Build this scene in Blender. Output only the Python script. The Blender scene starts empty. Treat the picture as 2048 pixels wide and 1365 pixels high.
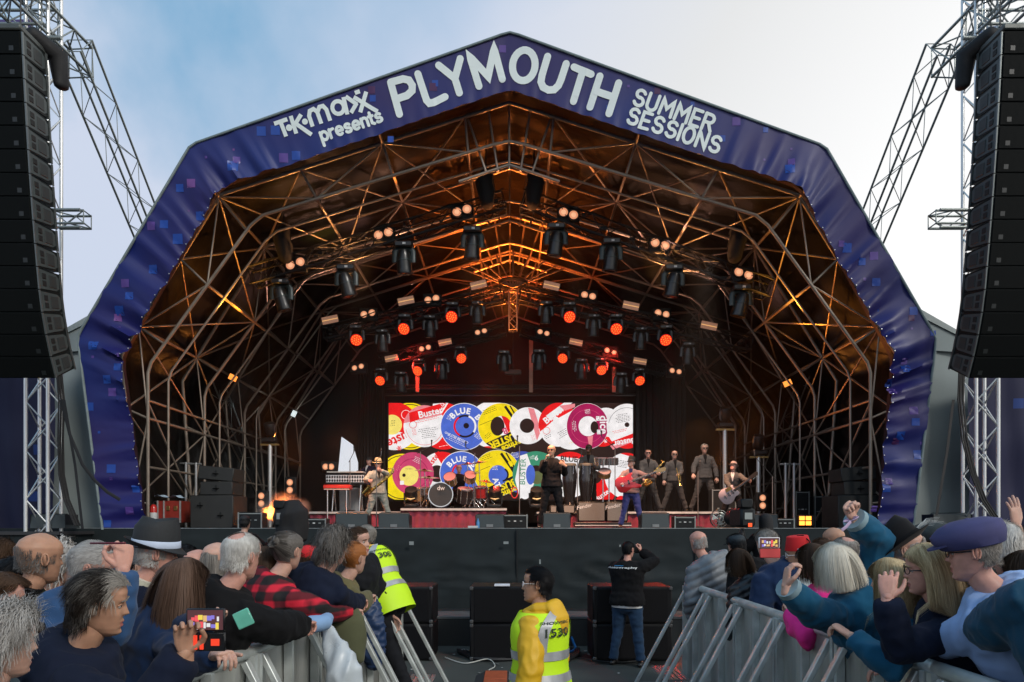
import bpy, bmesh, math, random
import numpy as np
from mathutils import Vector, Matrix, noise
R = math.radians
sc = bpy.context.scene
COL = sc.collection
rnd = random.Random(11)

# ------------------------------------------------------------------ camera
CAMZ = 1.85
cam = bpy.data.cameras.new('camera'); camo = bpy.data.objects.new('camera', cam); COL.objects.link(camo)
camo.location = (0, 0, CAMZ); camo.rotation_euler = (R(90), 0, 0)
cam.sensor_width = 36; cam.lens = 26.37; cam.shift_y = 0.1794; cam.shift_x = 0.0
cam.clip_start = 0.1; cam.clip_end = 3000
sc.camera = camo
# ------------------------------------------------------------------ world
world = bpy.data.worlds.new('World'); sc.world = world; world.use_nodes = True
def build_world():
    nt = world.node_tree; N = nt.nodes; L = nt.links; N.clear()
    def n(t, **k):
        o = N.new(t)
        for a, b in k.items(): setattr(o, a, b)
        return o
    out = n('ShaderNodeOutputWorld'); bg = n('ShaderNodeBackground'); bg.inputs[1].default_value = 0.1
    sky = n('ShaderNodeTexSky'); sky.sky_type = 'NISHITA'; sky.sun_disc = False
    sky.sun_elevation = R(18); sky.sun_rotation = R(50); sky.air_density = 1.0; sky.dust_density = 1.5
    tc = n('ShaderNodeTexCoord'); sep = n('ShaderNodeSeparateXYZ'); L.new(tc.outputs['Generated'], sep.inputs[0])
    def m(op, a, b=None, c=None, clamp=False):
        o = n('ShaderNodeMath', operation=op); o.use_clamp = clamp
        for i, v in enumerate((a, b, c)):
            if v is None: continue
            if isinstance(v, (int, float)): o.inputs[i].default_value = v
            else: L.new(v, o.inputs[i])
        return o.outputs[0]
    X, Y, Z = sep.outputs
    # thin high cloud, thicker to the right (+x) and towards the horizon, with soft wisps
    nz = n('ShaderNodeTexNoise'); nz.inputs['Scale'].default_value = 3.2; nz.inputs['Detail'].default_value = 7; nz.inputs['Roughness'].default_value = .52
    mp = n('ShaderNodeMapping'); mp.inputs['Scale'].default_value = (1.2, 1, 1.0); mp.inputs['Location'].default_value = (3.1, .4, 1.2)
    mp.inputs['Rotation'].default_value = (0, R(35), 0)
    L.new(tc.outputs['Generated'], mp.inputs[0]); L.new(mp.outputs[0], nz.inputs[0])
    a = m('MULTIPLY_ADD', X, 2.4, 3.22)
    b = m('MULTIPLY_ADD', Z, -4.3, a)
    lf = m('MULTIPLY_ADD', X, -3.4, -1.2, clamp=True)
    w = m('MULTIPLY_ADD', nz.outputs[0], 3.4, -1.62)
    wl = m('MULTIPLY', w, m('MULTIPLY_ADD', X, -1.7, .25, clamp=True))
    k = m('ADD', m('ADD', b, lf), wl, clamp=True)
    k = m('MAXIMUM', k, .12)
    cb_ = m('ADD', m('MULTIPLY_ADD', X, 1.5, .12), m('MULTIPLY_ADD', Z, -1.1, .58), clamp=True)
    rampc = n('ShaderNodeValToRGB'); L.new(cb_, rampc.inputs[0])
    e = rampc.color_ramp.elements
    e[0].position = 0; e[0].color = (6.2, 6.9, 8.4, 1); e[1].position = 1; e[1].color = (10.6, 10.6, 10.6, 1)
    x = e.new(.45); x.color = (8.0, 8.1, 8.2, 1)
    blue = n('ShaderNodeMix', data_type='RGBA'); blue.inputs[0].default_value = .30
    L.new(sky.outputs[0], blue.inputs[6]); blue.inputs[7].default_value = (1.9, 4.8, 7.4, 1)
    gain = n('ShaderNodeMix', data_type='RGBA'); gain.inputs[0].default_value = .8
    L.new(blue.outputs[2], gain.inputs[6]); gain.inputs[7].default_value = (2.0, 4.5, 7.0, 1)
    mx = n('ShaderNodeMix', data_type='RGBA'); L.new(k, mx.inputs[0]); L.new(gain.outputs[2], mx.inputs[6]); L.new(rampc.outputs[0], mx.inputs[7])
    L.new(mx.outputs[2], bg.inputs[0]); L.new(bg.outputs[0], out.inputs[0])
build_world()
# ------------------------------------------------------------------ sun (overcast evening)
sl = bpy.data.lights.new('sun', 'SUN'); sl.energy = 1.45; sl.angle = R(12); sl.color = (1, .95, .88)
so = bpy.data.objects.new('sun', sl); COL.objects.link(so)
so.rotation_euler = Vector((-.55, .75, -.62)).to_track_quat('-Z', 'Y').to_euler()
sc.view_settings.view_transform = 'Standard'; sc.view_settings.look = 'None'
sc.view_settings.exposure = 0.0; sc.view_settings.gamma = 1; sc.view_settings.use_curve_mapping = False
sc.cycles.max_bounces = 5; sc.cycles.diffuse_bounces = 2; sc.cycles.glossy_bounces = 2
sc.cycles.transmission_bounces = 3; sc.cycles.transparent_max_bounces = 6; sc.cycles.volume_bounces = 0
sc.cycles.use_denoising = True; sc.cycles.sample_clamp_indirect = 4; sc.cycles.caustics_reflective = False; sc.cycles.caustics_refractive = False

# ------------------------------------------------------------------ helpers
F = 1500.0
def P(px, py, Y): return Vector(((px - 1024) * Y / F, Y, CAMZ - (py - 1050) * Y / F))
def V(*a): return Vector(a)

_M = {}
def mat(name, color, rough=.6, metal=0., var=.15, nscale=12, bump=0., bscale=60, spec=.5, emit=None, estr=1., alpha=None, sheen=0., stretch=None, coat=0.):
    if name in _M: return _M[name]
    m = bpy.data.materials.new(name); m.use_nodes = True; nt = m.node_tree; N = nt.nodes; L = nt.links
    b = N['Principled BSDF']; b.inputs['Roughness'].default_value = rough; b.inputs['Metallic'].default_value = metal
    b.inputs['Specular IOR Level'].default_value = spec; b.inputs['Base Color'].default_value = (*color, 1)
    if sheen: b.inputs['Sheen Weight'].default_value = sheen
    if coat: b.inputs['Coat Weight'].default_value = coat; b.inputs['Coat Roughness'].default_value = .15
    tc = N.new('ShaderNodeTexCoord'); src = tc.outputs['Object']
    if stretch:
        mp = N.new('ShaderNodeMapping'); mp.inputs['Scale'].default_value = stretch; L.new(src, mp.inputs[0]); src = mp.outputs[0]
    if var:
        nz = N.new('ShaderNodeTexNoise'); nz.inputs['Scale'].default_value = nscale; nz.inputs['Detail'].default_value = 5; L.new(src, nz.inputs[0])
        mx = N.new('ShaderNodeMix'); mx.data_type = 'RGBA'
        mx.inputs[6].default_value = (*[min(1, c * (1 - var * 1.6)) for c in color], 1); mx.inputs[7].default_value = (*[min(1, c * (1 + var * 1.6)) for c in color], 1)
        L.new(nz.outputs[0], mx.inputs[0]); L.new(mx.outputs[2], b.inputs['Base Color'])
        rr = N.new('ShaderNodeMath'); rr.operation = 'MULTIPLY_ADD'; rr.inputs[1].default_value = .24; rr.inputs[2].default_value = rough - .12; rr.use_clamp = True
        L.new(nz.outputs[0], rr.inputs[0]); L.new(rr.outputs[0], b.inputs['Roughness'])
    if bump:
        n2 = N.new('ShaderNodeTexNoise'); n2.inputs['Scale'].default_value = bscale; n2.inputs['Detail'].default_value = 4; L.new(src, n2.inputs[0])
        bp = N.new('ShaderNodeBump'); bp.inputs['Strength'].default_value = min(1, bump * 10) if bump < .1 else 1; bp.inputs['Distance'].default_value = bump
        L.new(n2.outputs[0], bp.inputs['Height']); L.new(bp.outputs[0], b.inputs['Normal'])
    if emit: b.inputs['Emission Color'].default_value = (*emit, 1); b.inputs['Emission Strength'].default_value = estr
    _M[name] = m
    return m

class MB:
    def __init__(s): s.v = []; s.f = []; s.m = []; s.mi = 0
    def add(s, vs, fs, mi=None):
        o = len(s.v); s.v += [tuple(x) for x in vs]; s.f += [tuple(i + o for i in f) for f in fs]
        s.m += [s.mi if mi is None else mi] * len(fs)
    def box(s, c, size, rot=None, b=0., mi=None):
        c = Vector(c); hx, hy, hz = [d / 2 for d in size]
        if b <= 0:
            vs = [Vector((x, y, z)) for x in (-hx, hx) for y in (-hy, hy) for z in (-hz, hz)]
            fs = [(0, 1, 3, 2), (4, 6, 7, 5), (0, 4, 5, 1), (2, 3, 7, 6), (0, 2, 6, 4), (1, 5, 7, 3)]
        else:
            b = min(b, hx * .9, hy * .9, hz * .9); vs = []; ix = {}
            for sx in (-1, 1):
                for sy in (-1, 1):
                    for sz in (-1, 1):
                        for k, p in enumerate(((hx, hy - b, hz - b), (hx - b, hy, hz - b), (hx - b, hy - b, hz))):
                            ix[(sx, sy, sz, k)] = len(vs); vs.append(Vector((sx * p[0], sy * p[1], sz * p[2])))
            fs = []
            for sg in (-1, 1):
                for k, (q) in enumerate((0, 1, 2)):
                    def key(a, b2):
                        t = [0, 0, 0]; t[k] = sg; o = [i for i in range(3) if i != k]; t[o[0]] = a; t[o[1]] = b2; return (t[0], t[1], t[2], k)
                    fs.append([ix[key(-1, -1)], ix[key(1, -1)], ix[key(1, 1)], ix[key(-1, 1)]])
            for ax in range(3):
                o = [i for i in range(3) if i != ax]
                for a in (-1, 1):
                    for b2 in (-1, 1):
                        def kk(e, k):
                            t = [0, 0, 0]; t[ax] = e; t[o[0]] = a; t[o[1]] = b2; return ix[(t[0], t[1], t[2], k)]
                        fs.append([kk(-1, o[0]), kk(1, o[0]), kk(1, o[1]), kk(-1, o[1])])
            for sx in (-1, 1):
                for sy in (-1, 1):
                    for sz in (-1, 1): fs.append([ix[(sx, sy, sz, k)] for k in range(3)])
            # orient outward
            g = []
            for f in fs:
                a0, b0, c0 = vs[f[0]], vs[f[1]], vs[f[2]]; nrm = (b0 - a0).cross(c0 - a0); ce = sum((vs[i] for i in f), Vector()) / len(f)
                g.append(f if nrm.dot(ce) > 0 else f[::-1])
            fs = g
        if rot is not None: vs = [rot @ v for v in vs]
        s.add([v + c for v in vs], fs, mi)
    def loft(s, rings, cap=True, mi=None):
        n = len(rings[0]); vs = [v for r in rings for v in r]; fs = []
        for i in range(len(rings) - 1):
            for j in range(n):
                k = (j + 1) % n; fs.append((i * n + j, i * n + k, (i + 1) * n + k, (i + 1) * n + j))
        if cap:
            fs.append(tuple(range(n - 1, -1, -1))); fs.append(tuple((len(rings) - 1) * n + j for j in range(n)))
        s.add(vs, fs, mi)
    def limb(s, pts, rad, n=10, flat=None, cap='round', mi=None, up=None):
        """tapered tube through pts; rad scalar or (rx,ry) per point; rx along 'up x dir'"""
        pts = [Vector(p) for p in pts]; rings = []; m_ = len(pts)
        rad = [(r, r) if isinstance(r, (int, float)) else r for r in rad]
        d0 = (pts[1] - pts[0]).normalized(); u = Vector(up) if up is not None else Vector((0, 0, 1))
        if abs(u.dot(d0)) > .95: u = Vector((0, 1, 0))
        x = d0.cross(u).normalized()
        P_, R_, D_ = [], [], []
        for i in range(m_):
            d = (pts[min(i + 1, m_ - 1)] - pts[max(i - 1, 0)]); d = d.normalized() if d.length > 1e-9 else d0
            P_.append(pts[i]); R_.append(rad[i]); D_.append(d)
        if cap == 'round':
            P0, R0, D0 = [], [], []
            for t in (1., .8, .45):
                q = math.sqrt(max(0, 1 - t * t)) * 1. + .02; P0.append(P_[0] - D_[0] * t * min(R_[0])); R0.append((R_[0][0] * q, R_[0][1] * q)); D0.append(D_[0])
            P1, R1, D1 = [], [], []
            for t in (.45, .8, 1.):
                q = math.sqrt(max(0, 1 - t * t)) + .02; P1.append(P_[-1] + D_[-1] * t * min(R_[-1])); R1.append((R_[-1][0] * q, R_[-1][1] * q)); D1.append(D_[-1])
            P_ = P0 + P_ + P1; R_ = R0 + R_ + R1; D_ = D0 + D_ + D1
        for p, r, d in zip(P_, R_, D_):
            x = (x - d * x.dot(d)); x = x.normalized() if x.length > 1e-6 else d.orthogonal().normalized(); y = d.cross(x)
            rings.append([p + x * (r[0] * math.cos(a)) + y * (r[1] * math.sin(a)) for a in [2 * math.pi * j / n for j in range(n)]])
        s.loft(rings, True, mi)
    def tube(s, a, b, r, r1=None, n=8, mi=None):
        s.limb([a, b], [r, r if r1 is None else r1], n, cap='flat', mi=mi)
    def pipe(s, pts, r, n=8, mi=None): s.limb(pts, [r] * len(pts), n, cap='flat', mi=mi)
    def ball(s, c, r, nu=12, nv=8, mi=None, rot=None):
        c = Vector(c); r = (r, r, r) if isinstance(r, (int, float)) else r; rings = []
        for i in range(1, nv):
            t = math.pi * i / nv; ring = []
            for j in range(nu):
                p = 2 * math.pi * j / nu; v = Vector((r[0] * math.sin(t) * math.cos(p), r[1] * math.sin(t) * math.sin(p), -r[2] * math.cos(t)))
                ring.append(c + (rot @ v if rot is not None else v))
            rings.append(ring)
        s.loft(rings, True, mi)
    def lathe(s, prof, c=(0, 0, 0), rot=None, n=20, mi=None, cap=True):
        c = Vector(c); rings = []
        for r, z in prof:
            ring = []
            for j in range(n):
                a = 2 * math.pi * j / n; v = Vector((r * math.cos(a), r * math.sin(a), z)); ring.append(c + (rot @ v if rot is not None else v))
            rings.append(ring)
        s.loft(rings, cap, mi)
    def poly(s, pts, mi=None): s.add(pts, [tuple(range(len(pts)))], mi)
    def prism(s, pts, d, mi=None):
        n = len(pts); pts = [Vector(p) for p in pts]; d = Vector(d)
        s.add(pts + [p + d for p in pts], [tuple(range(n - 1, -1, -1)), tuple(range(n, 2 * n))] + [(i, (i + 1) % n, n + (i + 1) % n, n + i) for i in range(n)], mi)
    def mesh(s, name='m'):
        me = bpy.data.meshes.new(name); me.from_pydata(s.v, [], s.f); me.polygons.foreach_set('material_index', s.m); me.update(); return me
    def build(s, name, mats, parent=None, smooth=40, local=False, label=None):
        me = s.mesh(name)
        for m in (mats if isinstance(mats, (list, tuple)) else [mats]): me.materials.append(m)
        fixn(me)
        if smooth: me.shade_smooth(); setsharp(me, smooth)
        return link(name, me, parent, local, label)

def fixn(me):
    bm = bmesh.new(); bm.from_mesh(me); bmesh.ops.recalc_face_normals(bm, faces=bm.faces); bm.to_mesh(me); bm.free()
def setsharp(me, deg):
    try: me.set_sharp_from_angle(angle=R(deg))
    except Exception: pass

_WM = {}
def wm(o):
    b = Matrix.LocRotScale(o.location, o.rotation_euler, o.scale)
    return wm(o.parent) @ o.matrix_parent_inverse @ b if o.parent else b
KIDS = {}
def par(o, p, local=False):
    o.parent = p; KIDS.setdefault(p.name, []).append(o)
    if not local: o.matrix_parent_inverse = wm(p).inverted()
def link(name, data, parent=None, local=False, label=None):
    o = bpy.data.objects.new(name, data); COL.objects.link(o)
    if parent is not None: par(o, parent, local)
    if label: o['label'] = label
    return o
def tag(o, label=None, cat=None, group=None, kind=None):
    if label: o['label'] = label
    if cat: o['category'] = cat
    if group: o['group'] = group
    if kind: o['kind'] = kind
    return o
def thing(name, loc, label, cat, group=None, rz=0.):
    o = bpy.data.objects.new(name, None); COL.objects.link(o); o.location = loc; o.rotation_euler = (0, 0, rz); o.empty_display_size = .2
    return tag(o, label, cat, group)
def dup(root, loc, rz=None, label=None, group=None, scale=None):
    def cp(o, p):
        c = o.copy(); COL.objects.link(c)
        if p is not None: c.parent = p; c.matrix_parent_inverse = o.matrix_parent_inverse.copy(); KIDS.setdefault(p.name, []).append(c)
        for k in KIDS.get(o.name, []): cp(k, c)
        return c
    r = cp(root, None); r.location = loc
    if rz is not None: r.rotation_euler = rz if isinstance(rz, tuple) else (0, 0, rz)
    if scale: r.scale = (scale,) * 3
    if label: r['label'] = label
    if group: r['group'] = group
    return r
_UC = {}
def rod(name, a, b, r, m, parent, n=8):
    """a straight tube that shares one unit mesh with every other of its material"""
    k = (m.name, n)
    if k not in _UC:
        mb = MB(); mb.tube((0, 0, 0), (0, 0, 1), 1, n=n); me = mb.mesh('tube'); me.materials.append(m); fixn(me); me.shade_smooth(); setsharp(me, 50); _UC[k] = me
    a = Vector(a); b = Vector(b); d = b - a
    o = bpy.data.objects.new(name, _UC[k]); COL.objects.link(o)
    o.location = a; o.rotation_euler = d.to_track_quat('Z', 'Y').to_euler(); o.scale = (r, r, d.length)
    if parent is not None: par(o, parent)
    return o
TMP = bpy.data.scenes.new('tmp')
def remesh(mb, vox, smooth=3, name='m', extra=None):
    me = mb.mesh(name); ob = bpy.data.objects.new('tmpob', me); TMP.collection.objects.link(ob)
    m = ob.modifiers.new('r', 'REMESH'); m.mode = 'VOXEL'; m.voxel_size = vox; m.use_smooth_shade = True
    if smooth: s = ob.modifiers.new('s', 'SMOOTH'); s.iterations = smooth; s.factor = .5
    vl = TMP.view_layers[0]; vl.update(); dg = vl.depsgraph
    me2 = bpy.data.meshes.new_from_object(ob.evaluated_get(dg), depsgraph=dg)
    bpy.data.objects.remove(ob); bpy.data.meshes.remove(me); me2.name = name
    return me2
def coords(me):
    a = np.empty(len(me.vertices) * 3); me.vertices.foreach_get('co', a); return a.reshape(-1, 3)
def normals(me):
    a = np.empty(len(me.vertices) * 3); me.vertices.foreach_get('normal', a); return a.reshape(-1, 3)
def setco(me, a): me.vertices.foreach_set('co', a.ravel()); me.update()
def crumple(me, amp, freq, seed=0, stretch=(1, 1, 1), ridged=True):
    """cloth folds: real displacement along the normals"""
    c = coords(me); nn = normals(me); o = Vector((seed * 3.7, seed * 1.3, seed * 7.1)); d = np.empty(len(c))
    for i, p in enumerate(c):
        q = Vector((p[0] * stretch[0], p[1] * stretch[1], p[2] * stretch[2])) * freq + o
        v = noise.noise(q)
        d[i] = (1 - 2.2 * abs(v)) if ridged else v
    c += nn * (d * amp)[:, None]; setco(me, c)
def join_mesh(parts, name):
    """parts: (mesh, matrix or None, material index) -> one mesh"""
    vs, fs, mi = [], [], []
    for me, mx, k in parts:
        c = coords(me); 
        if mx is not None:
            M_ = np.array(mx); c = c @ M_[:3, :3].T + M_[:3, 3]
        flip = mx is not None and mx.determinant() < 0
        o = len(vs); vs += c.tolist()
        for p in me.polygons:
            t = [i + o for i in p.vertices]; fs.append(t[::-1] if flip else t); mi.append(k if k >= 0 else p.material_index)
    me = bpy.data.meshes.new(name); me.from_pydata(vs, [], fs); me.polygons.foreach_set('material_index', mi); me.update(); me.shade_smooth(); return me
def arc(cx, cy, rx, ry, a0, a1, n=10, rot=0):
    o = []
    for i in range(n + 1):
        a = R(a0 + (a1 - a0) * i / n); x = rx * math.cos(a); y = ry * math.sin(a); c_, s_ = math.cos(R(rot)), math.sin(R(rot))
        o.append((cx + x * c_ - y * s_, cy + x * s_ + y * c_))
    return o
# ================================================================== materials
galv = mat('galvanised', (.42, .44, .45), .42, .75, .18, 9, .0015, 90)
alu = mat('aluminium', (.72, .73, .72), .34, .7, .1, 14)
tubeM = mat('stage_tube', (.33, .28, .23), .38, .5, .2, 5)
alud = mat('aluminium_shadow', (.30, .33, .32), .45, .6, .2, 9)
blackmetal = mat('black_metal', (.02, .021, .023), .42, .3, .3, 20)
blackpl = mat('black_plastic', (.012, .014, .015), .5, 0, .3, 25, spec=.25)
chrome = mat('chrome', (.75, .75, .75), .18, 1., .05)
blackcloth = mat('black_drape', (.012, .012, .013), .9, 0, .3, 3)
skinM = mat('roof_membrane', (.0055, .005, .0048), .40, 0, .5, 1.3, .03, 5, spec=.22)
greycanvas = mat('grey_canvas', (.23, .27, .27), .7, 0, .12, 1.2, .006, 4)
deckM = mat('stage_deck', (.018, .018, .02), .5, 0, .3, 3)
asphalt = mat('asphalt', (.062, .068, .062), .82, 0, .35, .9, .004, 70)

def asphalt_wet():
    nt = asphalt.node_tree; N = nt.nodes; L = nt.links; b = N['Principled BSDF']
    tc = N.new('ShaderNodeTexCoord'); nz = N.new('ShaderNodeTexNoise'); nz.inputs['Scale'].default_value = .55; nz.inputs['Detail'].default_value = 4
    L.new(tc.outputs['Object'], nz.inputs[0]); rp = N.new('ShaderNodeValToRGB'); L.new(nz.outputs[0], rp.inputs[0])
    rp.color_ramp.elements[0].position = .56; rp.color_ramp.elements[1].position = .62
    fine = N.new('ShaderNodeTexNoise'); fine.inputs['Scale'].default_value = 140; fine.inputs['Detail'].default_value = 3; L.new(tc.outputs['Object'], fine.inputs[0])
    fr = N.new('ShaderNodeValToRGB'); L.new(fine.outputs[0], fr.inputs[0]); fr.color_ramp.elements[0].position = .3; fr.color_ramp.elements[1].position = .75
    fr.color_ramp.elements[0].color = (.5, .5, .5, 1); fr.color_ramp.elements[1].color = (1.25, 1.25, 1.2, 1)
    old = b.inputs['Base Color'].links[0].from_socket
    mu = N.new('ShaderNodeMix'); mu.data_type = 'RGBA'; mu.blend_type = 'MULTIPLY'; mu.inputs[0].default_value = 1; L.new(old, mu.inputs[6]); L.new(fr.outputs[0], mu.inputs[7])
    mx = N.new('ShaderNodeMix'); mx.data_type = 'RGBA'; mx.inputs[7].default_value = (.02, .021, .02, 1); L.new(rp.outputs[0], mx.inputs[0]); L.new(mu.outputs[2], mx.inputs[6]); L.new(mx.outputs[2], b.inputs['Base Color'])
    ro = N.new('ShaderNodeMapRange'); ro.inputs['To Min'].default_value = .85; ro.inputs['To Max'].default_value = .3; L.new(rp.outputs[0], ro.inputs[0]); L.new(ro.outputs[0], b.inputs['Roughness'])
asphalt_wet()

# ================================================================== ground
g = MB(); g.poly([(-400, -200, 0), (400, -200, 0), (400, 600, 0), (-400, 600, 0)])
tag(g.build('ground', asphalt, smooth=0), kind='structure')

# ================================================================== stage roof: fascia banner
YB = 15.2
CX = -.06
OUT = [(205, 1060), (155, 672), (381, 290), (1020, 64), (1651, 293), (1873, 678), (1826, 1060)]
INN = [(291, 1060), (243, 716), (441, 372), (1018, 174), (1600, 373), (1787, 716), (1757, 1060)]
roof = thing('stage_roof', (0, 16, 0), 'arched festival stage roof of tubes under a dark purple lettered fascia', 'stage')
def interp(pts, ns):
    o = []
    for i, n in enumerate(ns):
        a, b = pts[i], pts[i + 1]
        for k in range(n): t = k / n; o.append((a[0] + (b[0] - a[0]) * t, a[1] + (b[1] - a[1]) * t))
    o.append(pts[-1]); return o
def soften(p, it=3):
    for _ in range(it): p = [p[0]] + [((p[i - 1][0] + 2 * p[i][0] + p[i + 1][0]) / 4, (p[i - 1][1] + 2 * p[i][1] + p[i + 1][1]) / 4) for i in range(1, len(p) - 1)] + [p[-1]]
    return p
NS = [60, 70, 110, 110, 70, 60]
oP = soften(interp(OUT, NS), 2); iP = soften(interp(INN, NS), 6)
def banner_d(i, v, n):
    """fold depth (m) at station i, v 0 outer..1 inner"""
    s = i * .11
    corner = sum(math.exp(-((i - c) / w) ** 2) for c, w in ((60, 20), (130, 17), (350, 17), (420, 20)))
    lett = 1 if 150 < i < 322 else 0
    m_ = noise.noise(Vector((s * .25, v * .5, 3.1))) * .5 + .5
    a = .014 + .05 * v ** 1.3 * (.25 + m_) + .09 * corner * v
    if i < 110 or i > 370: a += .045 * (.3 + m_)
    if lett: a = .005 + .035 * max(0, v - .62)
    sk = s + (v - .5) * 1.1 * noise.noise(Vector((s * .13, 9, 2)))
    f = 1 - 2.4 * abs(noise.noise(Vector((sk * (1.25 if not lett else 2.0), v * .32, 7.7))))
    f2 = 1 - 2.2 * abs(noise.noise(Vector((sk * 3.1, v * .5, 1.7))))
    return -(a * f + a * .45 * f2 * v)
mb = MB(); n = len(oP); NV = 22; ps = []
for i in range(n):
    for j in range(NV + 1):
        v = j / NV
        # small radial wobble of the inner edge, laced to the tube
        sc_ = .006 * math.sin(i * .9) * v + .012 * noise.noise(Vector((i * .12, 2, 5))) * v
        px = oP[i][0] + (iP[i][0] - oP[i][0]) * (v + sc_); py = oP[i][1] + (iP[i][1] - oP[i][1]) * (v + sc_)
        p = P(px, py, YB); p.y += .10 * v + banner_d(i, v, n); ps.append(p)
fs = [(i * (NV + 1) + j, (i + 1) * (NV + 1) + j, (i + 1) * (NV + 1) + j + 1, i * (NV + 1) + j + 1) for i in range(n - 1) for j in range(NV)]
mb.add(ps, fs)
purple = mat('banner_pvc', (.022, .026, .10), .46, 0, .12, .8, .002, 14, spec=.5)
def banner_tint():
    nt = purple.node_tree; N = nt.nodes; L = nt.links; b = N['Principled BSDF']
    tc = N.new('ShaderNodeTexCoord'); sp = N.new('ShaderNodeSeparateXYZ'); L.new(tc.outputs['Object'], sp.inputs[0])
    nz = N.new('ShaderNodeTexNoise'); nz.inputs['Scale'].default_value = .35; nz.inputs['Detail'].default_value = 2; L.new(tc.outputs['Object'], nz.inputs[0])
    rp = N.new('ShaderNodeValToRGB'); L.new(nz.outputs[0], rp.inputs[0]); e = rp.color_ramp.elements
    e[0].position = .36; e[0].color = (.016, .010, .105, 1); e[1].position = .62; e[1].color = (.003, .016, .150, 1)
    L.new(rp.outputs[0], b.inputs['Base Color'])
banner_tint()
ban = mb.build('fascia_banner', purple, roof, smooth=60)
ban['label'] = 'wrinkled dark blue purple banner with lettering and pixel squares'
# pale rim tube along the outer edge
rim = MB(); rim.limb([P(x, y, YB - .02) for x, y in oP[::3] + [oP[-1]]], [.027] * (len(oP[::3]) + 1), 8, cap='flat')
rim.build('edge_trim', mat('pale_trim', (.20, .25, .25), .5, .2, .25, 6), ban)
# printed squares: (px,py,size,colour)
SQ = [(466,298,4,2),(412,315,5,1),(472,319,14,1),(466,333,20,0),(565,313,18,1),(590,308,17,0),(522,262,18,0),(550,260,18,0),(383,368,17,2),(359,376,15,0),(375,421,4,2),(398,430,17,0),
(303,453,16,1),(328,449,16,0),(355,478,20,0),(303,537,17,0),(252,568,16,1),(260,593,15,0),(239,622,18,0),(234,635,14,2),(240,656,4,1),(188,692,17,0),(187,715,5,1),(239,712,8,1),(236,735,14,0),(216,760,16,0),
(225,785,16,1),(180,814,16,0),(198,865,5,0),(223,938,17,0),(224,958,6,1),(260,1022,15,1),(215,1048,14,0),(268,978,14,0),(1005,97,14,1),(866,172,15,3),(743,180,14,3),(745,196,12,0),(870,165,12,0),
(1257,172,5,1),(1315,182,12,3),(1385,208,8,0),(1473,243,16,1),(1531,261,10,0),(1583,324,13,1),(1580,338,18,0),(1583,298,4,1),(1530,318,4,1),(1446,275,12,0),(1684,487,12,1),(1697,494,18,0),(1747,513,16,1),(1724,524,14,0),
(1728,560,6,1),(1752,565,16,0),(1759,620,4,0),(1826,623,16,0),(1822,637,12,3),(1823,658,4,1),(1864,668,11,0),(1812,722,12,1),(1812,738,15,0),(1784,765,13,0),(1784,783,13,1),(1826,822,16,1),(1829,845,15,0),
(1801,872,16,0),(1795,882,13,3),(1843,887,6,1),(1836,910,18,0),(1779,963,13,1),(1772,977,16,0),(1750,1018,12,1),(780,275,12,0),(1220,215,14,0)]
mb = MB(); blueS = mat('print_blue', (.010, .06, .34), .4, 0, .1); purS = mat('print_purple', (.09, .045, .26), .4, 0, .1); pinS = mat('print_lilac', (.16, .06, .26), .4, 0, .1); magS = mat('print_plum', (.06, .010, .08), .4, 0, .1)
def near_station(px, py):
    best = None
    for i in range(0, n):
        ax, ay = oP[i]; bx, by = iP[i]; dx, dy = bx - ax, by - ay; t = ((px - ax) * dx + (py - ay) * dy) / (dx * dx + dy * dy); t = max(0, min(1, t))
        d = (px - ax - dx * t) ** 2 + (py - ay - dy * t) ** 2
        if best is None or d < best[0]: best = (d, i, t)
    return best[1], best[2]
for k, (px, py, s, c) in enumerate(SQ):
    i0, v0 = near_station(px, py); K = 4 if s > 8 else 2; vs = []
    for a in range(K + 1):
        for b_ in range(K + 1):
            x = px - s / 2 + s * a / K; y = py - s / 2 + s * b_ / K; i, v = near_station(x, y)
            q = P(x, y, YB); q.y += .10 * v + banner_d(i, v, n) - .006; vs.append(q)
    mb.add(vs, [(a * (K + 1) + b_, (a + 1) * (K + 1) + b_, (a + 1) * (K + 1) + b_ + 1, a * (K + 1) + b_ + 1) for a in range(K) for b_ in range(K)], c)
mb.build('pixel_print', [blueS, purS, pinS, magS], ban)
mb = MB()
for i in list(range(4, 128, 3)) + list(range(355, 478, 3)):
    x, y = oP[i][0] + (iP[i][0] - oP[i][0]) * .985, oP[i][1] + (iP[i][1] - oP[i][1]) * .985; q = P(x, y, YB); q.y += .098 + banner_d(i, .985, n) - .012; mb.ball(q, .014, 6, 4)
tag(mb.build('eyelets', alu, ban), kind='stuff')
# inner return flap of the banner, the lamps' red put into its colour
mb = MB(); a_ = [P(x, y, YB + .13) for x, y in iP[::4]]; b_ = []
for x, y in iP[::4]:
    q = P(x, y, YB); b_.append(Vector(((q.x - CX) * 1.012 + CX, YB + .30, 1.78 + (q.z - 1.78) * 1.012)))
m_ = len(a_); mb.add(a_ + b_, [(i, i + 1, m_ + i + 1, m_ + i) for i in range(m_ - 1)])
mb.build('banner_return', mat('banner_return_redlit', (.02, .004, .012), .6, 0, .3, 3, .01, 9), ban)

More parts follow.
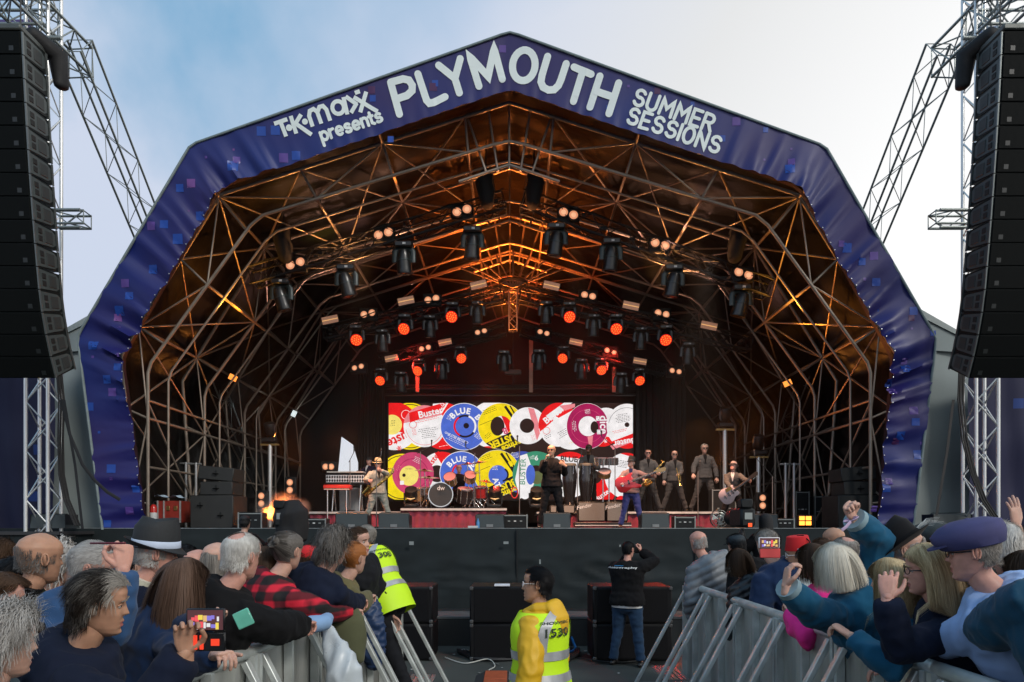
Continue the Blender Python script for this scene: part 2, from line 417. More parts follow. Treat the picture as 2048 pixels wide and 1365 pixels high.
# ------------------------------------------------------------------ lettering (strokes with round ends)
paint = mat('banner_white', (.78, .86, .84), .42, 0, .06, .9)
def ribbon(mb, pl, w, f3, caps=True, mi=0):
    """flat stroke along 2D polyline pl; f3 maps (x,y)->Vector"""
    pl = [Vector(p) for p in pl]; L_, R_ = [], []; m_ = len(pl); closed = (pl[0] - pl[-1]).length < 1e-6
    for i in range(m_):
        if closed and i in (0, m_ - 1): d1 = (pl[-1] - pl[-2]).normalized(); d2 = (pl[1] - pl[0]).normalized()
        else:
            d1 = (pl[i] - pl[i - 1]).normalized() if i else (pl[1] - pl[0]).normalized(); d2 = (pl[i + 1] - pl[i]).normalized() if i < m_ - 1 else d1
        t = (d1 + d2); t = t.normalized() if t.length > .2 else d1; nn = Vector((-t.y, t.x)); k = 1 / max(.45, nn.dot(Vector((-d1.y, d1.x))))
        L_.append(pl[i] + nn * w * k); R_.append(pl[i] - nn * w * k)
    vs = L_ + R_; fs = [(i, i + 1, m_ + i + 1, m_ + i) for i in range(m_ - 1)]
    if caps and not closed:
        for e, q in ((0, 1), (m_ - 1, -1)):
            t = (pl[1] - pl[0]).normalized() * -1 if e == 0 else (pl[-1] - pl[-2]).normalized(); nn = Vector((-t.y, t.x)); b0 = len(vs)
            for k in range(9):
                a = math.pi * k / 8; vs.append(pl[e] + nn * (w * math.cos(a)) + t * (w * math.sin(a) * caps))
            fs.append(tuple(range(b0, b0 + 9)))
    mb.add([f3(v.x, v.y) for v in vs], fs, mi)
def on_banner(off=.012):
    def f(x, y):
        i, v = near_station(x, y); q = P(x, y, YB); q.y += .10 * v + banner_d(i, v, n) - off; return q
    return f
def dense(pl, step=5.):
    o = [pl[0]]
    for a, b in zip(pl, pl[1:]):
        k = max(1, int(math.dist(a, b) / step)); o += [(a[0] + (b[0] - a[0]) * i / k, a[1] + (b[1] - a[1]) * i / k) for i in range(1, k + 1)]
    return o
def letter(name, pls, w, conv, z=.014, caps=True, parent=ban, m=paint):
    mb = MB()
    for k, pl in enumerate(pls): ribbon(mb, dense([conv(*p) for p in pl]), w, on_banner(z + .0015 * k), caps)
    return mb.build(name, m, parent, smooth=0)
z2 = lambda x, y: (500 + x / 3.413, 40 + y / 3.413)
z3 = lambda x, y: (1000 + x / 3.413, 40 + y / 3.413)
big = [
 (z2, [[(1017, 634), (960, 428)], [(960, 428), (1045, 405), (1085, 412), (1107, 445), (1105, 480), (1070, 512), (992, 538)]]),
 (z2, [[(1146, 370), (1203, 540), (1222, 560), (1250, 555), (1330, 516)]]),
 (z2, [[(1288, 312), (1398, 395), (1435, 267)], [(1398, 395), (1428, 490)]]),
 (z2, [[(1562, 443), (1500, 250), (1625, 378), (1666, 195), (1722, 393)]]),
 (z2, [arc(1869, 306, 77, 100, 0, 360, 28, 8)]),
 (z3, [[(325, 250), (284, 395)] + arc(352, 410, 69, 62, 175, 20, 9, -16)[::1] + [(452, 300)]]),
 (z3, [[(506, 323), (622, 370)], [(565, 350), (503, 545)]]),
 (z3, [[(682, 385), (616, 586)], [(810, 432), (746, 630)], [(650, 480), (780, 524)]]),
]
# the U bowl goes through the bottom of the letter
big[5] = (z3, [[(325, 250), (287, 372), (280, 415), (295, 450), (330, 470), (370, 468), (400, 440), (418, 400), (452, 300)]])
for k, (cv, pls) in enumerate(big):
    letter('letter', pls, 7.1, cv)
GL = {
 'S': (.62, [arc(.33, .74, .27, .24, 25, 265, 10) + arc(.33, .27, .29, .26, 85, -160, 10)]),
 'U': (.62, [[(.0, 1), (0, .33)] + arc(.3, .31, .3, .31, 180, 360, 10)[1:] + [(.6, 1)]]),
 'M': (.78, [[(0, 0), (0.04, .98), (.39, .42), (.74, .98), (.78, 0)]]),
 'E': (.52, [[(.52, 1), (0, 1), (0, 0), (.52, 0)], [(0, .5), (.46, .5)]]),
 'R': (.6, [[(0, 0), (0, 1)], [(0, 1), (.3, 1)] + arc(.32, .74, .26, .26, 90, -90, 8) + [(0, .48)], [(.3, .48), (.58, 0)]]),
 'I': (.0, [[(0, 0), (0, 1)]]), 'O': (.66, [arc(.33, .5, .33, .5, 0, 360, 20)]),
 'N': (.6, [[(0, 0), (0, 1), (.6, 0), (.6, 1)]]),
 'p': (.5, [[(0, -.38), (0, .66)], arc(.25, .34, .25, .32, 0, 360, 14)]), 'r': (.3, [[(0, 0), (0, .66)], [(0, .42), (.1, .6), (.3, .64)]]),
 'e': (.5, [[(.06, .34), (.44, .34)], arc(.25, .34, .25, .32, -4, 305, 12)]), 's': (.42, [arc(.21, .49, .19, .16, 30, 265, 7) + arc(.21, .17, .21, .17, 85, -150, 7)]),
 'n': (.44, [[(0, 0), (0, .66)], [(0, .4)] + arc(.22, .42, .22, .24, 180, 0, 7) + [(.44, 0)]]), 't': (.26, [[(.1, .92), (.1, .12), (.26, .02)], [(-.06, .64), (.27, .64)]]),
}
def word(txt, A, B, cap, w, gap, z=.014):
    """A: baseline start px, B: baseline end px; cap: vector of cap height (px)"""
    adv = sum(GL[c][0] for c in txt) + gap * (len(txt) - 1); A = Vector(A); B = Vector(B); ux = (B - A) / adv; uy = Vector(cap); x = 0
    for c in txt:
        wd, pls = GL[c]
        letter('letter', [[(q[0] + x, q[1]) for q in pl] for pl in pls], w, lambda a, b: tuple(A + ux * a + uy * b), z)
        x += wd + gap
z4 = lambda x, y: (1240 + x / 8.532, 160 + y / 8.532)
word('SUMMER', z4(215, 395), z4(1545, 870), Vector(z4(90, -245)) - Vector(z4(0, 0)), 3.3, .27)
word('SESSIONS', z4(115, 700), z4(1670, 1225), Vector(z4(88, -245)) - Vector(z4(0, 0)), 3.3, .27)
z5 = lambda x, y: (530 + x / 7.585, 160 + y / 7.585)
word('presents', z5(865, 905), z5(1775, 600), Vector(z5(-60, -178)) - Vector(z5(0, 0)), 3.0, .22)
tk = [
 [[(138, 668), (338, 600)], [(236, 640), (315, 850)]], [arc(362, 722, 24, 24, 0, 360, 12)],
 [[(390, 550), (468, 805)], [(548, 528), (440, 690)], [(470, 665), (700, 820)]], [arc(603, 630, 20, 20, 0, 360, 12)],
 [[(718, 700), (668, 548), (680, 475), (735, 445), (790, 485), (850, 655)], [(795, 490), (825, 415), (880, 400), (930, 450), (985, 612)]],
 [arc(1108, 418, 88, 92, 0, 360, 20, -10), [(1190, 265), (1245, 515)]],
 [[(1225, 255), (1395, 370)], [(1390, 350), (1300, 490)]], [[(1535, 180), (1440, 482)], [(1345, 262), (1705, 468)], [(1365, 205), (1440, 178)]]]
for pls in tk:
    letter('letter', pls, 4.0 if len(pls[0]) != 13 else 3.2, z5, caps=0.0)

# ================================================================== arches
IN = [(7.85, 1.78), (7.85, 5.15), (7.78, 5.38), (5.62, 8.36), (5.35, 8.58), (.30, 10.12), (0, 10.18)]
OU = [(8.15, 1.78), (8.42, 5.55), (6.28, 9.02), (0, 11.02)]
def sym(pts): return [(-x, z) for x, z in pts] + [(x, z) for x, z in pts[::-1][1:]]
def along(pts, t):
    """point at fraction t of the whole polyline length"""
    L_ = [math.dist(pts[i], pts[i + 1]) for i in range(len(pts) - 1)]; s = t * sum(L_)
    for i, l in enumerate(L_):
        if s <= l or i == len(L_) - 1: k = min(1, s / l); return (pts[i][0] + (pts[i + 1][0] - pts[i][0]) * k, pts[i][1] + (pts[i + 1][1] - pts[i][1]) * k)
        s -= l
YS = [16.3, 19.3, 22.2, 25.1, 28.0]
NODE = {}
leg_t = [0.06, .16, .25, .335]; 
TN = [.02, .09, .155, .215, .27, .335, .40, .465]      # fractions of half the profile for webs (left half, mirrored)
for fi, y in enumerate(YS):
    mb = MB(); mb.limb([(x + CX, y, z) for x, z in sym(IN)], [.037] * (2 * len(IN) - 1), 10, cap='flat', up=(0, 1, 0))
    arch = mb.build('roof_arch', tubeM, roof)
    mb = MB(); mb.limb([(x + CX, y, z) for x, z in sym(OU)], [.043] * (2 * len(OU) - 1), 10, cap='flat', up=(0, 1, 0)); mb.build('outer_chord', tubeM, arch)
    if fi < 4:   # light companion arch a little behind
        y2 = y + .85
        mb = MB(); mb.limb([(x * .993 + CX, y2, z - .02) for x, z in sym(IN)], [.028] * (2 * len(IN) - 1), 8, cap='flat', up=(0, 1, 0)); mb.build('companion_arch', tubeM, arch)
    for s in (0, 1):
        T = [t / 1 if not s else 1 - t for t in TN]
        NODE[(fi, s)] = ([along(sym(IN), t) for t in T], [along(sym(OU), t) for t in T])
        ii, oo = NODE[(fi, s)]
        for k in range(len(T)):
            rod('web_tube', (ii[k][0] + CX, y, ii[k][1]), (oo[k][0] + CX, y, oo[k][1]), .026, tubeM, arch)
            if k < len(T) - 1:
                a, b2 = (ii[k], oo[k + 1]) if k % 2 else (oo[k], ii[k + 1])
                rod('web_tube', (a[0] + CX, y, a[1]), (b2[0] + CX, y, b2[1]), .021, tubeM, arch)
# purlins and bracing between arches
for fi in range(-1, len(YS) - 1):
    y0 = YS[fi] if fi >= 0 else YB + .25; y1 = YS[fi + 1]
    for s in (0, 1):
        ii, oo = NODE[(max(fi, 0), s)]
        for k in range(1, 8):
            q = oo[k] if k % 2 == 0 else ii[k]
            if fi == -1 and k % 2: continue
            rod('purlin', (q[0] + CX, y0, q[1]), (q[0] + CX, y1, q[1]), .034, tubeM, roof)
        if fi < 0: continue
        for k in range(0, 7):
            A, B = (oo[k], oo[k + 1]); y_a, y_b = (y0, y1) if (k + fi) % 2 else (y1, y0)
            rod('wind_brace', (A[0] + CX, y_a, A[1]), (B[0] + CX, y_b, B[1]), .024, tubeM, roof)
            if fi > 1: continue
            A, B = (ii[k], oo[k + 1]) if k % 2 else (oo[k], ii[k + 1])
            rod('wind_brace', (A[0] + CX, y_b, A[1]), (B[0] + CX, y_a, B[1]), .02, tubeM, roof)
        if fi < 3:
            sg = -1 if s == 0 else 1
            rod('leg_rail', (sg * 7.85 + CX, y0, 3.1), (sg * 7.85 + CX, y1, 3.1), .03, tubeM, roof)
            rod('leg_rail', (sg * 7.85 + CX, y0, 4.55), (sg * 7.85 + CX, y1, 4.55), .03, tubeM, roof)
            rod('leg_brace', (sg * 7.85 + CX, y0, 4.5), (sg * 7.85 + CX, (y0 + y1) / 2, 3.12), .026, tubeM, roof); rod('leg_brace', (sg * 7.85 + CX, y1, 1.9), (sg * 7.85 + CX, (y0 + y1) / 2, 3.08), .026, tubeM, roof)
# ridge node: vertical fan of tubes at the apex of each arch
for fi, y in enumerate(YS):
    for dx in (-.9, -.45, 0, .45, .9):
        rod('ridge_tube', (dx * .55 + CX, y + .1, 9.62 - abs(dx) * .1), (dx + CX, y + .1, 11.0 - abs(dx) * .32), .026, tubeM, roof)
    rod('ridge_tube', (-1.1 + CX, y + .1, 9.35), (CX, y + .1, 9.72), .035, tubeM, roof); rod('ridge_tube', (1.1 + CX, y + .1, 9.35), (CX, y + .1, 9.72), .035, tubeM, roof)

# membrane: draped over the outer chords, pinched in at every arch
prof = sym([(8.2, 1.78), (8.62, 5.6), (6.45, 9.25), (0, 11.35)])
NU, NW = 260, 90; vs = []
for j in range(NW + 1):
    y = YB + .28 + (28.72 - YB - .28) * j / NW
    ph = min(abs(y - q) for q in YS); belly = .22 * math.sin(min(1, ph / 1.45) * math.pi / 2)
    for i in range(NU + 1):
        x, z = along(prof, i / NU); d = Vector((x, 0, z - 4)).normalized()
        w = noise.noise(Vector((x * .5, y * 1.5, z * .5))) * .16 + noise.noise(Vector((x * 1.1, y * 5.5, z * 1.1))) * .07
        rid = (1 - abs(noise.noise(Vector((x * 3.5, y * .6, z * 3.5)))) * 2.2) * .11 * math.exp(-ph * 1.5)
        k = belly * .9 + w * .6 + rid
        vs.append(Vector((x, y, z)) + d * (k if z > 2 else 0) + Vector((CX, 0, 0)))
mb = MB(); mb.add(vs, [(j * (NU + 1) + i, j * (NU + 1) + i + 1, (j + 1) * (NU + 1) + i + 1, (j + 1) * (NU + 1) + i) for j in range(NW) for i in range(NU)])
mb.build('roof_membrane', skinM, roof, smooth=60)
# back wall drape with the gap on the left where the evening sky shows
YK = 28.7
hole = [P(676, 946, YK), P(683, 874, YK), P(706, 890, YK), P(716, 925, YK), P(722, 948, YK)]
wall_pts = [(x * 1.06 + CX, (z - 4) * 1.06 + 4 if z > 2 else z) for x, z in prof]
bm = bmesh.new()
ov = [bm.verts.new((x, YK, z)) for x, z in [(a, b) for a, b in wall_pts]]; hv = [bm.verts.new(p) for p in hole]
es = [bm.edges.new((ov[i], ov[(i + 1) % len(ov)])) for i in range(len(ov))] + [bm.edges.new((hv[i], hv[(i + 1) % len(hv)])) for i in range(len(hv))]
bmesh.ops.triangle_fill(bm, edges=es, use_beauty=True)
me = bpy.data.meshes.new('back_drape'); bm.to_mesh(me); bm.free(); me.materials.append(blackcloth); link('back_drape', me, roof)

# ================================================================== wing walls (grey canvas) beside the arch
for sg, nm in ((-1, 'left'), (1, 'right')):
    def Q(px, py, Y): return P(px if sg < 0 else 2040 - px, py, Y)
    t = thing('wing_tent', Vector((sg * 9.5, 17, 0)), 'grey canvas wing wall between the %s truss tower and the purple arch' % nm, 'tent')
    mb = MB(); Ya = 16.2; K = 24
    bot = [Q(72 + (236 - 72) * i / K, 1062, Ya) for i in range(K + 1)]; top = [Q(72 + (196 - 72) * i / K, 700 - 8 * math.sin(i / K * 3), Ya) for i in range(K + 1)]
    vs = []
    for j in range(31):
        for i in range(K + 1):
            q = bot[i].lerp(top[i], j / 30); q.y += .05 * noise.noise(Vector((q.x * 1.4, 3, q.z * .5))) + .05 * noise.noise(Vector((q.x * .6 + q.z * 1.0, 8, 0))) * (1 + 2 * max(0, 1 - j / 8)); vs.append(q)
    mb.add(vs, [(j * (K + 1) + i, j * (K + 1) + i + 1, (j + 1) * (K + 1) + i + 1, (j + 1) * (K + 1) + i) for j in range(30) for i in range(K)])
    mb.build('side_wall', greycanvas, t, smooth=60)
    mb = MB(); a = Q(112, 668, 16.1); b = Q(200, 618, 16.1); mb.prism([a, b, b + V(0, 0, -.16), a + V(0, 0, -.1)], (0, .06, 0)); mb.build('roof_edge', mat('tent_edge', (.3, .34, .33), .6), t)
    mb = MB(); mb.poly([Q(112, 668, 16.14), Q(200, 620, 16.14), Q(200, 700, 16.14), Q(104, 706, 16.14)]); mb.poly([Q(112, 668, 16.14), Q(200, 620, 16.14), Q(260, 640, 24), Q(200, 690, 24)]); mb.build('gable', greycanvas, t, smooth=0)

# ================================================================== box trusses
def box_truss(t, a, b, w, bay, rc, rl, m, side=None, lac='lacing_bar', chord='chord', joined=False, depth=None):
    """four chords and zig-zag lacing on all faces, every bar a part of thing t"""
    a = Vector(a); b = Vector(b); d = (b - a); L_ = d.length; d.normalize()
    s = Vector(side) if side is not None else Vector((1, 0, 0)); s = (s - d * s.dot(d)).normalized(); u = d.cross(s); dw = depth or w
    c = [(s * i * w / 2 + u * j * dw / 2) for i, j in ((-1, -1), (1, -1), (1, 1), (-1, 1))]
    for q in c: rod(chord, a + q, b + q, rc, m, t)
    n_ = max(2, round(L_ / bay)); mb = MB()
    for f in range(4):
        p, q = c[f], c[(f + 1) % 4]
        for k in range(n_):
            t0 = a + d * (L_ * k / n_); t1 = a + d * (L_ * (k + 1) / n_)
            A, B = (t0 + p, t1 + q) if (k + f) % 2 else (t0 + q, t1 + p)
            if joined: mb.tube(A, B, rl, n=5)
            else: rod(lac, A, B, rl, m, t, n=6)
    for k in (0, n_):
        for f in range(4):
            t0 = a + d * (L_ * k / n_)
            if joined: mb.tube(t0 + c[f], t0 + c[(f + 1) % 4], rl, n=5)
            else: rod(lac, t0 + c[f], t0 + c[(f + 1) % 4], rl, m, t, n=6)
    if joined: tag(mb.build('lacing', m, t), kind='stuff')

scrim = mat('tower_scrim', (.010, .010, .04), .75, 0, .5, .7, .01, 3)
def scrim_tint():
    nt = scrim.node_tree; N = nt.nodes; L = nt.links; b = N['Principled BSDF']; tc = N.new('ShaderNodeTexCoord')
    vo = N.new('ShaderNodeTexVoronoi'); vo.distance = 'CHEBYCHEV'; vo.inputs['Scale'].default_value = 1.1; L.new(tc.outputs['Object'], vo.inputs[0])
    rp = N.new('ShaderNodeValToRGB'); L.new(vo.outputs[0], rp.inputs[0]); e = rp.color_ramp.elements
    rp.color_ramp.interpolation = 'CONSTANT'; e[0].color = (.015, .045, .20, 1); e[1].position = .11; e[1].color = (.010, .011, .045, 1)
    L.new(rp.outputs[0], b.inputs['Base Color'])
scrim_tint()
for sg, nm in ((-1, 'left'), (1, 'right')):
    X0 = sg * 9.02
    t = thing('truss_tower', (X0, 14.5, 0), 'silver lattice truss tower behind the %s line array' % nm, 'truss tower')
    box_truss(t, (X0, 14.45, 0), (X0, 14.45, 12.1), .42, .46, .036, .014, alu)
    # top frame and boom reaching forward over the hung speakers
    X1 = X0 - sg * .05
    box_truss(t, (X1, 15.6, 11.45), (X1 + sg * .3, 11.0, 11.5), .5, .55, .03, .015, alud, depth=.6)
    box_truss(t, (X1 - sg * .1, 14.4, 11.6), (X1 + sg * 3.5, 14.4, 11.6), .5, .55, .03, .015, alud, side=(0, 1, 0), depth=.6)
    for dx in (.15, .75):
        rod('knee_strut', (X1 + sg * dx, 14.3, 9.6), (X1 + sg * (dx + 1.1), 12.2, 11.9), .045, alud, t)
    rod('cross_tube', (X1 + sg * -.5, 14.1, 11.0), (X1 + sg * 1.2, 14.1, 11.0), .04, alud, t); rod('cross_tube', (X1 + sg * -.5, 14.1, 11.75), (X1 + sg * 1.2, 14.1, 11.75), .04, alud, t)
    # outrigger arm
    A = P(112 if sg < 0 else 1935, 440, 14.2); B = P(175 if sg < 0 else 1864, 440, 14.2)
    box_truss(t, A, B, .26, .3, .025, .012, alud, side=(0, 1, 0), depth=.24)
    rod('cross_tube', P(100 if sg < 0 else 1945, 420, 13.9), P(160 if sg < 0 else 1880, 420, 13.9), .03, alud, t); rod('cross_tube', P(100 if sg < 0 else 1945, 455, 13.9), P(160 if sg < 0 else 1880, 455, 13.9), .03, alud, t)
    t = thing('back_stay_truss', (sg * 9.1, 28, 0), 'sloping lattice stay running back from the %s truss tower' % nm, 'truss')
    top = P(148, 92, 15.2) if sg < 0 else P(1888, 100, 15.2); bx = top.x
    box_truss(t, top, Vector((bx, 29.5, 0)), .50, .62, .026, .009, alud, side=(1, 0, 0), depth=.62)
    # scrim panel behind the tower foot
    t = thing('scrim_panel', (sg * 10.3, 15.6, 0), 'dark blue printed mesh scrim behind the %s truss tower foot' % nm, 'banner')
    mb = MB(); K = 30; vs = []
    xa, xb = (X0 + sg * .42, X0 + sg * 3.2)
    for j in range(K + 1):
        for i in range(K + 1):
            x = xa + (xb - xa) * i / K; z = 1.7 + 3.4 * j / K; vs.append((x, 15.5 + .06 * math.sin(x * 9 + z) * (1 - j / K * .4) + .08 * noise.noise(Vector((x, z, 4))), z))
    mb.add(vs, [(j * (K + 1) + i, j * (K + 1) + i + 1, (j + 1) * (K + 1) + i + 1, (j + 1) * (K + 1) + i) for j in range(K) for i in range(K)]); mb.build('cloth', scrim, t, smooth=60)
    # banner high on the tower
    t = thing('tower_banner', (X0 + sg * .8, 15.3, 10), ('purple' if sg < 0 else 'blue') + ' banner lashed high inside the %s tower frame' % nm, 'banner')
    mb = MB(); vs = []; xs = (P(-40, 0, 15), P(66, 0, 15)) if sg < 0 else (P(1948, 0, 15), P(2090, 0, 15)); zt = P(0, 38 if sg < 0 else 52, 15).z; zb = P(0, 330, 15).z
    for j in range(K + 1):
        for i in range(K + 1):
            x = xs[0].x + (xs[1].x - xs[0].x) * i / K; z = zb + (zt - zb) * j / K; vs.append((x, 15.0 + .06 * noise.noise(Vector((x * 2, z * 2, 4))) + .03 * math.sin(z * 7 + x * 2), z))
    mb.add(vs, [(j * (K + 1) + i, j * (K + 1) + i + 1, (j + 1) * (K + 1) + i + 1, (j + 1) * (K + 1) + i) for j in range(K) for i in range(K)])
    mb.build('cloth', mat('tower_banner_purple', (.07, .045, .16), .6, 0, .3, 2) if sg < 0 else mat('tower_banner_blue', (.02, .09, .26), .6, 0, .2, 2), t, smooth=60)
    if sg > 0:
        mb = MB(); w_ = lambda x, y: P(x, y, 14.88)
        ribbon(mb, [(2022, 84), (2046, 84)], 3, w_, 0); ribbon(mb, [(2035, 86), (2035, 104)], 3.2, lambda x, y: P(x, y, 14.86), 0); mb.build('letter', mat('white_print', (.75, .78, .8), .5), t, smooth=0)

# ================================================================== line arrays
cabM = mat('speaker_cabinet', (.009, .012, .012), .48, 0, .25, 6, 0.0008, 160, spec=.15); grilleM = mat('speaker_grille', (.0035, .0045, .0045), .7, 0, .2, 30, .001, 260, spec=.1)
cabS = mat('cabinet_side', (.055, .07, .07), .5, 0, .2, 5); recM = mat('recess_black', (.006, .007, .007), .7)
def array_cabinet(sg, root):
    """cabinet in local space: front faces -Y, width along x, top at z=0"""
    w, h, d = 1.24, .345, .62
    mb = MB(); mb.prism([V(-w / 2, 0, 0), V(-w / 2, d, -.022), V(-w / 2, d, -h + .022), V(-w / 2, 0, -h)], (w, 0, 0)); body = mb.build('cabinet', cabM, root, local=True, smooth=0)
    mb = MB(); mb.box((0, -.012, -h / 2), (w - .03, .02, h - .02), b=.006); gr = mb.build('grille', grilleM, root, local=True, smooth=0)
    mb = MB()
    mb.box((-sg * (w / 2 - .15), -.0235, -.255), (.07, .003, .07))
    x = -sg * (w / 2 + .006)
    mb2 = MB(); mb2.prism([V(x, .03, -.02), V(x, .48, -.045), V(x, .56, -.09), V(x, .56, -h + .09), V(x, .48, -h + .045), V(x, .03, -h + .02)], (sg * .012, 0, 0)); pl = mb2.build('side_plate', cabS, root, local=True, smooth=0)
    mb3 = MB()
    for j in (0, 1):
        mb3 = MB(); mb3.box((x - sg * .003, .16, -.115 - j * .115), (.012, .10, .085), b=.01); mb3.build('hand_grip', recM, root, local=True, smooth=0)
    mb3 = MB(); mb3.box((x - sg * .003, .38, -h / 2), (.011, .2, .19), b=.05); mb3.build('cover_plate', mat('plate_dark', (.028, .034, .034), .6), root, local=True, smooth=0)
    mb4 = MB()
    for yy in (.01, .60):
        mb4 = MB(); mb4.box((x - sg * .004, yy, -h / 2), (.02, .03, h * .96)); mb4.build('rigging_rail', mat('rig_rail', (.16, .18, .18), .4, .6), root, local=True, smooth=0)
    mb.build('badge', mat('badge_grey', (.012, .015, .015), .4), root, local=True, smooth=0)
for sg, nm in ((-1, 'left'), (1, 'right')):
    grp = 'speaker cabinets of the %s hanging line array' % nm
    x = sg * 8.08; y, z, ang = 11.4, 9.35, 4.0; first = None; NC = 15
    for k in range(NC):
        W_ = ['first', 'second', 'third', 'fourth', 'fifth', 'sixth', 'seventh', 'eighth', 'ninth']
        lab = 'black line array cabinet, ' + (W_[k] + ' from the top' if k < NC // 2 else W_[NC - k - 1] + ' from the bottom') + ' of the %s hanging column' % nm
        if k == 0: lab = 'topmost black cabinet of the %s hanging line array' % nm
        if k == NC - 1: lab = 'lowest, most tilted black cabinet of the %s hanging line array' % nm
        if first is None:
            r = thing('line_array_cabinet', (x, y, z), lab, 'speaker', grp); array_cabinet(sg, r); first = r
        else: r = dup(first, (x, y, z), label=lab)
        r.rotation_euler = (R(ang), 0, 0)
        # step to the next cabinet, pivoting about the front edge
        a = R(ang); y += .347 * math.sin(a); z -= .347 * math.cos(a); ang += .45 if k < NC - 5 else 4.0
    t = thing('rigging_bumper', (x, 11.7, 9.35), 'black rigging frame with chain hoist on top of the %s line array' % nm, 'rigging')
    mb = MB(); mb.box((x, 11.75, 9.42), (1.24, .75, .1), b=.02); mb.build('frame', mat('bumper', (.09, .10, .095), .5, .4), t)
    mb = MB(); mb.limb([(x - sg * .5, 11.9, 9.6), (x - sg * .7, 12.2, 9.45), (x - sg * .75, 12.2, 9.0)], [(.13, .13), (.17, .16), (.08, .12)], 12); mb.build('chain_bag', mat('bag_black', (.004, .004, .005), .7, 0, .3, 8, .01, 20), t)
    for dx in (-.4, .35):
        rod('hoist_chain', (x + dx, 11.8, 9.45), (x + dx, 11.8, 11.3), .012, blackmetal, t)
    mb = MB(); mb.box((x + .35, 11.8, 10.9), (.2, .2, .42), b=.05); mb.build('hoist_motor', mat('hoist', (.05, .045, .03), .5), t)
    # cable loom hanging from the array down to the stage side
    t2 = MB(); cb = mat('cable_black', (.010, .010, .011), .6)
    qs = [(112, 735), (118, 800), (116, 880), (118, 950), (128, 1000), (150, 1052)] if sg < 0 else [(1918, 745), (1916, 800), (1924, 880), (1942, 950), (1962, 1000), (1985, 1035)]
    for o in range(5):
        t2.limb([P(px + o * 2.6 + (o % 2) * 1.5 * math.sin(i), py, 14.0 + .02 * o) for i, (px, py) in enumerate(qs)], [.016] * len(qs), 6, cap='flat')
    o = t2.build('cable_loom', cb); tag(o, 'thick bundle of black cables hanging below the %s line array' % nm, 'cable')
    t3 = MB()
    qs = [(128, 800), (150, 930), (165, 1058)] if sg < 0 else [(1907, 800), (1895, 900), (1873, 1032)]
    a0 = [P(px, py, 13.9) for px, py in qs]; t3.add([a + V(-.025, 0, 0) for a in a0] + [a + V(.025, 0, 0) for a in a0] + [a + V(-.025, .004, 0) for a in a0] + [a + V(.025, .004, 0) for a in a0],
        [(0, 1, 4, 3), (1, 2, 5, 4), (6, 9, 10, 7), (7, 10, 11, 8), (0, 6, 7, 1), (1, 7, 8, 2), (3, 4, 10, 9), (4, 5, 11, 10)])
    tag(t3.build('tie_strap', cb, smooth=0), 'long black ratchet strap pulling down from the %s line array' % nm, 'strap')
t3 = MB(); a0 = [P(px, py, 13.7) for px, py in ((122, 800), (140, 870), (165, 930), (190, 962), (215, 985), (240, 1000))]
t3.limb(a0, [(.03, .004)] * 6, 6, cap='flat'); tag(t3.build('slack_strap', cb), 'slack black strap drooping across the left purple banner', 'strap')

# ================================================================== far right video screen fragment
t = thing('side_screen', P(2080, 1040, 19), 'large side video screen glimpsed at the right picture edge', 'screen')
mb = MB(); a, b = P(2022, 1032, 19), P(2180, 700, 19); mb.box(((a.x + b.x) / 2, 19.2, (a.z + b.z) / 2), (b.x - a.x, .3, b.z - a.z)); mb.build('housing', blackpl, t, smooth=0)
im = mat('side_image', (0, 0, 0), .5, emit=(.6, .6, .6), estr=1)
def side_im():
    nt = im.node_tree; N = nt.nodes; L = nt.links; b = N['Principled BSDF']; tc = N.new('ShaderNodeTexCoord')
    nz = N.new('ShaderNodeTexNoise'); nz.inputs['Scale'].default_value = 1.6; nz.inputs['Detail'].default_value = 6; L.new(tc.outputs['Object'], nz.inputs[0])
    rp = N.new('ShaderNodeValToRGB'); L.new(nz.outputs[0], rp.inputs[0]); e = rp.color_ramp.elements; e[0].position = .3; e[0].color = (.05, .045, .05, 1); e[1].position = .7; e[1].color = (.55, .42, .4, 1)
    wv = N.new('ShaderNodeTexWave'); wv.inputs['Scale'].default_value = 9; wv.bands_direction = 'Z'; L.new(tc.outputs['Object'], wv.inputs[0])
    mx = N.new('ShaderNodeMix'); mx.data_type = 'RGBA'; mx.blend_type = 'MULTIPLY'; mx.inputs[0].default_value = .5; L.new(rp.outputs[0], mx.inputs[6]); L.new(wv.outputs[0], mx.inputs[7]); L.new(mx.outputs[2], b.inputs['Emission Color'])
side_im()
mb = MB(); mb.poly([P(2026, 1030, 19.0), P(2180, 1030, 19.0), P(2180, 702, 19.0), P(2026, 702, 19.0)]); mb.build('picture', im, t, smooth=0)

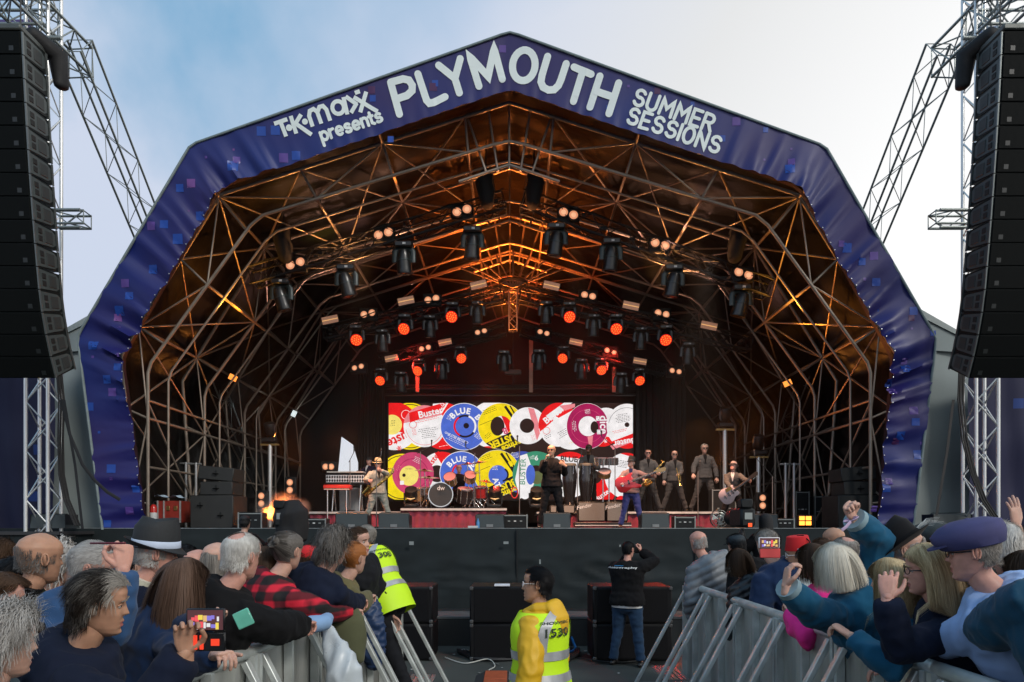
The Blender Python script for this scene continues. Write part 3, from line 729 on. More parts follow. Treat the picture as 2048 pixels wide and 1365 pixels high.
# ================================================================== stage platform, skirt
DZ = 1.78
t = stage = thing('stage_platform', (0, 15.2, 0), 'raised black stage deck with a draped black front skirt', 'stage')
mb = MB(); mb.box((0, 22.2, DZ - .06), (26, 14, .12)); mb.build('deck', deckM, t, smooth=0)
mb = MB(); mb.box((CX, 15.19, DZ - .02), (17.5, .02, .045)); mb.build('edge_trim', mat('edge_alu', (.42, .46, .47), .4, .5, .3, 9), t, smooth=0)
sk = mat('skirt_cloth', (.016, .022, .024), .66, 0, .35, 2.2, .004, 22, spec=.2)
mb = MB(); NX, NZ = 260, 34; vs = []
for j in range(NZ + 1):
    for i in range(NX + 1):
        x = -13 + 26 * i / NX; z = DZ * j / NZ - .005
        big_ = math.exp(-((x - 2.6) / 1.6) ** 2 - ((z - .8) / .5) ** 2) + .7 * math.exp(-((x + 6) / 1.8) ** 2 - ((z - 1.1) / .5) ** 2) + .5 * math.exp(-((x + .7) / 1.8) ** 2 - ((z - .7) / .5) ** 2)
        f = noise.noise(Vector((x * .5 + z * 1.9, z * 3.2 - x * .6, 2))) * .06 * (.15 + big_) + (1 - 2 * abs(noise.noise(Vector((x * 1.1 + z * 2.6, z * 2.5 - x * .8, 9))))) * .07 * big_ + .008 * noise.noise(Vector((x * 6, z * 1.2, 1)))
        vs.append((x, 15.2 - .02 - abs(f) * min(1, (DZ - z) * 3) - .02 * (DZ - z), z))
mb.add(vs, [(j * (NX + 1) + i, j * (NX + 1) + i + 1, (j + 1) * (NX + 1) + i + 1, (j + 1) * (NX + 1) + i) for j in range(NZ) for i in range(NX)])
mb.build('front_skirt', sk, t, smooth=60)
for px, py, w_, h_ in ((823, 1087, 9, 7), (1012, 1086, 10, 5), (1080, 1124, 3, 9), (1240, 1092, 3, 4), (690, 1110, 4, 3)):
    mb = MB(); mb.box(P(px, py, 15.02), (w_ * .01, .006, h_ * .01)); mb.build('tape_patch', mat('tape_pale', (.25, .28, .28), .6), t, smooth=0)
for x in (-7.2, -3.6, .1, 3.7, 7.3): mb = MB(); mb.box((x, 15.13, .9), (.02, .04, 1.7)); mb.build('cloth_seam', mat('seam_dark', (.006, .007, .008), .8), t, smooth=0)
t = thing('pit_platform', (0, 12, 0), 'low black camera platform with a grey edge in front of the stage', 'platform')
mb = MB(); mb.box((0, 12.2, .2), (22, 1.5, .4)); mb.build('body', mat('pit_black', (.017, .021, .023), .55, 0, .3, 2, .003, 15), t, smooth=0)
mb = MB(); mb.box((0, 11.82, .425), (22, .74, .045), b=.008); mb.build('top_board', mat('grey_board', (.085, .09, .092), .6, 0, .35, 4), t, smooth=0)
# stage sides beyond the arch (PA wings)
for sg, nm in ((-1, 'left'), (1, 'right')):
    t = thing('wing_platform', (sg * 11, 14.8, 0), 'black skirted side platform under the %s truss tower' % nm, 'platform')
    mb = MB(); mb.box((sg * 11.2, 14.6, .83), (5.4, 1.1, 1.66)); mb.build('body', sk, t, smooth=0)
    mb = MB(); mb.box((sg * 11.2, 14.6, 1.69), (5.5, 1.2, .06)); mb.build('top', mat('wing_deck', (.03, .03, .032), .6), t, smooth=0)
# ================================================================== people library
def skinmat(name, c): 
    m = mat(name, c, .5, 0, .2, 22, .0012, 160, spec=.4); b = m.node_tree.nodes['Principled BSDF']; b.inputs['Subsurface Weight'].default_value = .12; b.inputs['Subsurface Radius'].default_value = (.02, .008, .004); b.inputs['Subsurface Scale'].default_value = .4
    return m
SK = {'pale': skinmat('skin_pale', (.56, .33, .25)), 'pink': skinmat('skin_pink', (.58, .30, .23)), 'tan': skinmat('skin_tan', (.46, .25, .16)), 'dark': skinmat('skin_dark', (.10, .045, .025)), 'warm': skinmat('skin_warm', (.52, .29, .19))}
lipM = mat('lips', (.42, .14, .12), .45); eyeW = mat('eye_white', (.42, .38, .35), .4, spec=.2); irisM = mat('iris', (.03, .02, .015), .2)
shadesM = mat('dark_lens', (.008, .008, .009), .12); frameM = mat('spectacle_frame', (.02, .018, .018), .3); clearM = mat('clear_frame', (.75, .7, .68), .3)
hair_cache = {}
def hairmat(name, dark, light):
    if name in hair_cache: return hair_cache[name]
    m = bpy.data.materials.new('hair_' + name); m.use_nodes = True; nt = m.node_tree; N = nt.nodes; L = nt.links; b = N['Principled BSDF']
    at = N.new('ShaderNodeAttribute'); at.attribute_name = 'tone'; mx = N.new('ShaderNodeMix'); mx.data_type = 'RGBA'; mx.inputs[6].default_value = (*dark, 1); mx.inputs[7].default_value = (*light, 1)
    L.new(at.outputs['Fac'], mx.inputs[0]); L.new(mx.outputs[2], b.inputs['Base Color']); b.inputs['Roughness'].default_value = .5; b.inputs['Specular IOR Level'].default_value = .12
    hair_cache[name] = m; return m
HM = {'brown': ((.018, .010, .006), (.085, .048, .028)), 'black': ((.004, .004, .005), (.014, .013, .014)), 'darkgrey': ((.022, .019, .017), (.22, .20, .18)), 'grey': ((.16, .15, .14), (.55, .53, .5)),
      'saltdark': ((.016, .011, .008), (.34, .31, .27)), 'white': ((.36, .34, .31), (.78, .76, .71)), 'blonde': ((.22, .13, .055), (.74, .58, .34)), 'platinum': ((.50, .44, .34), (.92, .87, .74)), 'ginger': ((.14, .04, .012), (.48, .19, .06)), 'salt': ((.05, .045, .04), (.42, .39, .35)), 'longbrown': ((.016, .010, .008), (.14, .085, .06))}
def hm(k): return hairmat(k, *HM[k])

# ---- head surface
_ZF = [(-.122, .056), (-.116, .072), (-.106, .081), (-.090, .084), (-.07, .0855), (-.05, .0855), (-.030, .085), (-.010, .084), (.010, .0855), (.030, .0905), (.05, .0915), (.07, .084), (.09, .066), (.104, .043), (.113, .018)]
_ZB = [(-.122, .012), (-.105, -.012), (-.09, -.038), (-.07, -.062), (-.045, -.078), (-.015, -.09), (.02, -.099), (.05, -.10), (.075, -.088), (.095, -.063), (.107, -.034), (.113, -.012)]
_ZW = [(-.122, .020), (-.114, .030), (-.104, .041), (-.085, .053), (-.06, .062), (-.03, .069), (0, .0735), (.03, .0775), (.055, .077), (.078, .068), (.095, .051), (.107, .029), (.113, .012)]
def lerpt(T, z):
    if z <= T[0][0]: return T[0][1]
    for (a, b), (c, d) in zip(T, T[1:]):
        if z <= c: return b + (d - b) * (z - a) / (c - a)
    return T[-1][1]
def head_pt(z, a, female=False):
    f = lerpt(_ZF, z); b = lerpt(_ZB, z); w = lerpt(_ZW, z)
    c = (f + b) / 2; r = (f - b) / 2
    ca, sa = math.cos(a), math.sin(a); e = 2.35 if ca > 0 else 2.0
    k = (abs(ca) ** e + abs(sa) ** e) ** (-1 / e)
    x = w * sa * k; y = c + r * ca * k
    if ca > 0:
        def g(u, s): return math.exp(-(u / s) ** 2)
        ax = abs(x)
        if -.046 < z < .02:
            t = (.02 - z) / .052 if z > -.032 else max(0, 1 - (-.032 - z) / .012)
            y += .0225 * t * g(x, .0085 + .007 * max(0, t - .35)) * min(1, ca * 1.5)
        y -= .011 * g(ax - .030, .015) * g(z - .002, .012) * ca
        y += .004 * g(ax - .030, .02) * g(z - .024, .008)
        y += .004 * g(ax - .042, .02) * g(z + .03, .018)
        y += g(ax, .019) * (.0065 * g(z + .0605, .0055) + .0055 * g(z + .077, .006)) - .002 * g(ax, .022) * g(z + .0685, .0025)
        y += .006 * g(ax, .019) * g(z + .106, .012) - .003 * g(ax, .025) * g(z + .091, .006)
    return Vector((x, y, z))
_HEADS = {}
def head_mesh(q=1):
    if q in _HEADS: return _HEADS[q]
    nz = (22, 34, 60)[q]; na = (24, 40, 64)[q]; zs = [-.122 + .235 * (i / (nz - 1)) for i in range(nz)]
    rings = []
    for z in zs:
        ring = []
        for j in range(na):
            u = 2 * math.pi * j / na; a = u - .32 * math.sin(u)      # denser towards the face
            ring.append(head_pt(z, a))
        rings.append(ring)
    mb = MB(); mb.loft(rings, True, 0)
    # lips
    for i, f in enumerate(mb.f):
        c = sum((Vector(mb.v[k]) for k in f), Vector()) / len(f)
        if q > 0 and c.y > .07 and abs(c.x) < .0235 * (1 - ((c.z + .069) / .03) ** 2) and -.0805 < c.z < -.0585: mb.m[i] = 1
    # ears
    for s in (-1, 1):
        E = []; n_ = 10
        for k in range(n_ + 1):
            a = R(-60 + 290 * k / n_); E.append(V(s * (.0765 + .0045 * (1 - math.cos(a))), -.010 - .0135 * math.cos(a), .002 + .027 * math.sin(a)))
        mb.limb(E, [.0042] * len(E), 6, mi=0); mb.ball(V(s * .0735, -.009, 0), (.006, .0125, .024), 8, 6, 0)
        mb.limb([V(s * .071, .002, -.02), V(s * .078, -.006, -.024), V(s * .079, -.012, .018)], [.008, .009, .007], 6, mi=0)
        if q > 0:
            mb.ball(V(s * .0305, .0675, .001), .0122, 10, 8, 2); mb.ball(V(s * .0305, .0748, .001), .0066, 8, 6, 3)
            if q > 1:   # eyelids
                mb.limb([V(s * (.0305 - .014), .0735, .005), V(s * .0305, .0785, .0085), V(s * (.0305 + .015), .0705, .005)], [.003, .0042, .003], 6, mi=0)
    _HEADS[q] = mb; return mb

# ---- hands (right hand: wrist at origin, fingers +Y, palm faces -Z, thumb on -X side)
HP = {'relaxed': ((22, 28, 20), 18, 0), 'rail': ((48, 42, 25), 10, 0), 'fist': ((78, 92, 55), -22, 1), 'grip': ((50, 58, 35), 12, 0), 'flat': ((8, 8, 6), 34, 0), 'pinch': ((40, 30, 20), 14, 0), 'phone': ((30, 52, 30), 30, 0)}
_HANDS = {}
def hand_mesh(pose, q=1):
    k = (pose, q)
    if k in _HANDS: return _HANDS[k]
    curl, spread, tb = HP[pose]; mb = MB()
    mb.limb([V(0, -.04, 0), V(0, 0, 0), V(.002, .03, 0), V(.003, .07, -.001), V(.003, .088, -.001)], [(.028, .022), (.027, .019), (.036, .017), (.042, .0145), (.040, .0115)], 12, up=(0, 0, 1))
    for i, (x, l, r) in enumerate(((-.030, .074, .0092), (-.010, .083, .0095), (.011, .077, .0090), (.030, .060, .0080))):
        p = V(x + .003, .082 - abs(i - 1.2) * .004, 0); pts = [p - V(0, .02, 0), p]; a = 0; yaw = R((i - 1.5) * (2 + spread * .22))
        for j, (c, f) in enumerate(zip(curl, (.46, .30, .24))):
            a += R(c + (3 * i if pose in ('relaxed', 'rail') else 0)); d = V(math.sin(yaw) * math.cos(a), math.cos(yaw) * math.cos(a), -math.sin(a)); p = p + d * (l * f); pts.append(p)
        mb.limb(pts, [r * 1.08, r * 1.05, r, r * .92, r * .8], 8)
    if tb: pts = [V(-.026, .022, -.006), V(-.046, .045, -.024), V(-.03, .068, -.043), V(-.006, .078, -.046)]
    elif pose in ('grip', 'pinch', 'phone'): pts = [V(-.024, .015, -.006), V(-.050, .04, -.02), V(-.056, .066, -.036), V(-.046, .088, -.046)]
    else: pts = [V(-.024, .015, -.004), V(-.050, .04, -.010), V(-.062, .066, -.016), V(-.064, .090, -.02)]
    mb.limb(pts, [.0145, .0125, .0105, .0088], 8)
    me = remesh(mb, (.0075, .0045, .0032)[q], 1, 'hand'); _HANDS[k] = me; return me

def rotz(a): return Matrix.Rotation(a, 3, 'Z')
def ik(S, T, a, b, hint):
    d = T - S; L_ = min(d.length, (a + b) * .985); d.normalize(); T = S + d * L_
    x = (a * a - b * b + L_ * L_) / (2 * L_); h = math.sqrt(max(0, a * a - x * x)); u = (hint - d * hint.dot(d)); u = u.normalized() if u.length > 1e-4 else Vector((0, 0, -1))
    return S + d * x + u * h, T

class Sk: pass
def skeleton(k, yaw, lean, side, hyaw, hpitch, build, sit, droll=0, twist=0):
    s = Sk(); s.k = k; B = Matrix.Rotation(-lean, 3, 'X') @ Matrix.Rotation(side, 3, 'Y') @ Matrix.Rotation(twist, 3, 'Z')
    hip = V(0, 0, .95); s.B = B; s.hip = hip
    def up(x, y, z): return (hip + B @ (V(x, y, z) - hip)) * k
    w = build
    s.rings = [(up(0, -.005, .86), .165 * w, .118 * w), (up(0, -.012, .94), .172 * w, .124 * w), (up(0, 0, 1.04), .158 * w, .112 * w), (up(0, .0, 1.12), .152 * w, .108 * w), (up(0, .002, 1.22), .165 * w, .118 * w),
               (up(0, -.002, 1.32), .180 * w, .122 * w), (up(0, -.006, 1.375), .170 * w, .112 * w), (up(0, -.010, 1.425), .128 * w, .090 * w), (up(0, -.008, 1.462), .082 * w, .070 * w)]
    s.rings = [(c, a * k, b * k) for c, a, b in s.rings]; s.X = B @ V(1, 0, 0); s.Y = B @ V(0, 1, 0); s.Z = B @ V(0, 0, 1)
    s.neck0 = up(0, -.01, 1.44); s.neck1 = up(0, .012, 1.518)
    s.sh = [up(-.168 * w, -.012, 1.372), up(.168 * w, -.012, 1.372)]
    H = B @ Matrix.Rotation(lean * .85, 3, 'X') @ Matrix.Rotation(-side * .6, 3, 'Y'); H = H @ Matrix.Rotation(hyaw, 3, 'Z') @ Matrix.Rotation(-hpitch, 3, 'X') @ Matrix.Rotation(droll, 3, 'Y')
    s.H = H; s.head = s.neck1 + H @ V(0, .012, .108) * k; s.crown = s.head + H @ V(0, 0, .113) * k
    return s
def surf(s, u, a, off=0.):
    """point on the torso: u ring index (float), a angle (0 = front, pi/2 = right)"""
    i = min(len(s.rings) - 2, max(0, int(u))); t = u - i; (c0, a0, b0), (c1, a1, b1) = s.rings[i], s.rings[i + 1]
    c = c0.lerp(c1, t); rx = a0 + (a1 - a0) * t + off; ry = b0 + (b1 - b0) * t + off
    return c + s.X * (rx * math.sin(a)) + s.Y * (ry * math.cos(a))
def torso(mb, s, t, lo=0, hi=9, n=18, flare=0.):
    rings = []
    for i, (c, rx, ry) in enumerate(s.rings[lo:hi]):
        e = 2.4; ring = []
        for j in range(n):
            a = 2 * math.pi * j / n; ca, sa = math.cos(a), math.sin(a); q = (abs(ca) ** e + abs(sa) ** e) ** (-1 / e); f = flare * max(0, 2 - i) * .5
            ring.append(c + s.X * ((rx + t + f) * sa * q) + s.Y * ((ry + t + f) * ca * q))
        rings.append(ring)
    mb.loft(rings)
def head_frame(s): return Matrix.Translation(s.head) @ s.H.to_4x4() @ Matrix.Scale(s.k, 4)

def hair(s, root, kind, colour, q, seed=1, count=None, tone=None):
    """strand hair over a thin scalp cap; kind decides mask, length and combing"""
    r = random.Random(seed); M_ = head_frame(s); vs, fs, tn = [], [], []
    cfg = dict(short=(.030, 3, .3, .0022), crop=(.012, 2, .3, .0022), messy=(.046, 4, 1.1, .0030), bob=(.17, 7, .30, .0032), long=(.40, 11, .5, .0036), curly=(.075, 5, 1.6, .0034), side=(.013, 2, .35, .0024), bun=(.06, 3, .12, .0026), parted=(.085, 5, .3, .003), thinlong=(.12, 6, .5, .0022), ring=(.022, 3, .3, .0022), mid=(.26, 9, .4, .0036))
    ln, seg, rough, wd = cfg[kind]
    cnt = int((count or (300, 1300, 3200)[q]) * 1.2)
    if kind in ('long', 'mid', 'bob') : cnt = int(cnt * 1.15)
    if kind == 'thinlong': cnt = int(cnt * .55)
    if kind == 'side': cnt = int(cnt * (.8 if q < 2 or colour != 'darkgrey' else .42))
    wd *= (3.0, 1.2, .72)[q]
    def scalp(p, a):
        z = p.z; front = math.cos(a)
        if kind in ('side', 'thinlong'):
            back = -front
            lim = .062 - .03 * max(0, front) * 1.5
            return -.055 < z < .020 + .022 * max(0, back) + .03 * noise.noise(p * 30) and front < .45 and not (front > .1 and z < -.01)
        if kind == 'ring' and (p - V(0, -.045, .10)).length < .036: return False
        if front > .55: return z > .070
        if front > .15: return z > .045 - .02
        if front > -.15: return z > .012 
        if front > -.45: return z > -.035
        return z > (-.075 if kind in ('messy', 'curly', 'long', 'bob', 'mid') else -.062)
    # cap
    na, nz = 40, 30; grid = {}
    capo = {'crop': .003, 'side': .003, 'ring': .004, 'short': .006, 'parted': .012, 'messy': .013, 'curly': .018, 'bun': .006, 'thinlong': .002}.get(kind, .012)
    for i in range(nz + 1):
        z = -.08 + .193 * i / nz
        for j in range(na):
            a = 2 * math.pi * j / na; p = head_pt(z, a)
            if abs(p.x) > .07 and p.z < .03 and p.y > -.03: pass
            nrm = V(p.x * 1.2, p.y + .005, (p.z - .0) * .8).normalized(); grid[(i, j)] = (len(vs), scalp(p, a)); vs.append(p + nrm * capo); tn.append(.38 + .25 * (noise.noise(p * 40) * .5 + .5))
    for i in range(nz):
        for j in range(na):
            f = [grid[(i, j)], grid[(i, (j + 1) % na)], grid[(i + 1, (j + 1) % na)], grid[(i + 1, j)]]
            if kind != 'side' and all(g_[1] for g_ in f): fs.append(tuple(g_[0] for g_ in f))
    tipi = len(vs); top = head_pt(.113, 0)
    if kind not in ('side', 'thinlong', 'ring'):
        vs.append(V(0, 0, .113 + capo)); tn.append(.4)
        for j in range(na): fs.append((grid[(nz, j)][0], grid[(nz, (j + 1) % na)][0], tipi))
    ctr = V(0, -.01, .02)
    made = 0; tries = 0
    while made < cnt and tries < cnt * 8:
        tries += 1; z = -.075 + .188 * (r.random() ** .8); a = r.random() * 2 * math.pi; p = head_pt(z, a)
        if not scalp(p, a): continue
        made += 1; nrm = (p - ctr).normalized(); L_ = ln * (.7 + .6 * r.random()); d = nrm * .8
        part = 1 if p.x > (.012 if kind == 'parted' else 0) else -1
        fl = V(part * .55, -.30, -.75) if z > .03 else V(part * .12, -.12, -1)
        if kind in ('short', 'crop', 'messy', 'curly') and z > .03: fl = V(.25 * (1 if seed % 2 else -1), -.75, -.35)
        if kind in ('bob', 'mid', 'long') and p.y > .02: fl = V((1 if p.x > 0 else -1) * .95, -.5, -.5)
        tg = (fl - nrm * fl.dot(nrm)); tg = tg.normalized() if tg.length > .05 else V(0, -1, 0)
        d = tg + nrm * {'short': .28, 'crop': .22, 'side': .18, 'ring': .2, 'messy': .5, 'curly': .9, 'parted': .3, 'thinlong': .2, 'bob': .30, 'long': .22, 'mid': .24, 'bun': .1}[kind]
        if kind in ('long', 'mid'): L_ = ln * (.82 + .25 * r.random()) + max(0, z + .02) * .9
        if kind == 'bob': L_ = (.135 + z * 1.05) * (.9 + .18 * r.random())
        if kind == 'bun': d = (V(0, -.115, .045) - p).normalized() * .95 + nrm * .25; L_ = (V(0, -.115, .045) - p).length * .98
        d = (d + V(r.uniform(-1, 1), r.uniform(-1, 1), r.uniform(-1, 1)) * .20 * rough).normalized(); pts = [p + nrm * capo * 1.05]
        clump = noise.noise(p * 28 + V(seed, 0, 0)); st = L_ / seg; ph = r.random() * 6
        for j in range(seg):
            g_ = {'messy': .30, 'curly': .34, 'short': .12, 'crop': .1, 'side': .15, 'ring': .2, 'parted': .35, 'bun': 0, 'thinlong': .5}.get(kind, .48)
            d = d + V(0, 0, -g_) + V(clump, noise.noise(p * 22 + V(5, j, 0)), noise.noise(p * 20 + V(j, 8, seed))) * (.28 * rough)
            if kind == 'curly': d += V(math.sin(ph + j * 2.1), math.cos(ph + j * 2.1), math.sin(j * 1.7 + ph)) * .55
            d.normalize(); nx = pts[-1] + d * st
            # keep outside the skull and, for long hair, off the shoulders
            e = V(nx.x / .079, (nx.y + .004) / .098, (nx.z - .005) / .115) if nx.z > -.02 else V(nx.x / .075, (nx.y + .012) / .085, 0)
            l_ = e.length; mn = 1 + capo * 7
            if l_ < mn and l_ > 1e-3:
                sc_ = mn / l_; nx = V(nx.x * sc_, (nx.y + .004) * sc_ - .004, nx.z if nx.z < -.02 else (nx.z - .005) * sc_ + .005)
            if nx.z < .05 and nx.y > .030 and kind in ('long', 'mid', 'bob'): nx.y -= (nx.y - .03) * .7; nx.x = (1 if nx.x > 0 else -1) * max(abs(nx.x), .079)
            if kind in ('long', 'mid') : nx.x += .0035 * math.sin(ph * .3 + j * 1.1 + clump * 6)
            if nx.z < -.17 and kind in ('long', 'mid'):
                o_ = (-.17 - nx.z); nx.y = min(nx.y, -.055 - o_ * .35) if nx.y < .03 else max(nx.y, .075 + o_ * .25)
            pts.append(nx)
        b0 = len(vs); t_ = min(1, max(0, .5 + (tone(p) if tone else 0) + clump * .5 + r.uniform(-.28, .28)))
        sd = d.cross(nrm); sd = sd.normalized() if sd.length > .01 else V(1, 0, 0)
        for j, p_ in enumerate(pts):
            w_ = wd * (1 - .75 * j / (len(pts) - 1)) ; vs += [p_ - sd * w_ * .5, p_ + sd * w_ * .5]; tn += [t_, t_]
        fs += [(b0 + 2 * j, b0 + 2 * j + 1, b0 + 2 * j + 3, b0 + 2 * j + 2) for j in range(len(pts) - 1)]
    if kind == 'bun':
        mb = MB(); b0 = len(vs); mb.ball(V(0, -.122, .05), (.034, .026, .032), 14, 10)
        for j in range(5): mb.limb([V(.03 * math.cos(a_), -.128 - .012 * math.sin(3 * a_ + j), .05 + .028 * math.sin(a_)) + V(0, .005 * j - .01, 0) for a_ in [2 * math.pi * i / 12 for i in range(13)]], [.011 + .004 * math.sin(i + j) for i in range(13)], 6)
        vs += [Vector(v) for v in mb.v]; fs += [tuple(i + b0 for i in f) for f in mb.f]; tn += [r.random() * .8 for _ in mb.v]
    me = bpy.data.meshes.new('hair'); me.from_pydata([M_ @ v for v in vs], [], fs); at = me.attributes.new('tone', 'FLOAT', 'POINT'); at.data.foreach_set('value', tn)
    me.materials.append(hm(colour)); me.shade_smooth(); return link('hair', me, root, local=True)

def glasses(s, root, dark=True, up=False, m=None):
    M_ = head_frame(s); mb = MB(); z = .002 if not up else .075; y0 = .099 if not up else .082
    fm = m or (frameM if not dark else shadesM)
    for sg in (-1, 1):
        c = [V(sg * .032 + .024 * math.cos(a_), y0 - .012 * abs(math.cos(a_) * .5 + sg * .5) ** 2, z + .017 * math.sin(a_)) for a_ in [2 * math.pi * i / 14 for i in range(14)]]
        if dark: mb.prism(c, (0, .003, 0), 1)
        mb.limb(c + [c[0]], [.0022] * 15, 5, cap='flat', mi=0)
        mb.limb([V(sg * .056, y0 - .014, z + .004), V(sg * .076, .05, z + .006), V(sg * .080, -.012, z + .008)], [.0028] * 3, 5, mi=0)
    mb.tube(V(-.009, y0, z + .004), V(.009, y0, z + .004), .002, n=5, mi=0)
    mb.v = [tuple(M_ @ Vector(v)) for v in mb.v]; return mb.build('sunglasses' if dark else 'spectacles', [fm, shadesM], root, local=True, smooth=60)

def hat(s, root, kind, m, band=None, tilt=0., scale=1.):
    M_ = head_frame(s) @ Matrix.Translation((0, -.005, -.012)) @ Matrix.Rotation(tilt, 4, 'X'); mb = MB(); bb = MB()
    def ell(rx, ry, z, n_=32, dz=None, cy=0): return [V(rx * math.sin(2 * math.pi * j / n_), cy + ry * math.cos(2 * math.pi * j / n_), z + (dz(2 * math.pi * j / n_) if dz else 0)) for j in range(n_)]
    if kind in ('trilby', 'straw', 'fedora', 'porkpie'):
        h = {'trilby': .125, 'straw': .11, 'fedora': .125, 'porkpie': .095}[kind]; br = {'trilby': .030, 'straw': .062, 'fedora': .05, 'porkpie': .035}[kind]; z0 = .042
        bz = (lambda a_: -.034 * math.cos(a_) + .006) if kind == 'trilby' else (lambda a_: -.018 * math.cos(a_) + .014 * abs(math.sin(a_)) ** 2)
        bz2 = lambda a_: bz(a_) * .35
        dent = 0 if kind == 'porkpie' else 1
        R_ = [ell(.082, .101, z0 - .004), ell(.087 + br, .107 + br, z0 - .004, dz=bz), ell(.088 + br, .108 + br, z0, dz=bz), ell(.088, .106, z0 + .004), ell(.086, .104, z0 + .03), ell(.082, .098, z0 + h * .75),
              ell(.066, .086, z0 + h, dz=lambda a_: .016 * math.cos(a_) * dent), ell(.052, .068, z0 + h + .002, dz=lambda a_: -.018 * math.cos(a_ * 1) * dent - .004), ell(.018, .045, z0 + h - .018 * dent - .004), ]
        mb.loft(R_)
        if band: bb.loft([ell(.0895, .1075, z0 + .002), ell(.0905, .1085, z0 + .004), ell(.0885, .1065, z0 + .032), ell(.0865, .1045, z0 + .034)])
    elif kind == 'fez':
        mb.loft([ell(.083, .10, .05), ell(.084, .101, .052), ell(.068, .08, .155), ell(.062, .074, .158)]); 
        if band: bb.limb([V(0, 0, .16), V(-.03, -.04, .162), V(-.06, -.075, .12), V(-.065, -.08, .08)], [.003, .004, .005, .008], 6)
    elif kind == 'flatcap':
        mb.loft([ell(.079, .098, .028), ell(.088, .106, .032), ell(.098, .122, .062, cy=.008), ell(.099, .124, .085, cy=.008), ell(.082, .105, .112, cy=-.002), ell(.045, .06, .128), ell(.01, .012, .131)])
        pk = [V(.075 * math.sin(a_), .075 + .075 * math.cos(a_), .052 - .014 * math.cos(a_)) for a_ in [R(-88 + 176 * i / 12) for i in range(13)]]
        mb.prism(pk, (0, 0, .006))
        if band: bb.ball(V(0, 0, .131), (.008, .008, .004), 8, 4)
    elif kind == 'cap':
        mb.loft([ell(.081, .100, .03), ell(.084, .104, .034), ell(.085, .104, .07), ell(.074, .09, .102), ell(.045, .055, .122), ell(.008, .01, .127)])
        pk = [V(.07 * math.sin(a_), .07 + .105 * math.cos(a_) * (1 if abs(a_) < 1.5 else 0), .044 - .012 * math.cos(a_)) for a_ in [R(-90 + 180 * i / 12) for i in range(13)]]; mb.prism(pk, (0, 0, .005))
        if band: bb.ball(V(0, 0, .127), (.008, .008, .005), 8, 4)
    elif kind == 'beanie':
        mb.loft([ell(.084, .102, -.005), ell(.088, .107, 0), ell(.088, .108, .035), ell(.084, .104, .05), ell(.078, .096, .09), ell(.05, .06, .13), ell(.01, .012, .14)])
    elif kind == 'hood':
        mb.loft([ell(.10, .115, -.13, cy=-.03), ell(.098, .118, -.05, cy=-.022), ell(.098, .120, .03, cy=-.018), ell(.086, .105, .09, cy=-.012), ell(.05, .062, .13, cy=-.008), ell(.01, .012, .138)])
    elif kind == 'guardcap':
        mb.loft([ell(.082, .10, .03), ell(.085, .103, .032), ell(.086, .104, .06), ell(.105, .125, .095), ell(.10, .12, .108), ell(.04, .05, .115)]); mb.prism([V(.07 * math.sin(a_), .07 + .07 * math.cos(a_), .035 - .02 * math.cos(a_)) for a_ in [R(-88 + 176 * i / 10) for i in range(11)]], (0, 0, .005))
    T_ = Matrix.Scale(scale, 4)
    mb.v = [tuple(M_ @ (T_ @ Vector(v))) for v in mb.v]; o = mb.build('hat' if kind not in ('cap', 'flatcap', 'guardcap', 'hood') else ('hood' if kind == 'hood' else 'cap'), m, root, local=True, smooth=50)
    if band and bb.v:
        bb.v = [tuple(M_ @ (T_ @ Vector(v))) for v in bb.v]; bb.build('hat_band' if kind != 'fez' else 'tassel', band, o, local=True, smooth=50)
    return o

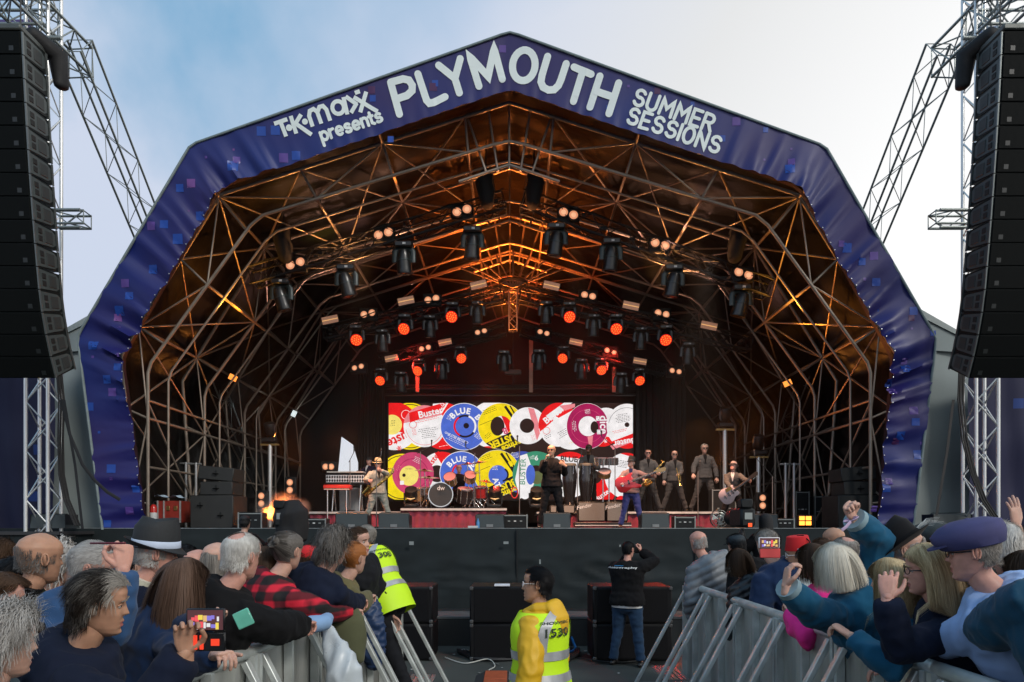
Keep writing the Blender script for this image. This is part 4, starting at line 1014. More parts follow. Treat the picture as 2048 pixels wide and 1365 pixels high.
def person(label, crown, yaw=0., lean=0., side=0., hyaw=0., hpitch=0., twist=0., build=1., skin='pale', hairk=None, hairc='brown', top=None, thick=.018, topname='jacket', legs=None, foot=0., q=1, group=None,
           hands=None, hat_=None, gl=None, sit=0., shirt=None, fold=.006, collar=None, hood=None, vest=None, sleeve=.93, cat='person', seed=1, hc=None, tone=None, droll=0., shoe=None, extra=None, stance=.1, cuff=None, flare=.02, beard=None):
    """crown: world position of the top of the head. hands: {0|1: dict(t=world target, hint=local vec, pose=, palm=local vec)}"""
    crown = Vector(crown); s1 = skeleton(1., yaw, lean, side, hyaw, hpitch, build, sit, droll, twist); dz = -.42 if sit else 0
    k = (crown.z - foot) / (s1.crown.z + dz); s = skeleton(k, yaw, lean, side, hyaw, hpitch, build, sit, droll, twist)
    if sit:
        off = V(0, 0, dz * k)
        s.rings = [(c + off, a, b) for c, a, b in s.rings]
        for nm in ('neck0', 'neck1', 'head', 'crown'): setattr(s, nm, getattr(s, nm) + off)
        s.sh = [p + off for p in s.sh]
    Rz = rotz(yaw); loc = crown - Rz @ s.crown; loc.z = foot
    root = thing('person', loc, label, cat, group, yaw); s.root = root; inv = Rz.inverted()
    hands = hands or {}; arms = []
    for i in (0, 1):
        sg = -1 if i == 0 else 1; h = hands.get(i, {}); S = s.sh[i]
        T = inv @ (Vector(h['t']) - loc) if 't' in h else (Vector(h['l']) * k if 'l' in h else V(sg * .25 * build, .06, .80) * k + V(0, 0, 0) + (V(0, .55 * math.sin(lean), 0) * k))
        if 't' in h or 'l' in h or not sit: pass
        hint = Vector(h.get('hint', (sg * .5, -.6, -.6)))
        E, W = ik(S, T, .285 * k, .255 * k, hint); arms.append((S, E, W, h, sg))
    s.arms = arms
    # ---------- body: one continuous surface
    mb = MB(); torso(mb, s, -.012 * k, 0, 8, 14); mb.limb([s.neck0 - s.Z * .03 * k, s.neck0, s.neck1, s.neck1 + s.H @ V(0, .005, .05) * k], [.062 * k, .058 * k, .052 * k, .05 * k], 12)
    for S, E, W, h, sg in arms:
        mb.limb([S - s.X * sg * .05 * k, S, E, W], [.05 * k, .048 * k, .036 * k, .0265 * k], 10)
    hips = s.rings[0][0]
    if sit: legsk = [(V(sg * .10 * k, 0, .50 * k), V(sg * .17 * k, .44 * k, .50 * k), V(sg * .17 * k, .42 * k, .08 * k)) for sg in (-1, 1)]
    else: legsk = [(V(sg * .092 * k * build, -.0, .90 * k), V(sg * (.092 + stance * .35) * k, .02 * k, .49 * k), V(sg * (.092 + stance * .8) * k, -.02 * k, .085 * k)) for sg in (-1, 1)]
    if extra and 'legs' in extra: legsk = [tuple(Vector(p) * k for p in l) for l in extra['legs']]
    for a_, b_, c_ in legsk: mb.limb([a_, b_, c_], [.075 * k, .05 * k, .036 * k], 10)
    vox = (.024, .015, .0105)[q] * k
    bm_ = remesh(mb, vox, 3)
    HM4 = head_frame(s); hmsh = head_mesh(q).mesh(); parts = [(bm_, None, 0), (hmsh, HM4, -1)]
    for S, E, W, h, sg in arms:
        d = (W - E).normalized(); pd = Vector(h.get('palm', (0, 0, -1) if h else (-sg, 0, 0))); fd = Vector(h['dir']).normalized() if 'dir' in h else d
        z_ = -(pd - fd * pd.dot(fd)); z_ = z_.normalized() if z_.length > .05 else fd.orthogonal().normalized(); x_ = fd.cross(z_)
        M3 = Matrix((x_, fd, z_)).transposed()
        if sg < 0: M3 = M3 @ Matrix.Diagonal((-1, 1, 1))      # mirror for the left hand
        hmx = Matrix.Translation(W) @ M3.to_4x4() @ Matrix.Scale(k, 4)
        parts.append((hand_mesh(h.get('pose', 'relaxed'), q), hmx, 0)); h['_m'] = hmx
    me = join_mesh(parts, 'body')
    for m_ in (SK[skin], lipM, eyeW, irisM): me.materials.append(m_)
    link('body', me, root, local=True)
    # ---------- clothes
    gv = (.024, .0155, .0115)[q] * k; t = thick * k
    if legs is not None:
        mb = MB(); rings = s.rings[:3] if not extra or not extra.get('legs') else s.rings[:3]
        mb.limb([r_[0] for r_ in rings[::1]], [(r_[1] + .006, r_[2] + .006) for r_ in rings], 14, up=tuple(s.Y) if False else (0, 1, 0), cap='round')
        for a_, b_, c_ in legsk: mb.limb([a_, a_.lerp(b_, .5), b_, b_.lerp(c_, .5), c_], [.098 * k * build, .088 * k * build ** .5, .070 * k, .062 * k, .060 * k], 12, cap='flat')
        me = remesh(mb, gv, 3); crumple(me, .010 * k, 6 / k, seed, (1, 1, 2.0)); crumple(me, .005 * k, 13 / k, seed); me.materials.append(legs); link('trousers', me, root, local=True)
        for a_, b_, c_ in legsk:
            mb = MB(); f = c_ + V(0, 0, -.045 * k)
            mb.limb([f + V(0, -.05, -.005) * k, f + V(0, .0, .012) * k, f + V(0, .08, -.002) * k, f + V(0, .15, -.014) * k, f + V(0, .185, -.02) * k], [(.036 * k, .034 * k), (.04 * k, .045 * k), (.042 * k, .032 * k), (.045 * k, .022 * k), (.035 * k, .015 * k)], 12)
            mb.build('shoe', shoe or mat('shoe_black', (.012, .011, .011), .35), root, local=True, smooth=60)
    if top is not None:
        mb = MB(); torso(mb, s, t, 0, 9, 20, flare * k)
        for S, E, W, h, sg in arms:
            We = E.lerp(W, sleeve)
            mb.limb([S - s.X * sg * .07 * k - s.Z * .01 * k, S + s.Z * .004 * k, S.lerp(E, .5), E, E.lerp(We, .5), We], [.040 * k + t, .050 * k + t, .047 * k + t * 1.1, .044 * k + t * 1.1, .040 * k + t, .032 * k + t * .8], 12, cap='flat')
        if hood:
            n_ = s.neck0; mb.limb([n_ + s.X * -.07 * k + s.Y * .02 * k, n_ + (s.X * -.06 - s.Y * .06) * k, n_ + (-s.Y * .105 - s.Z * .03) * k, n_ + (s.X * .06 - s.Y * .06) * k, n_ + s.X * .07 * k + s.Y * .02 * k], [.030 * k, .044 * k, .056 * k, .044 * k, .030 * k], 10)
        else:
            mb.limb([s.neck0 - s.Z * .02 * k, s.neck0 + s.Z * .022 * k], [.072 * k, .064 * k], 14, cap='flat')
        me = remesh(mb, gv, 3)
        if fold:
            crumple(me, fold * .95 * k, 5.5 / k, seed, (.8, .8, 2.3)); crumple(me, fold * .9 * k, 13 / k, seed + 3, (1.2, 1.2, .8))
        if extra and 'quilt' in extra:
            c = coords(me); nn = normals(me); zz = (c - np.array(s.rings[0][0])) @ np.array(s.Z); ph = zz / (extra['quilt'] * k) * math.pi
            c += nn * ((np.abs(np.sin(ph)) ** .6 - .5) * .020 * k)[:, None]; setco(me, c)
        me.materials.append(top); link(topname, me, root, local=True)
    if collar is not None:
        mb = MB(); mb.limb([s.neck0 - s.Z * .01 * k, s.neck0 + s.Z * .02 * k, s.neck0 + s.Z * .058 * k], [.078 * k, .074 * k, .070 * k], 20, cap='flat'); mb.build('collar', collar, root, local=True, smooth=60)
    if hood:
        pass
    if shirt is not None:    # shirt front seen between the lapels
        mb = MB(); K = 10; vs = []
        for i in range(K + 1):
            u = 4.2 + (8.35 - 4.2) * i / K; w_ = R(3 + 21 * (i / K) ** 1.3)
            for j in range(7): vs.append(surf(s, u, -w_ + 2 * w_ * j / 6, t + .012 * k))
        mb.add(vs, [(i * 7 + j, i * 7 + j + 1, (i + 1) * 7 + j + 1, (i + 1) * 7 + j) for i in range(K) for j in range(6)]); mb.build('shirt_front', shirt, root, local=True, smooth=60)
        mb = MB()
        for sg in (-1, 1):   # lapels
            vs = []
            for i in range(K + 1):
                u = 4.2 + (8.1 - 4.2) * i / K; w_ = R(3 + 21 * (i / K) ** 1.3); e = R(2 + 11 * math.sin(min(1, i / K * 1.15) * math.pi))
                for w2 in (w_, w_ + e): vs.append(surf(s, u, sg * w2, t + .015 * k))
            mb.add(vs, [(2 * i, 2 * i + 1, 2 * i + 3, 2 * i + 2) for i in range(K)])
        mb.build('lapel', top, root, local=True, smooth=60)
        if extra and 'tie' in extra:
            mb = MB(); mb.prism([surf(s, 8.2, -.12, t + .02 * k), surf(s, 8.2, .12, t + .02 * k), surf(s, 7.9, .03, t + .02 * k), surf(s, 7.9, -.03, t + .02 * k)], (0, .004, 0)); mb.prism([surf(s, 8.2, -.12, t + .02 * k), surf(s, 7.9, -.12, t + .02 * k), surf(s, 8.05, 0, t + .02 * k)], (0, .01, 0)); mb.prism([surf(s, 8.2, .12, t + .02 * k), surf(s, 7.9, .12, t + .02 * k), surf(s, 8.05, 0, t + .02 * k)], (0, .01, 0)); mb.build('bow_tie', extra['tie'], root, local=True)
    if cuff is not None:
        for S, E, W, h, sg in arms:
            mb = MB(); mb.limb([E.lerp(W, .84), E.lerp(W, .97)], [.034 * k + t, .034 * k + t * .9], 14, cap='flat'); mb.build('cuff', cuff, root, local=True, smooth=60)
    # ---------- head things
    if hairk: hair(s, root, hairk, hairc, q, seed, hc, tone)
    if hat_: hat(s, root, *hat_)
    if gl: glasses(s, root, *gl)
    if q > 0 and hairk != None or q > 0:
        mb = MB(); M_ = HM4
        for sg in (-1, 1): mb.limb([M_ @ V(sg * .014, .092, .020), M_ @ V(sg * .030, .0945, .026), M_ @ V(sg * .047, .080, .021)], [.0022 * k, .0034 * k, .0018 * k], 5)
        mb.build('eyebrows', mat('brow_' + hairc, tuple(.5 * (a + b) for a, b in zip(*HM[hairc])), .7), root, local=True)
    return s
def L2W(s, v): return wm(s.root) @ Vector(v)
cloth = lambda name, c, **k: mat(name, c, k.pop('rough', .9), 0, k.pop('var', .14), k.pop('nscale', 9), k.pop('bump', .004), k.pop('bscale', 34), sheen=k.pop('sheen', .02 if max(c) < .06 else .1), spec=.12, **k)
# ================================================================== LED screen on stage
YL = 23.0
led = thing('led_screen', (CX, YL, 4), 'video wall behind the band showing overlapping coloured record labels', 'screen')
SX0, SX1, SY0, SY1 = 777, 1265, 806, 1000
mb = MB(); a, b = P(SX0 - 3, SY1 + 2, YL), P(SX1 + 3, SY0 - 2, YL); mb.box(((a.x + b.x) / 2, YL + .18, (a.z + b.z) / 2), (b.x - a.x, .2, b.z - a.z)); mb.build('housing', blackpl, led, smooth=0)
_EM = {}
def em(name, c, s=1.):
    if name not in _EM:
        m = mat('led_' + name, (0, 0, 0), .6, 0, 0, spec=.1); nt = m.node_tree; N = nt.nodes; L = nt.links; bb = N['Principled BSDF']
        tc = N.new('ShaderNodeTexCoord'); nz = N.new('ShaderNodeTexNoise'); nz.inputs['Scale'].default_value = 5; nz.inputs['Detail'].default_value = 8; L.new(tc.outputs['Object'], nz.inputs[0])
        mx = N.new('ShaderNodeMix'); mx.data_type = 'RGBA'; mx.inputs[6].default_value = (*[x * .72 for x in c], 1); mx.inputs[7].default_value = (*[min(1.2, x * 1.2) for x in c], 1); L.new(nz.outputs[0], mx.inputs[0]); L.new(mx.outputs[2], bb.inputs['Emission Color']); bb.inputs['Emission Strength'].default_value = s
        _EM[name] = m
    return _EM[name]
EC = dict(bg=em('bg', (.028, .014, .012)), red=em('red', (.86, .012, .015)), white=em('white', (.92, .88, .88)), yellow=em('yellow', (.95, .72, .01)), blue=em('blue', (.075, .15, .62)), mag=em('magenta', (.42, .012, .10)),
          pink=em('pink', (.85, .25, .28)), green=em('green', (.045, .28, .16)), black=em('black', (.012, .010, .012)), olive=em('olive', (.13, .15, .06)), dblue=em('deep_blue', (.05, .09, .42)), ltyel=em('light_yellow', (.95, .78, .18)), rose=em('rose', (.62, .06, .16)))
ECN = list(EC); ECM = [EC[k] for k in ECN]
_TX = {}
def text2d(txt, bold=.02, align='CENTER'):
    k = (txt, bold)
    if k not in _TX:
        cu = bpy.data.curves.new('t', 'FONT'); cu.body = txt; cu.align_x = align; cu.align_y = 'CENTER'; cu.offset = bold; cu.resolution_u = 3; cu.size = 1.4
        ob = bpy.data.objects.new('t', cu); TMP.collection.objects.link(ob); vl = TMP.view_layers[0]; vl.update(); me = bpy.data.meshes.new_from_object(ob.evaluated_get(vl.depsgraph), depsgraph=vl.depsgraph)
        _TX[k] = ([tuple(v.co[:2]) for v in me.vertices], [tuple(p.vertices) for p in me.polygons]); bpy.data.objects.remove(ob); bpy.data.curves.remove(cu)
    return _TX[k]
class Scr:
    def __init__(s): s.d = 0
    def rec(s):
        s.d += getattr(s, 'z', 0) * .0003 + .002; s.mb = MB(); s.z = 0; return s
    def f3(s):
        y = YL + .06 - s.d - s.z * .0003; s.z += 1
        return lambda x, yy: P(x, yy, y)
    def disc(s, cx, cy, r, c, ry=None, cut=None, n=40):
        f = s.f3(); pts = [(cx + r * math.cos(2 * math.pi * i / n), cy + (ry or r) * math.sin(2 * math.pi * i / n)) for i in range(n)]
        if cut:      # keep the side of a line: (px,py,nx,ny)
            qx, qy, nx, ny = cut; o = []
            for i in range(n):
                p, q = pts[i], pts[(i + 1) % n]; dp = (p[0] - qx) * nx + (p[1] - qy) * ny; dq = (q[0] - qx) * nx + (q[1] - qy) * ny
                if dp >= 0: o.append(p)
                if (dp >= 0) != (dq >= 0): t = dp / (dp - dq); o.append((p[0] + (q[0] - p[0]) * t, p[1] + (q[1] - p[1]) * t))
            pts = o
        if len(pts) > 2: s.mb.poly([f(*p) for p in pts], ECN.index(c))
    def ring(s, cx, cy, r, w, c, a0=0, a1=360, n=30): ribbon(s.mb, arc(cx, cy, r, r, a0, a1, n), w, s.f3(), 0, ECN.index(c))
    def line(s, pl, w, c): ribbon(s.mb, pl, w, s.f3(), 0, ECN.index(c))
    def poly(s, pts, c): f = s.f3(); s.mb.poly([f(*p) for p in pts], ECN.index(c))
    def text(s, t, cx, cy, h, rot, c, bold=.02, sx=1.):
        vs, fs = text2d(t, bold); f = s.f3(); ca, sa = math.cos(R(rot)), math.sin(R(rot)); o = []
        for x, y in vs: x *= h * sx; y *= h; o.append(f(cx + x * ca + y * sa, cy + x * sa - y * ca))
        s.mb.add(o, fs, ECN.index(c))
    def arctext(s, t, cx, cy, r, a0, a1, h, c, bold=.03):
        for i, ch in enumerate(t):
            a = a0 + (a1 - a0) * i / max(1, len(t) - 1)
            if ch != ' ': s.text(ch, cx + r * math.cos(R(a)), cy + r * math.sin(R(a)), h, a + 90, c, bold)
    def small(s, cx, cy, w, rows, rot, c, gap=3.2):
        for k in range(rows):
            ca, sa = math.cos(R(rot)), math.sin(R(rot)); o = (k - rows / 2) * gap; ww = w * (.6 + .4 * rnd.random()); x0 = -ww / 2
            while x0 < ww / 2:
                l = 1.5 + rnd.random() * 3; s.line([(cx + x0 * ca - o * sa, cy + x0 * sa + o * ca), (cx + min(x0 + l, ww / 2) * ca - o * sa, cy + min(x0 + l, ww / 2) * sa + o * ca)], .45, c); x0 += l + 1.3
    def done(s, lab=None):
        me = s.mb.mesh('record_label'); bm = bmesh.new(); bm.from_mesh(me)
        a, b = P(SX0, SY1, YL), P(SX1, SY0, YL)
        for co, no in (((a.x, 0, 0), (-1, 0, 0)), ((b.x, 0, 0), (1, 0, 0)), ((0, 0, a.z), (0, 0, -1)), ((0, 0, b.z), (0, 0, 1))):
            bmesh.ops.bisect_plane(bm, geom=bm.verts[:] + bm.edges[:] + bm.faces[:], plane_co=co, plane_no=no, clear_outer=True)
        bm.to_mesh(me); bm.free()
        for m in ECM: me.materials.append(m)
        if len(me.polygons): link('record_label', me, led, label=lab)
S_ = Scr()
s = S_.rec(); s.poly([(770, 800), (1270, 800), (1270, 1006), (770, 1006)], 'bg'); s.done()
# --- top row
s = S_.rec(); s.disc(820, 853, 47, 'yellow'); s.ring(820, 853, 43.5, .8, 'black'); s.done('yellow record label mostly hidden')
s = S_.rec(); s.disc(789, 853, 48, 'red'); s.disc(789, 853, 48, 'white', cut=(789, 862, -.25, 1)); s.disc(784, 850, 20, 'ltyel'); s.small(786, 848, 10, 4, 5, 'black'); s.text('Buster', 797, 879, 19, 155, 'red', .035); s.text('*', 796, 893, 16, 150, 'red'); s.ring(812, 830, 9, .5, 'white'); s.done('red and white record label at the screen left edge')
s = S_.rec(); s.disc(887, 853, 47, 'red'); s.poly([(866, 808), (897, 806), (884, 827), (862, 835)], 'white'); s.text('ster', 882, 814, 13, -60, 'red', .02); s.small(892, 893, 30, 1, -12, 'white'); s.done('red record label half hidden')
s = S_.rec(); s.disc(849, 853, 42, 'white'); s.disc(849, 853, 42, 'pink', cut=(849, 838, -.22, -1)); s.poly([(818, 826), (880, 808), (884, 822), (820, 846)], 'red'); s.text('Buster', 861, 826, 13.5, -13, 'white', .035); s.small(855, 841, 60, 2, -13, 'red', 3); s.small(857, 868, 40, 6, -8, 'black', 3.6); s.ring(826, 850, 7, .5, 'red'); s.small(829, 866, 9, 5, -10, 'red', 2.4); s.ring(849, 853, 37.5, .35, 'red', 10, 170); s.done('white record label with red band')
s = S_.rec(); s.disc(984, 850, 47, 'white'); s.disc(984, 850, 47, 'red', cut=(975, 893, .1, 1)); s.done('white record label behind the yellow one')
s = S_.rec(); s.disc(928, 854, 47.5, 'white'); s.disc(928, 854, 46.3, 'blue'); s.arctext('BLUE B', 929, 856, 33.5, -135, -38, 11.5, 'white', .055); s.ring(930, 853, 21, 1.9, 'red', 120, 235); s.ring(930, 853, 21, 1.9, 'black', 235, 290); s.ring(930, 853, 21, 1.9, 'white', 290, 395); s.ring(930, 853, 21, 1.9, 'black', 35, 120); s.disc(932.5, 852, 5.6, 'black')
s.text('ONE STEP BEYOND', 913, 876, 4.2, 25, 'white', .02); s.small(912, 884, 44, 3, 25, 'white', 3.4); s.small(898, 838, 12, 3, 25, 'white', 2.6); s.small(955, 874, 16, 4, 35, 'white', 2.6); s.done('blue record label with white lettering')
def yellowrec(cx, cy, inner):
    s = S_.rec(); s.disc(cx, cy, 46.5, 'white'); s.disc(cx, cy, 46, 'yellow'); s.disc(cx, cy, 46, 'black', cut=(cx - 2, cy + 21, .42, .9))
    s.text('prince', cx + 21, cy + 38, 11.5, 158, 'yellow', .055); s.text('BUSTER', cx + 8, cy + 27, 13.5, 158, 'yellow', .055)
    s.small(cx - 22, cy - 30, 34, 3, -20, 'black', 3.6); s.line([(cx - 43, cy - 2), (cx - 14, cy - 14)], .4, 'black'); s.small(cx - 25, cy + 20, 16, 3, -40, 'black')
    # plain dark slanted bars in the upper right of the label
    s.line([(cx + 8, cy - 40), (cx + 33, cy - 4)], 2.6, 'black'); s.line([(cx + 18, cy - 41), (cx + 37, cy - 8)], 1.4, 'black'); s.line([(cx + 29, cy - 12), (cx + 39, cy + 4)], 3.8, 'black'); s.poly([(cx + 22, cy - 22), (cx + 28, cy - 25), (cx + 33, cy - 17), (cx + 27, cy - 13)], 'yellow')
    inner(s); s.done('yellow record label with black slab lettering')
yellowrec(1002, 853, lambda s: (s.disc(1003, 852, 19.5, 'white'), s.disc(1003, 852, 19.5, 'red', cut=(1010, 850, .85, -.35)), s.disc(995, 853, 14, 'bg', ry=19), s.text('B', 1010, 862, 12, 160, 'rose', .05)))
s = S_.rec(); s.disc(1056, 852, 37, 'white'); s.poly([(1056, 816), (1068, 818), (1082, 862), (1074, 882)], 'pink'); s.disc(1054, 852, 14.5, 'bg'); s.small(1066, 876, 12, 3, 70, 'pink'); s.done('plain white record label with pink stripe')
s = S_.rec(); s.disc(1142, 860, 40, 'white'); s.small(1136, 888, 34, 2, -18, 'ltyel'); s.done('pale record label behind')
s = S_.rec(); s.disc(1117, 850, 40, 'white', ry=44); s.disc(1117, 850, 40, 'red', ry=44, cut=(1100, 846, -.55, -1)); s.poly([(1092, 832), (1128, 806), (1145, 806), (1098, 842)], 'white'); s.poly([(1078, 852), (1096, 836), (1102, 846), (1080, 864)], 'red'); s.text('Buster', 1108, 830, 13, -38, 'white', .04); s.poly([(1118, 812), (1150, 808), (1150, 815), (1130, 822)], 'pink'); s.disc(1112, 840, 6, 'white'); s.ring(1093, 862, 7, .4, 'red'); s.small(1128, 868, 30, 4, -30, 'black', 3.6); s.small(1096, 874, 16, 3, -30, 'black'); s.done('red and white record label tilted')
s = S_.rec(); s.disc(1212, 852, 34, 'white', ry=36); s.disc(1205, 862, 32, 'red', cut=(1205, 872, -.2, 1)); s.text('*', 1210, 886, 12, 20, 'white'); s.done('white record label behind the magenta one')
s = S_.rec(); s.disc(1175, 853, 42, 'white', ry=46); s.disc(1175, 853, 41.4, 'mag', ry=45.4); s.ring(1175, 853, 33, .6, 'rose'); s.disc(1176, 853, 19, 'white', ry=20); s.disc(1189, 855, 8, 'bg', ry=12); s.text('dice', 1207, 850, 16, 88, 'white', .03); s.poly([(1192, 833), (1199, 833), (1199, 842), (1192, 842)], 'white'); s.poly([(1194, 860), (1202, 860), (1202, 869), (1194, 869)], 'white')
for dx, dy in ((1194, 835), (1197, 840), (1196, 862), (1200, 862), (1196, 867), (1200, 867)): s.disc(dx, dy, .8, 'black', n=8)
s.small(1174, 824, 10, 5, 80, 'white', 2.2); s.small(1147, 853, 22, 3, 84, 'white', 3); s.poly([(1175, 874), (1186, 872), (1184, 892), (1178, 892)], 'pink'); s.done('magenta record label with small dice')
s = S_.rec(); s.disc(1254, 853, 41, 'white', ry=45); s.disc(1254, 853, 41, 'red', ry=45, cut=(1254, 872, .38, 1)); s.poly([(1220, 892), (1266, 876), (1266, 884), (1226, 900)], 'pink'); s.text('Buster', 1249, 885, 12, 170, 'white', .035); s.disc(1254, 850, 4.8, 'bg'); s.small(1246, 838, 30, 6, -10, 'black', 3); s.ring(1254, 853, 37, .35, 'black', 190, 300); s.small(1240, 864, 36, 2, -12, 'red'); s.done('white record label with red foot at the right edge')
# --- bottom row
s = S_.rec(); s.disc(804, 955, 47, 'yellow'); s.ring(804, 955, 43, .8, 'black'); s.done('yellow record label lower left')
s = S_.rec(); s.disc(884, 950, 46, 'white'); s.disc(884, 950, 46, 'red', cut=(884, 930, .8, -.5)); s.text('Buster', 865, 922, 12, -52, 'red', .03); s.disc(874, 948, 17, 'bg'); s.small(888, 926, 14, 2, -60, 'white'); s.done('white and red record label lower row')
s = S_.rec(); s.disc(826, 948, 41.5, 'rose', ry=43); s.ring(826, 948, 30, .7, 'mag'); s.disc(818, 952, 19, 'ltyel', ry=20); s.disc(808, 951, 3.4, 'bg'); s.poly([(800, 962), (808, 962), (808, 970), (800, 970)], 'white'); s.small(834, 922, 20, 4, 25, 'white', 3); s.small(796, 938, 8, 4, 30, 'pink', 3); s.small(818, 940, 14, 1, 0, 'black'); s.done('rose record label with yellow heart')
s = S_.rec(); s.disc(1044, 945, 42, 'dblue'); s.small(1030, 912, 24, 4, 8, 'white', 2.8); s.done('blue record label behind')
s = S_.rec(); s.disc(923, 947, 44, 'white'); s.disc(923, 947, 42.8, 'blue'); s.arctext('BLUE B', 923, 951, 32, -138, -42, 11, 'white', .055); s.ring(925, 947, 20, 1.8, 'red', 120, 235); s.ring(925, 947, 20, 1.8, 'white', 290, 395); s.done('blue record label behind the drummer')
yellowrec(994, 947, lambda s: (s.disc(996, 951, 19, 'blue', ry=20), s.text('AT', 993, 966, 11, 70, 'white', .05), s.ring(1003, 950, 13, 1.7, 'black', -60, 80), s.small(990, 938, 13, 3, 5, 'white', 3)))
s = S_.rec(); s.disc(1072, 950, 47, 'green'); s.poly([(1040, 912), (1054, 908), (1072, 960), (1058, 990), (1040, 998), (1030, 960)], 'white'); s.text('BUSTER', 1046, 944, 11, -88, 'green', .01); s.disc(1072, 948, 17, 'bg'); s.disc(1074, 956, 13, 'olive'); s.disc(1061, 950, 9, 'blue', ry=20); s.text('6', 1073, 917, 10, 0, 'white', .03); s.small(1063, 916, 9, 4, 80, 'white', 2.6); s.disc(1050, 990, 9, 'white'); s.done('green and white record label lower row')
s = S_.rec(); s.disc(1140, 950, 46, 'white'); s.disc(1140, 950, 46, 'red', cut=(1140, 916, .1, -1)); s.text('BLUE', 1138, 919, 11, 4, 'black', .03); s.disc(1140, 952, 15, 'bg'); s.done('white record label behind the drums')
s = S_.rec(); s.disc(1196, 958, 38, 'white'); s.disc(1204, 985, 26, 'red'); s.text('Buster', 1206, 990, 10, -35, 'white', .03); s.disc(1190, 955, 13, 'bg'); s.done('white and red record label behind percussion')
s = S_.rec(); s.disc(1252, 952, 43, 'white', ry=46); s.disc(1252, 952, 43, 'red', ry=46, cut=(1262, 914, .3, -1)); s.disc(1250, 950, 4.6, 'bg'); s.disc(1242, 1002, 10, 'red'); s.small(1245, 930, 24, 5, 10, 'black', 3); s.done('white record label lower right')
# header beam with hanging posts above the screen
t = thing('screen_header', (CX, 22.8, 6), 'dark header beams with two pale posts above the video wall', 'beam')
mb = MB()
for zz in (790, 777, 772): mb.tube(P(770, zz, 22.7), P(1272, zz, 22.7), .035)
mb.build('beam', blackmetal, t)
for px, y0 in ((1062, 680), (1228, 735), (835, 745)):
    mb = MB(); a, b = P(px, y0, 22.6), P(px, 785, 22.6); mb.box((a + b) / 2, (.12, .06, (a - b).length), b=.01); mb.build('post', mat('pale_post', (.40, .30, .22), .5, .2, .2, 8), t)
rod('cable', P(1026, 655, 22.5), P(1026, 770, 22.5), .012, blackmetal, t); mb = MB(); mb.box(P(1026, 745, 22.5), (.5, .15, .14), b=.02); mb.build('junction_box', mat('box_grey', (.1, .09, .08), .5), t)
for sg in (-1, 1):    # side masking drapes beside the screen
    mb = MB(); x0 = P(772 if sg < 0 else 1270, 0, 23).x; x1 = P(716 if sg < 0 else 1400, 0, 23).x if sg < 0 else P(1372, 0, 23).x; vs = []; K = 40; z1 = 6.6
    for j in range(9):
        for i in range(K + 1): x = x0 + (x1 - x0) * i / K; vs.append((x, 23.05 + .06 * math.sin(i * 1.35), DZ + (z1 - DZ) * j / 8))
    mb.add(vs, [(j * (K + 1) + i, j * (K + 1) + i + 1, (j + 1) * (K + 1) + i + 1, (j + 1) * (K + 1) + i) for j in range(8) for i in range(K)])
    tag(mb.build('masking_drape', blackcloth, smooth=60), 'black pleated drape %s of the video wall' % ('left' if sg < 0 else 'right'), 'drape')

# ================================================================== lighting rig
led_red = mat('lamp_red', (.1, 0, 0), .3, emit=(1, .015, .008), estr=1.0); led_core = mat('lamp_core', (.1, 0, 0), .3, emit=(1, .17, .025), estr=2.3)
blm = mat('blinder_glow', (.2, .1, .05), .4, 0, 0, emit=(1, .40, .20), estr=.72); blm2 = mat('blinder_core', (.2, .1, .05), .4, 0, 0, emit=(1, .50, .28), estr=.95); strobeM = mat('strobe_face', (.45, .3, .24), .35, 0, .2, 20, emit=(.6, .28, .16), estr=.35); strobeL = mat('strobe_line', (.6, .4, .2), .3, emit=(1, .55, .2), estr=.8)
amber = (1.0, .28, .04)
def spot(loc, tgt, energy, size, color=amber, blend=.6, rad=.12, name='spot_lamp'):
    l = bpy.data.lights.new(name, 'SPOT'); l.energy = energy; l.spot_size = R(size); l.spot_blend = blend; l.color = color; l.shadow_soft_size = rad
    o = bpy.data.objects.new(name, l); COL.objects.link(o); o.location = loc; o.rotation_euler = (Vector(tgt) - Vector(loc)).to_track_quat('-Z', 'Y').to_euler(); return o
def light_truss(a, b, w, lab):
    t = thing('lighting_truss', (a + b) / 2, lab, 'truss', 'black lighting trusses under the stage roof'); box_truss(t, a, b, w, .42, .026, .012, blackmetal, side=(0, 1, 0), joined=True)
    # clamps and cables slung along it
    mb = MB(); r_ = random.Random(int(a.x * 10) % 97); n_ = 26
    for i in range(n_):
        p = a.lerp(b, r_.random()) + V(0, r_.uniform(-.2, .2), r_.uniform(-w * .6, w * .5)); mb.box(p, (r_.uniform(.04, .16), .08, r_.uniform(.03, .1)))
    pts = [a.lerp(b, i / 14) + V(0, -.2, -w / 2 - .06 * abs(math.sin(i * 1.3))) for i in range(15)]; mb.pipe(pts, .014, 5); pts = [a.lerp(b, i / 14) + V(0, -.24, w / 2 + .04 * math.sin(i * 1.9)) for i in range(15)]; mb.pipe(pts, .016, 5)
    tag(mb.build('cabling', blackpl, t), kind='stuff'); return t
TR = [(18.2, (505, 556), (1008, 406), (1046, 404), (1536, 580), .40, 'front'), (20.4, (650, 668), (1008, 590), (1040, 590), (1500, 690), .36, 'middle'), (21.8, (760, 724), (1010, 660), (1042, 660), (1330, 742), .30, 'rear')]
for Y_, a, b, c, d, w, nm in TR:
    light_truss(P(*a, Y_), P(*b, Y_), w, 'black %s lighting truss, half left of the roof ridge' % nm); light_truss(P(*c, Y_), P(*d, Y_), w, 'black %s lighting truss, half right of the roof ridge' % nm)
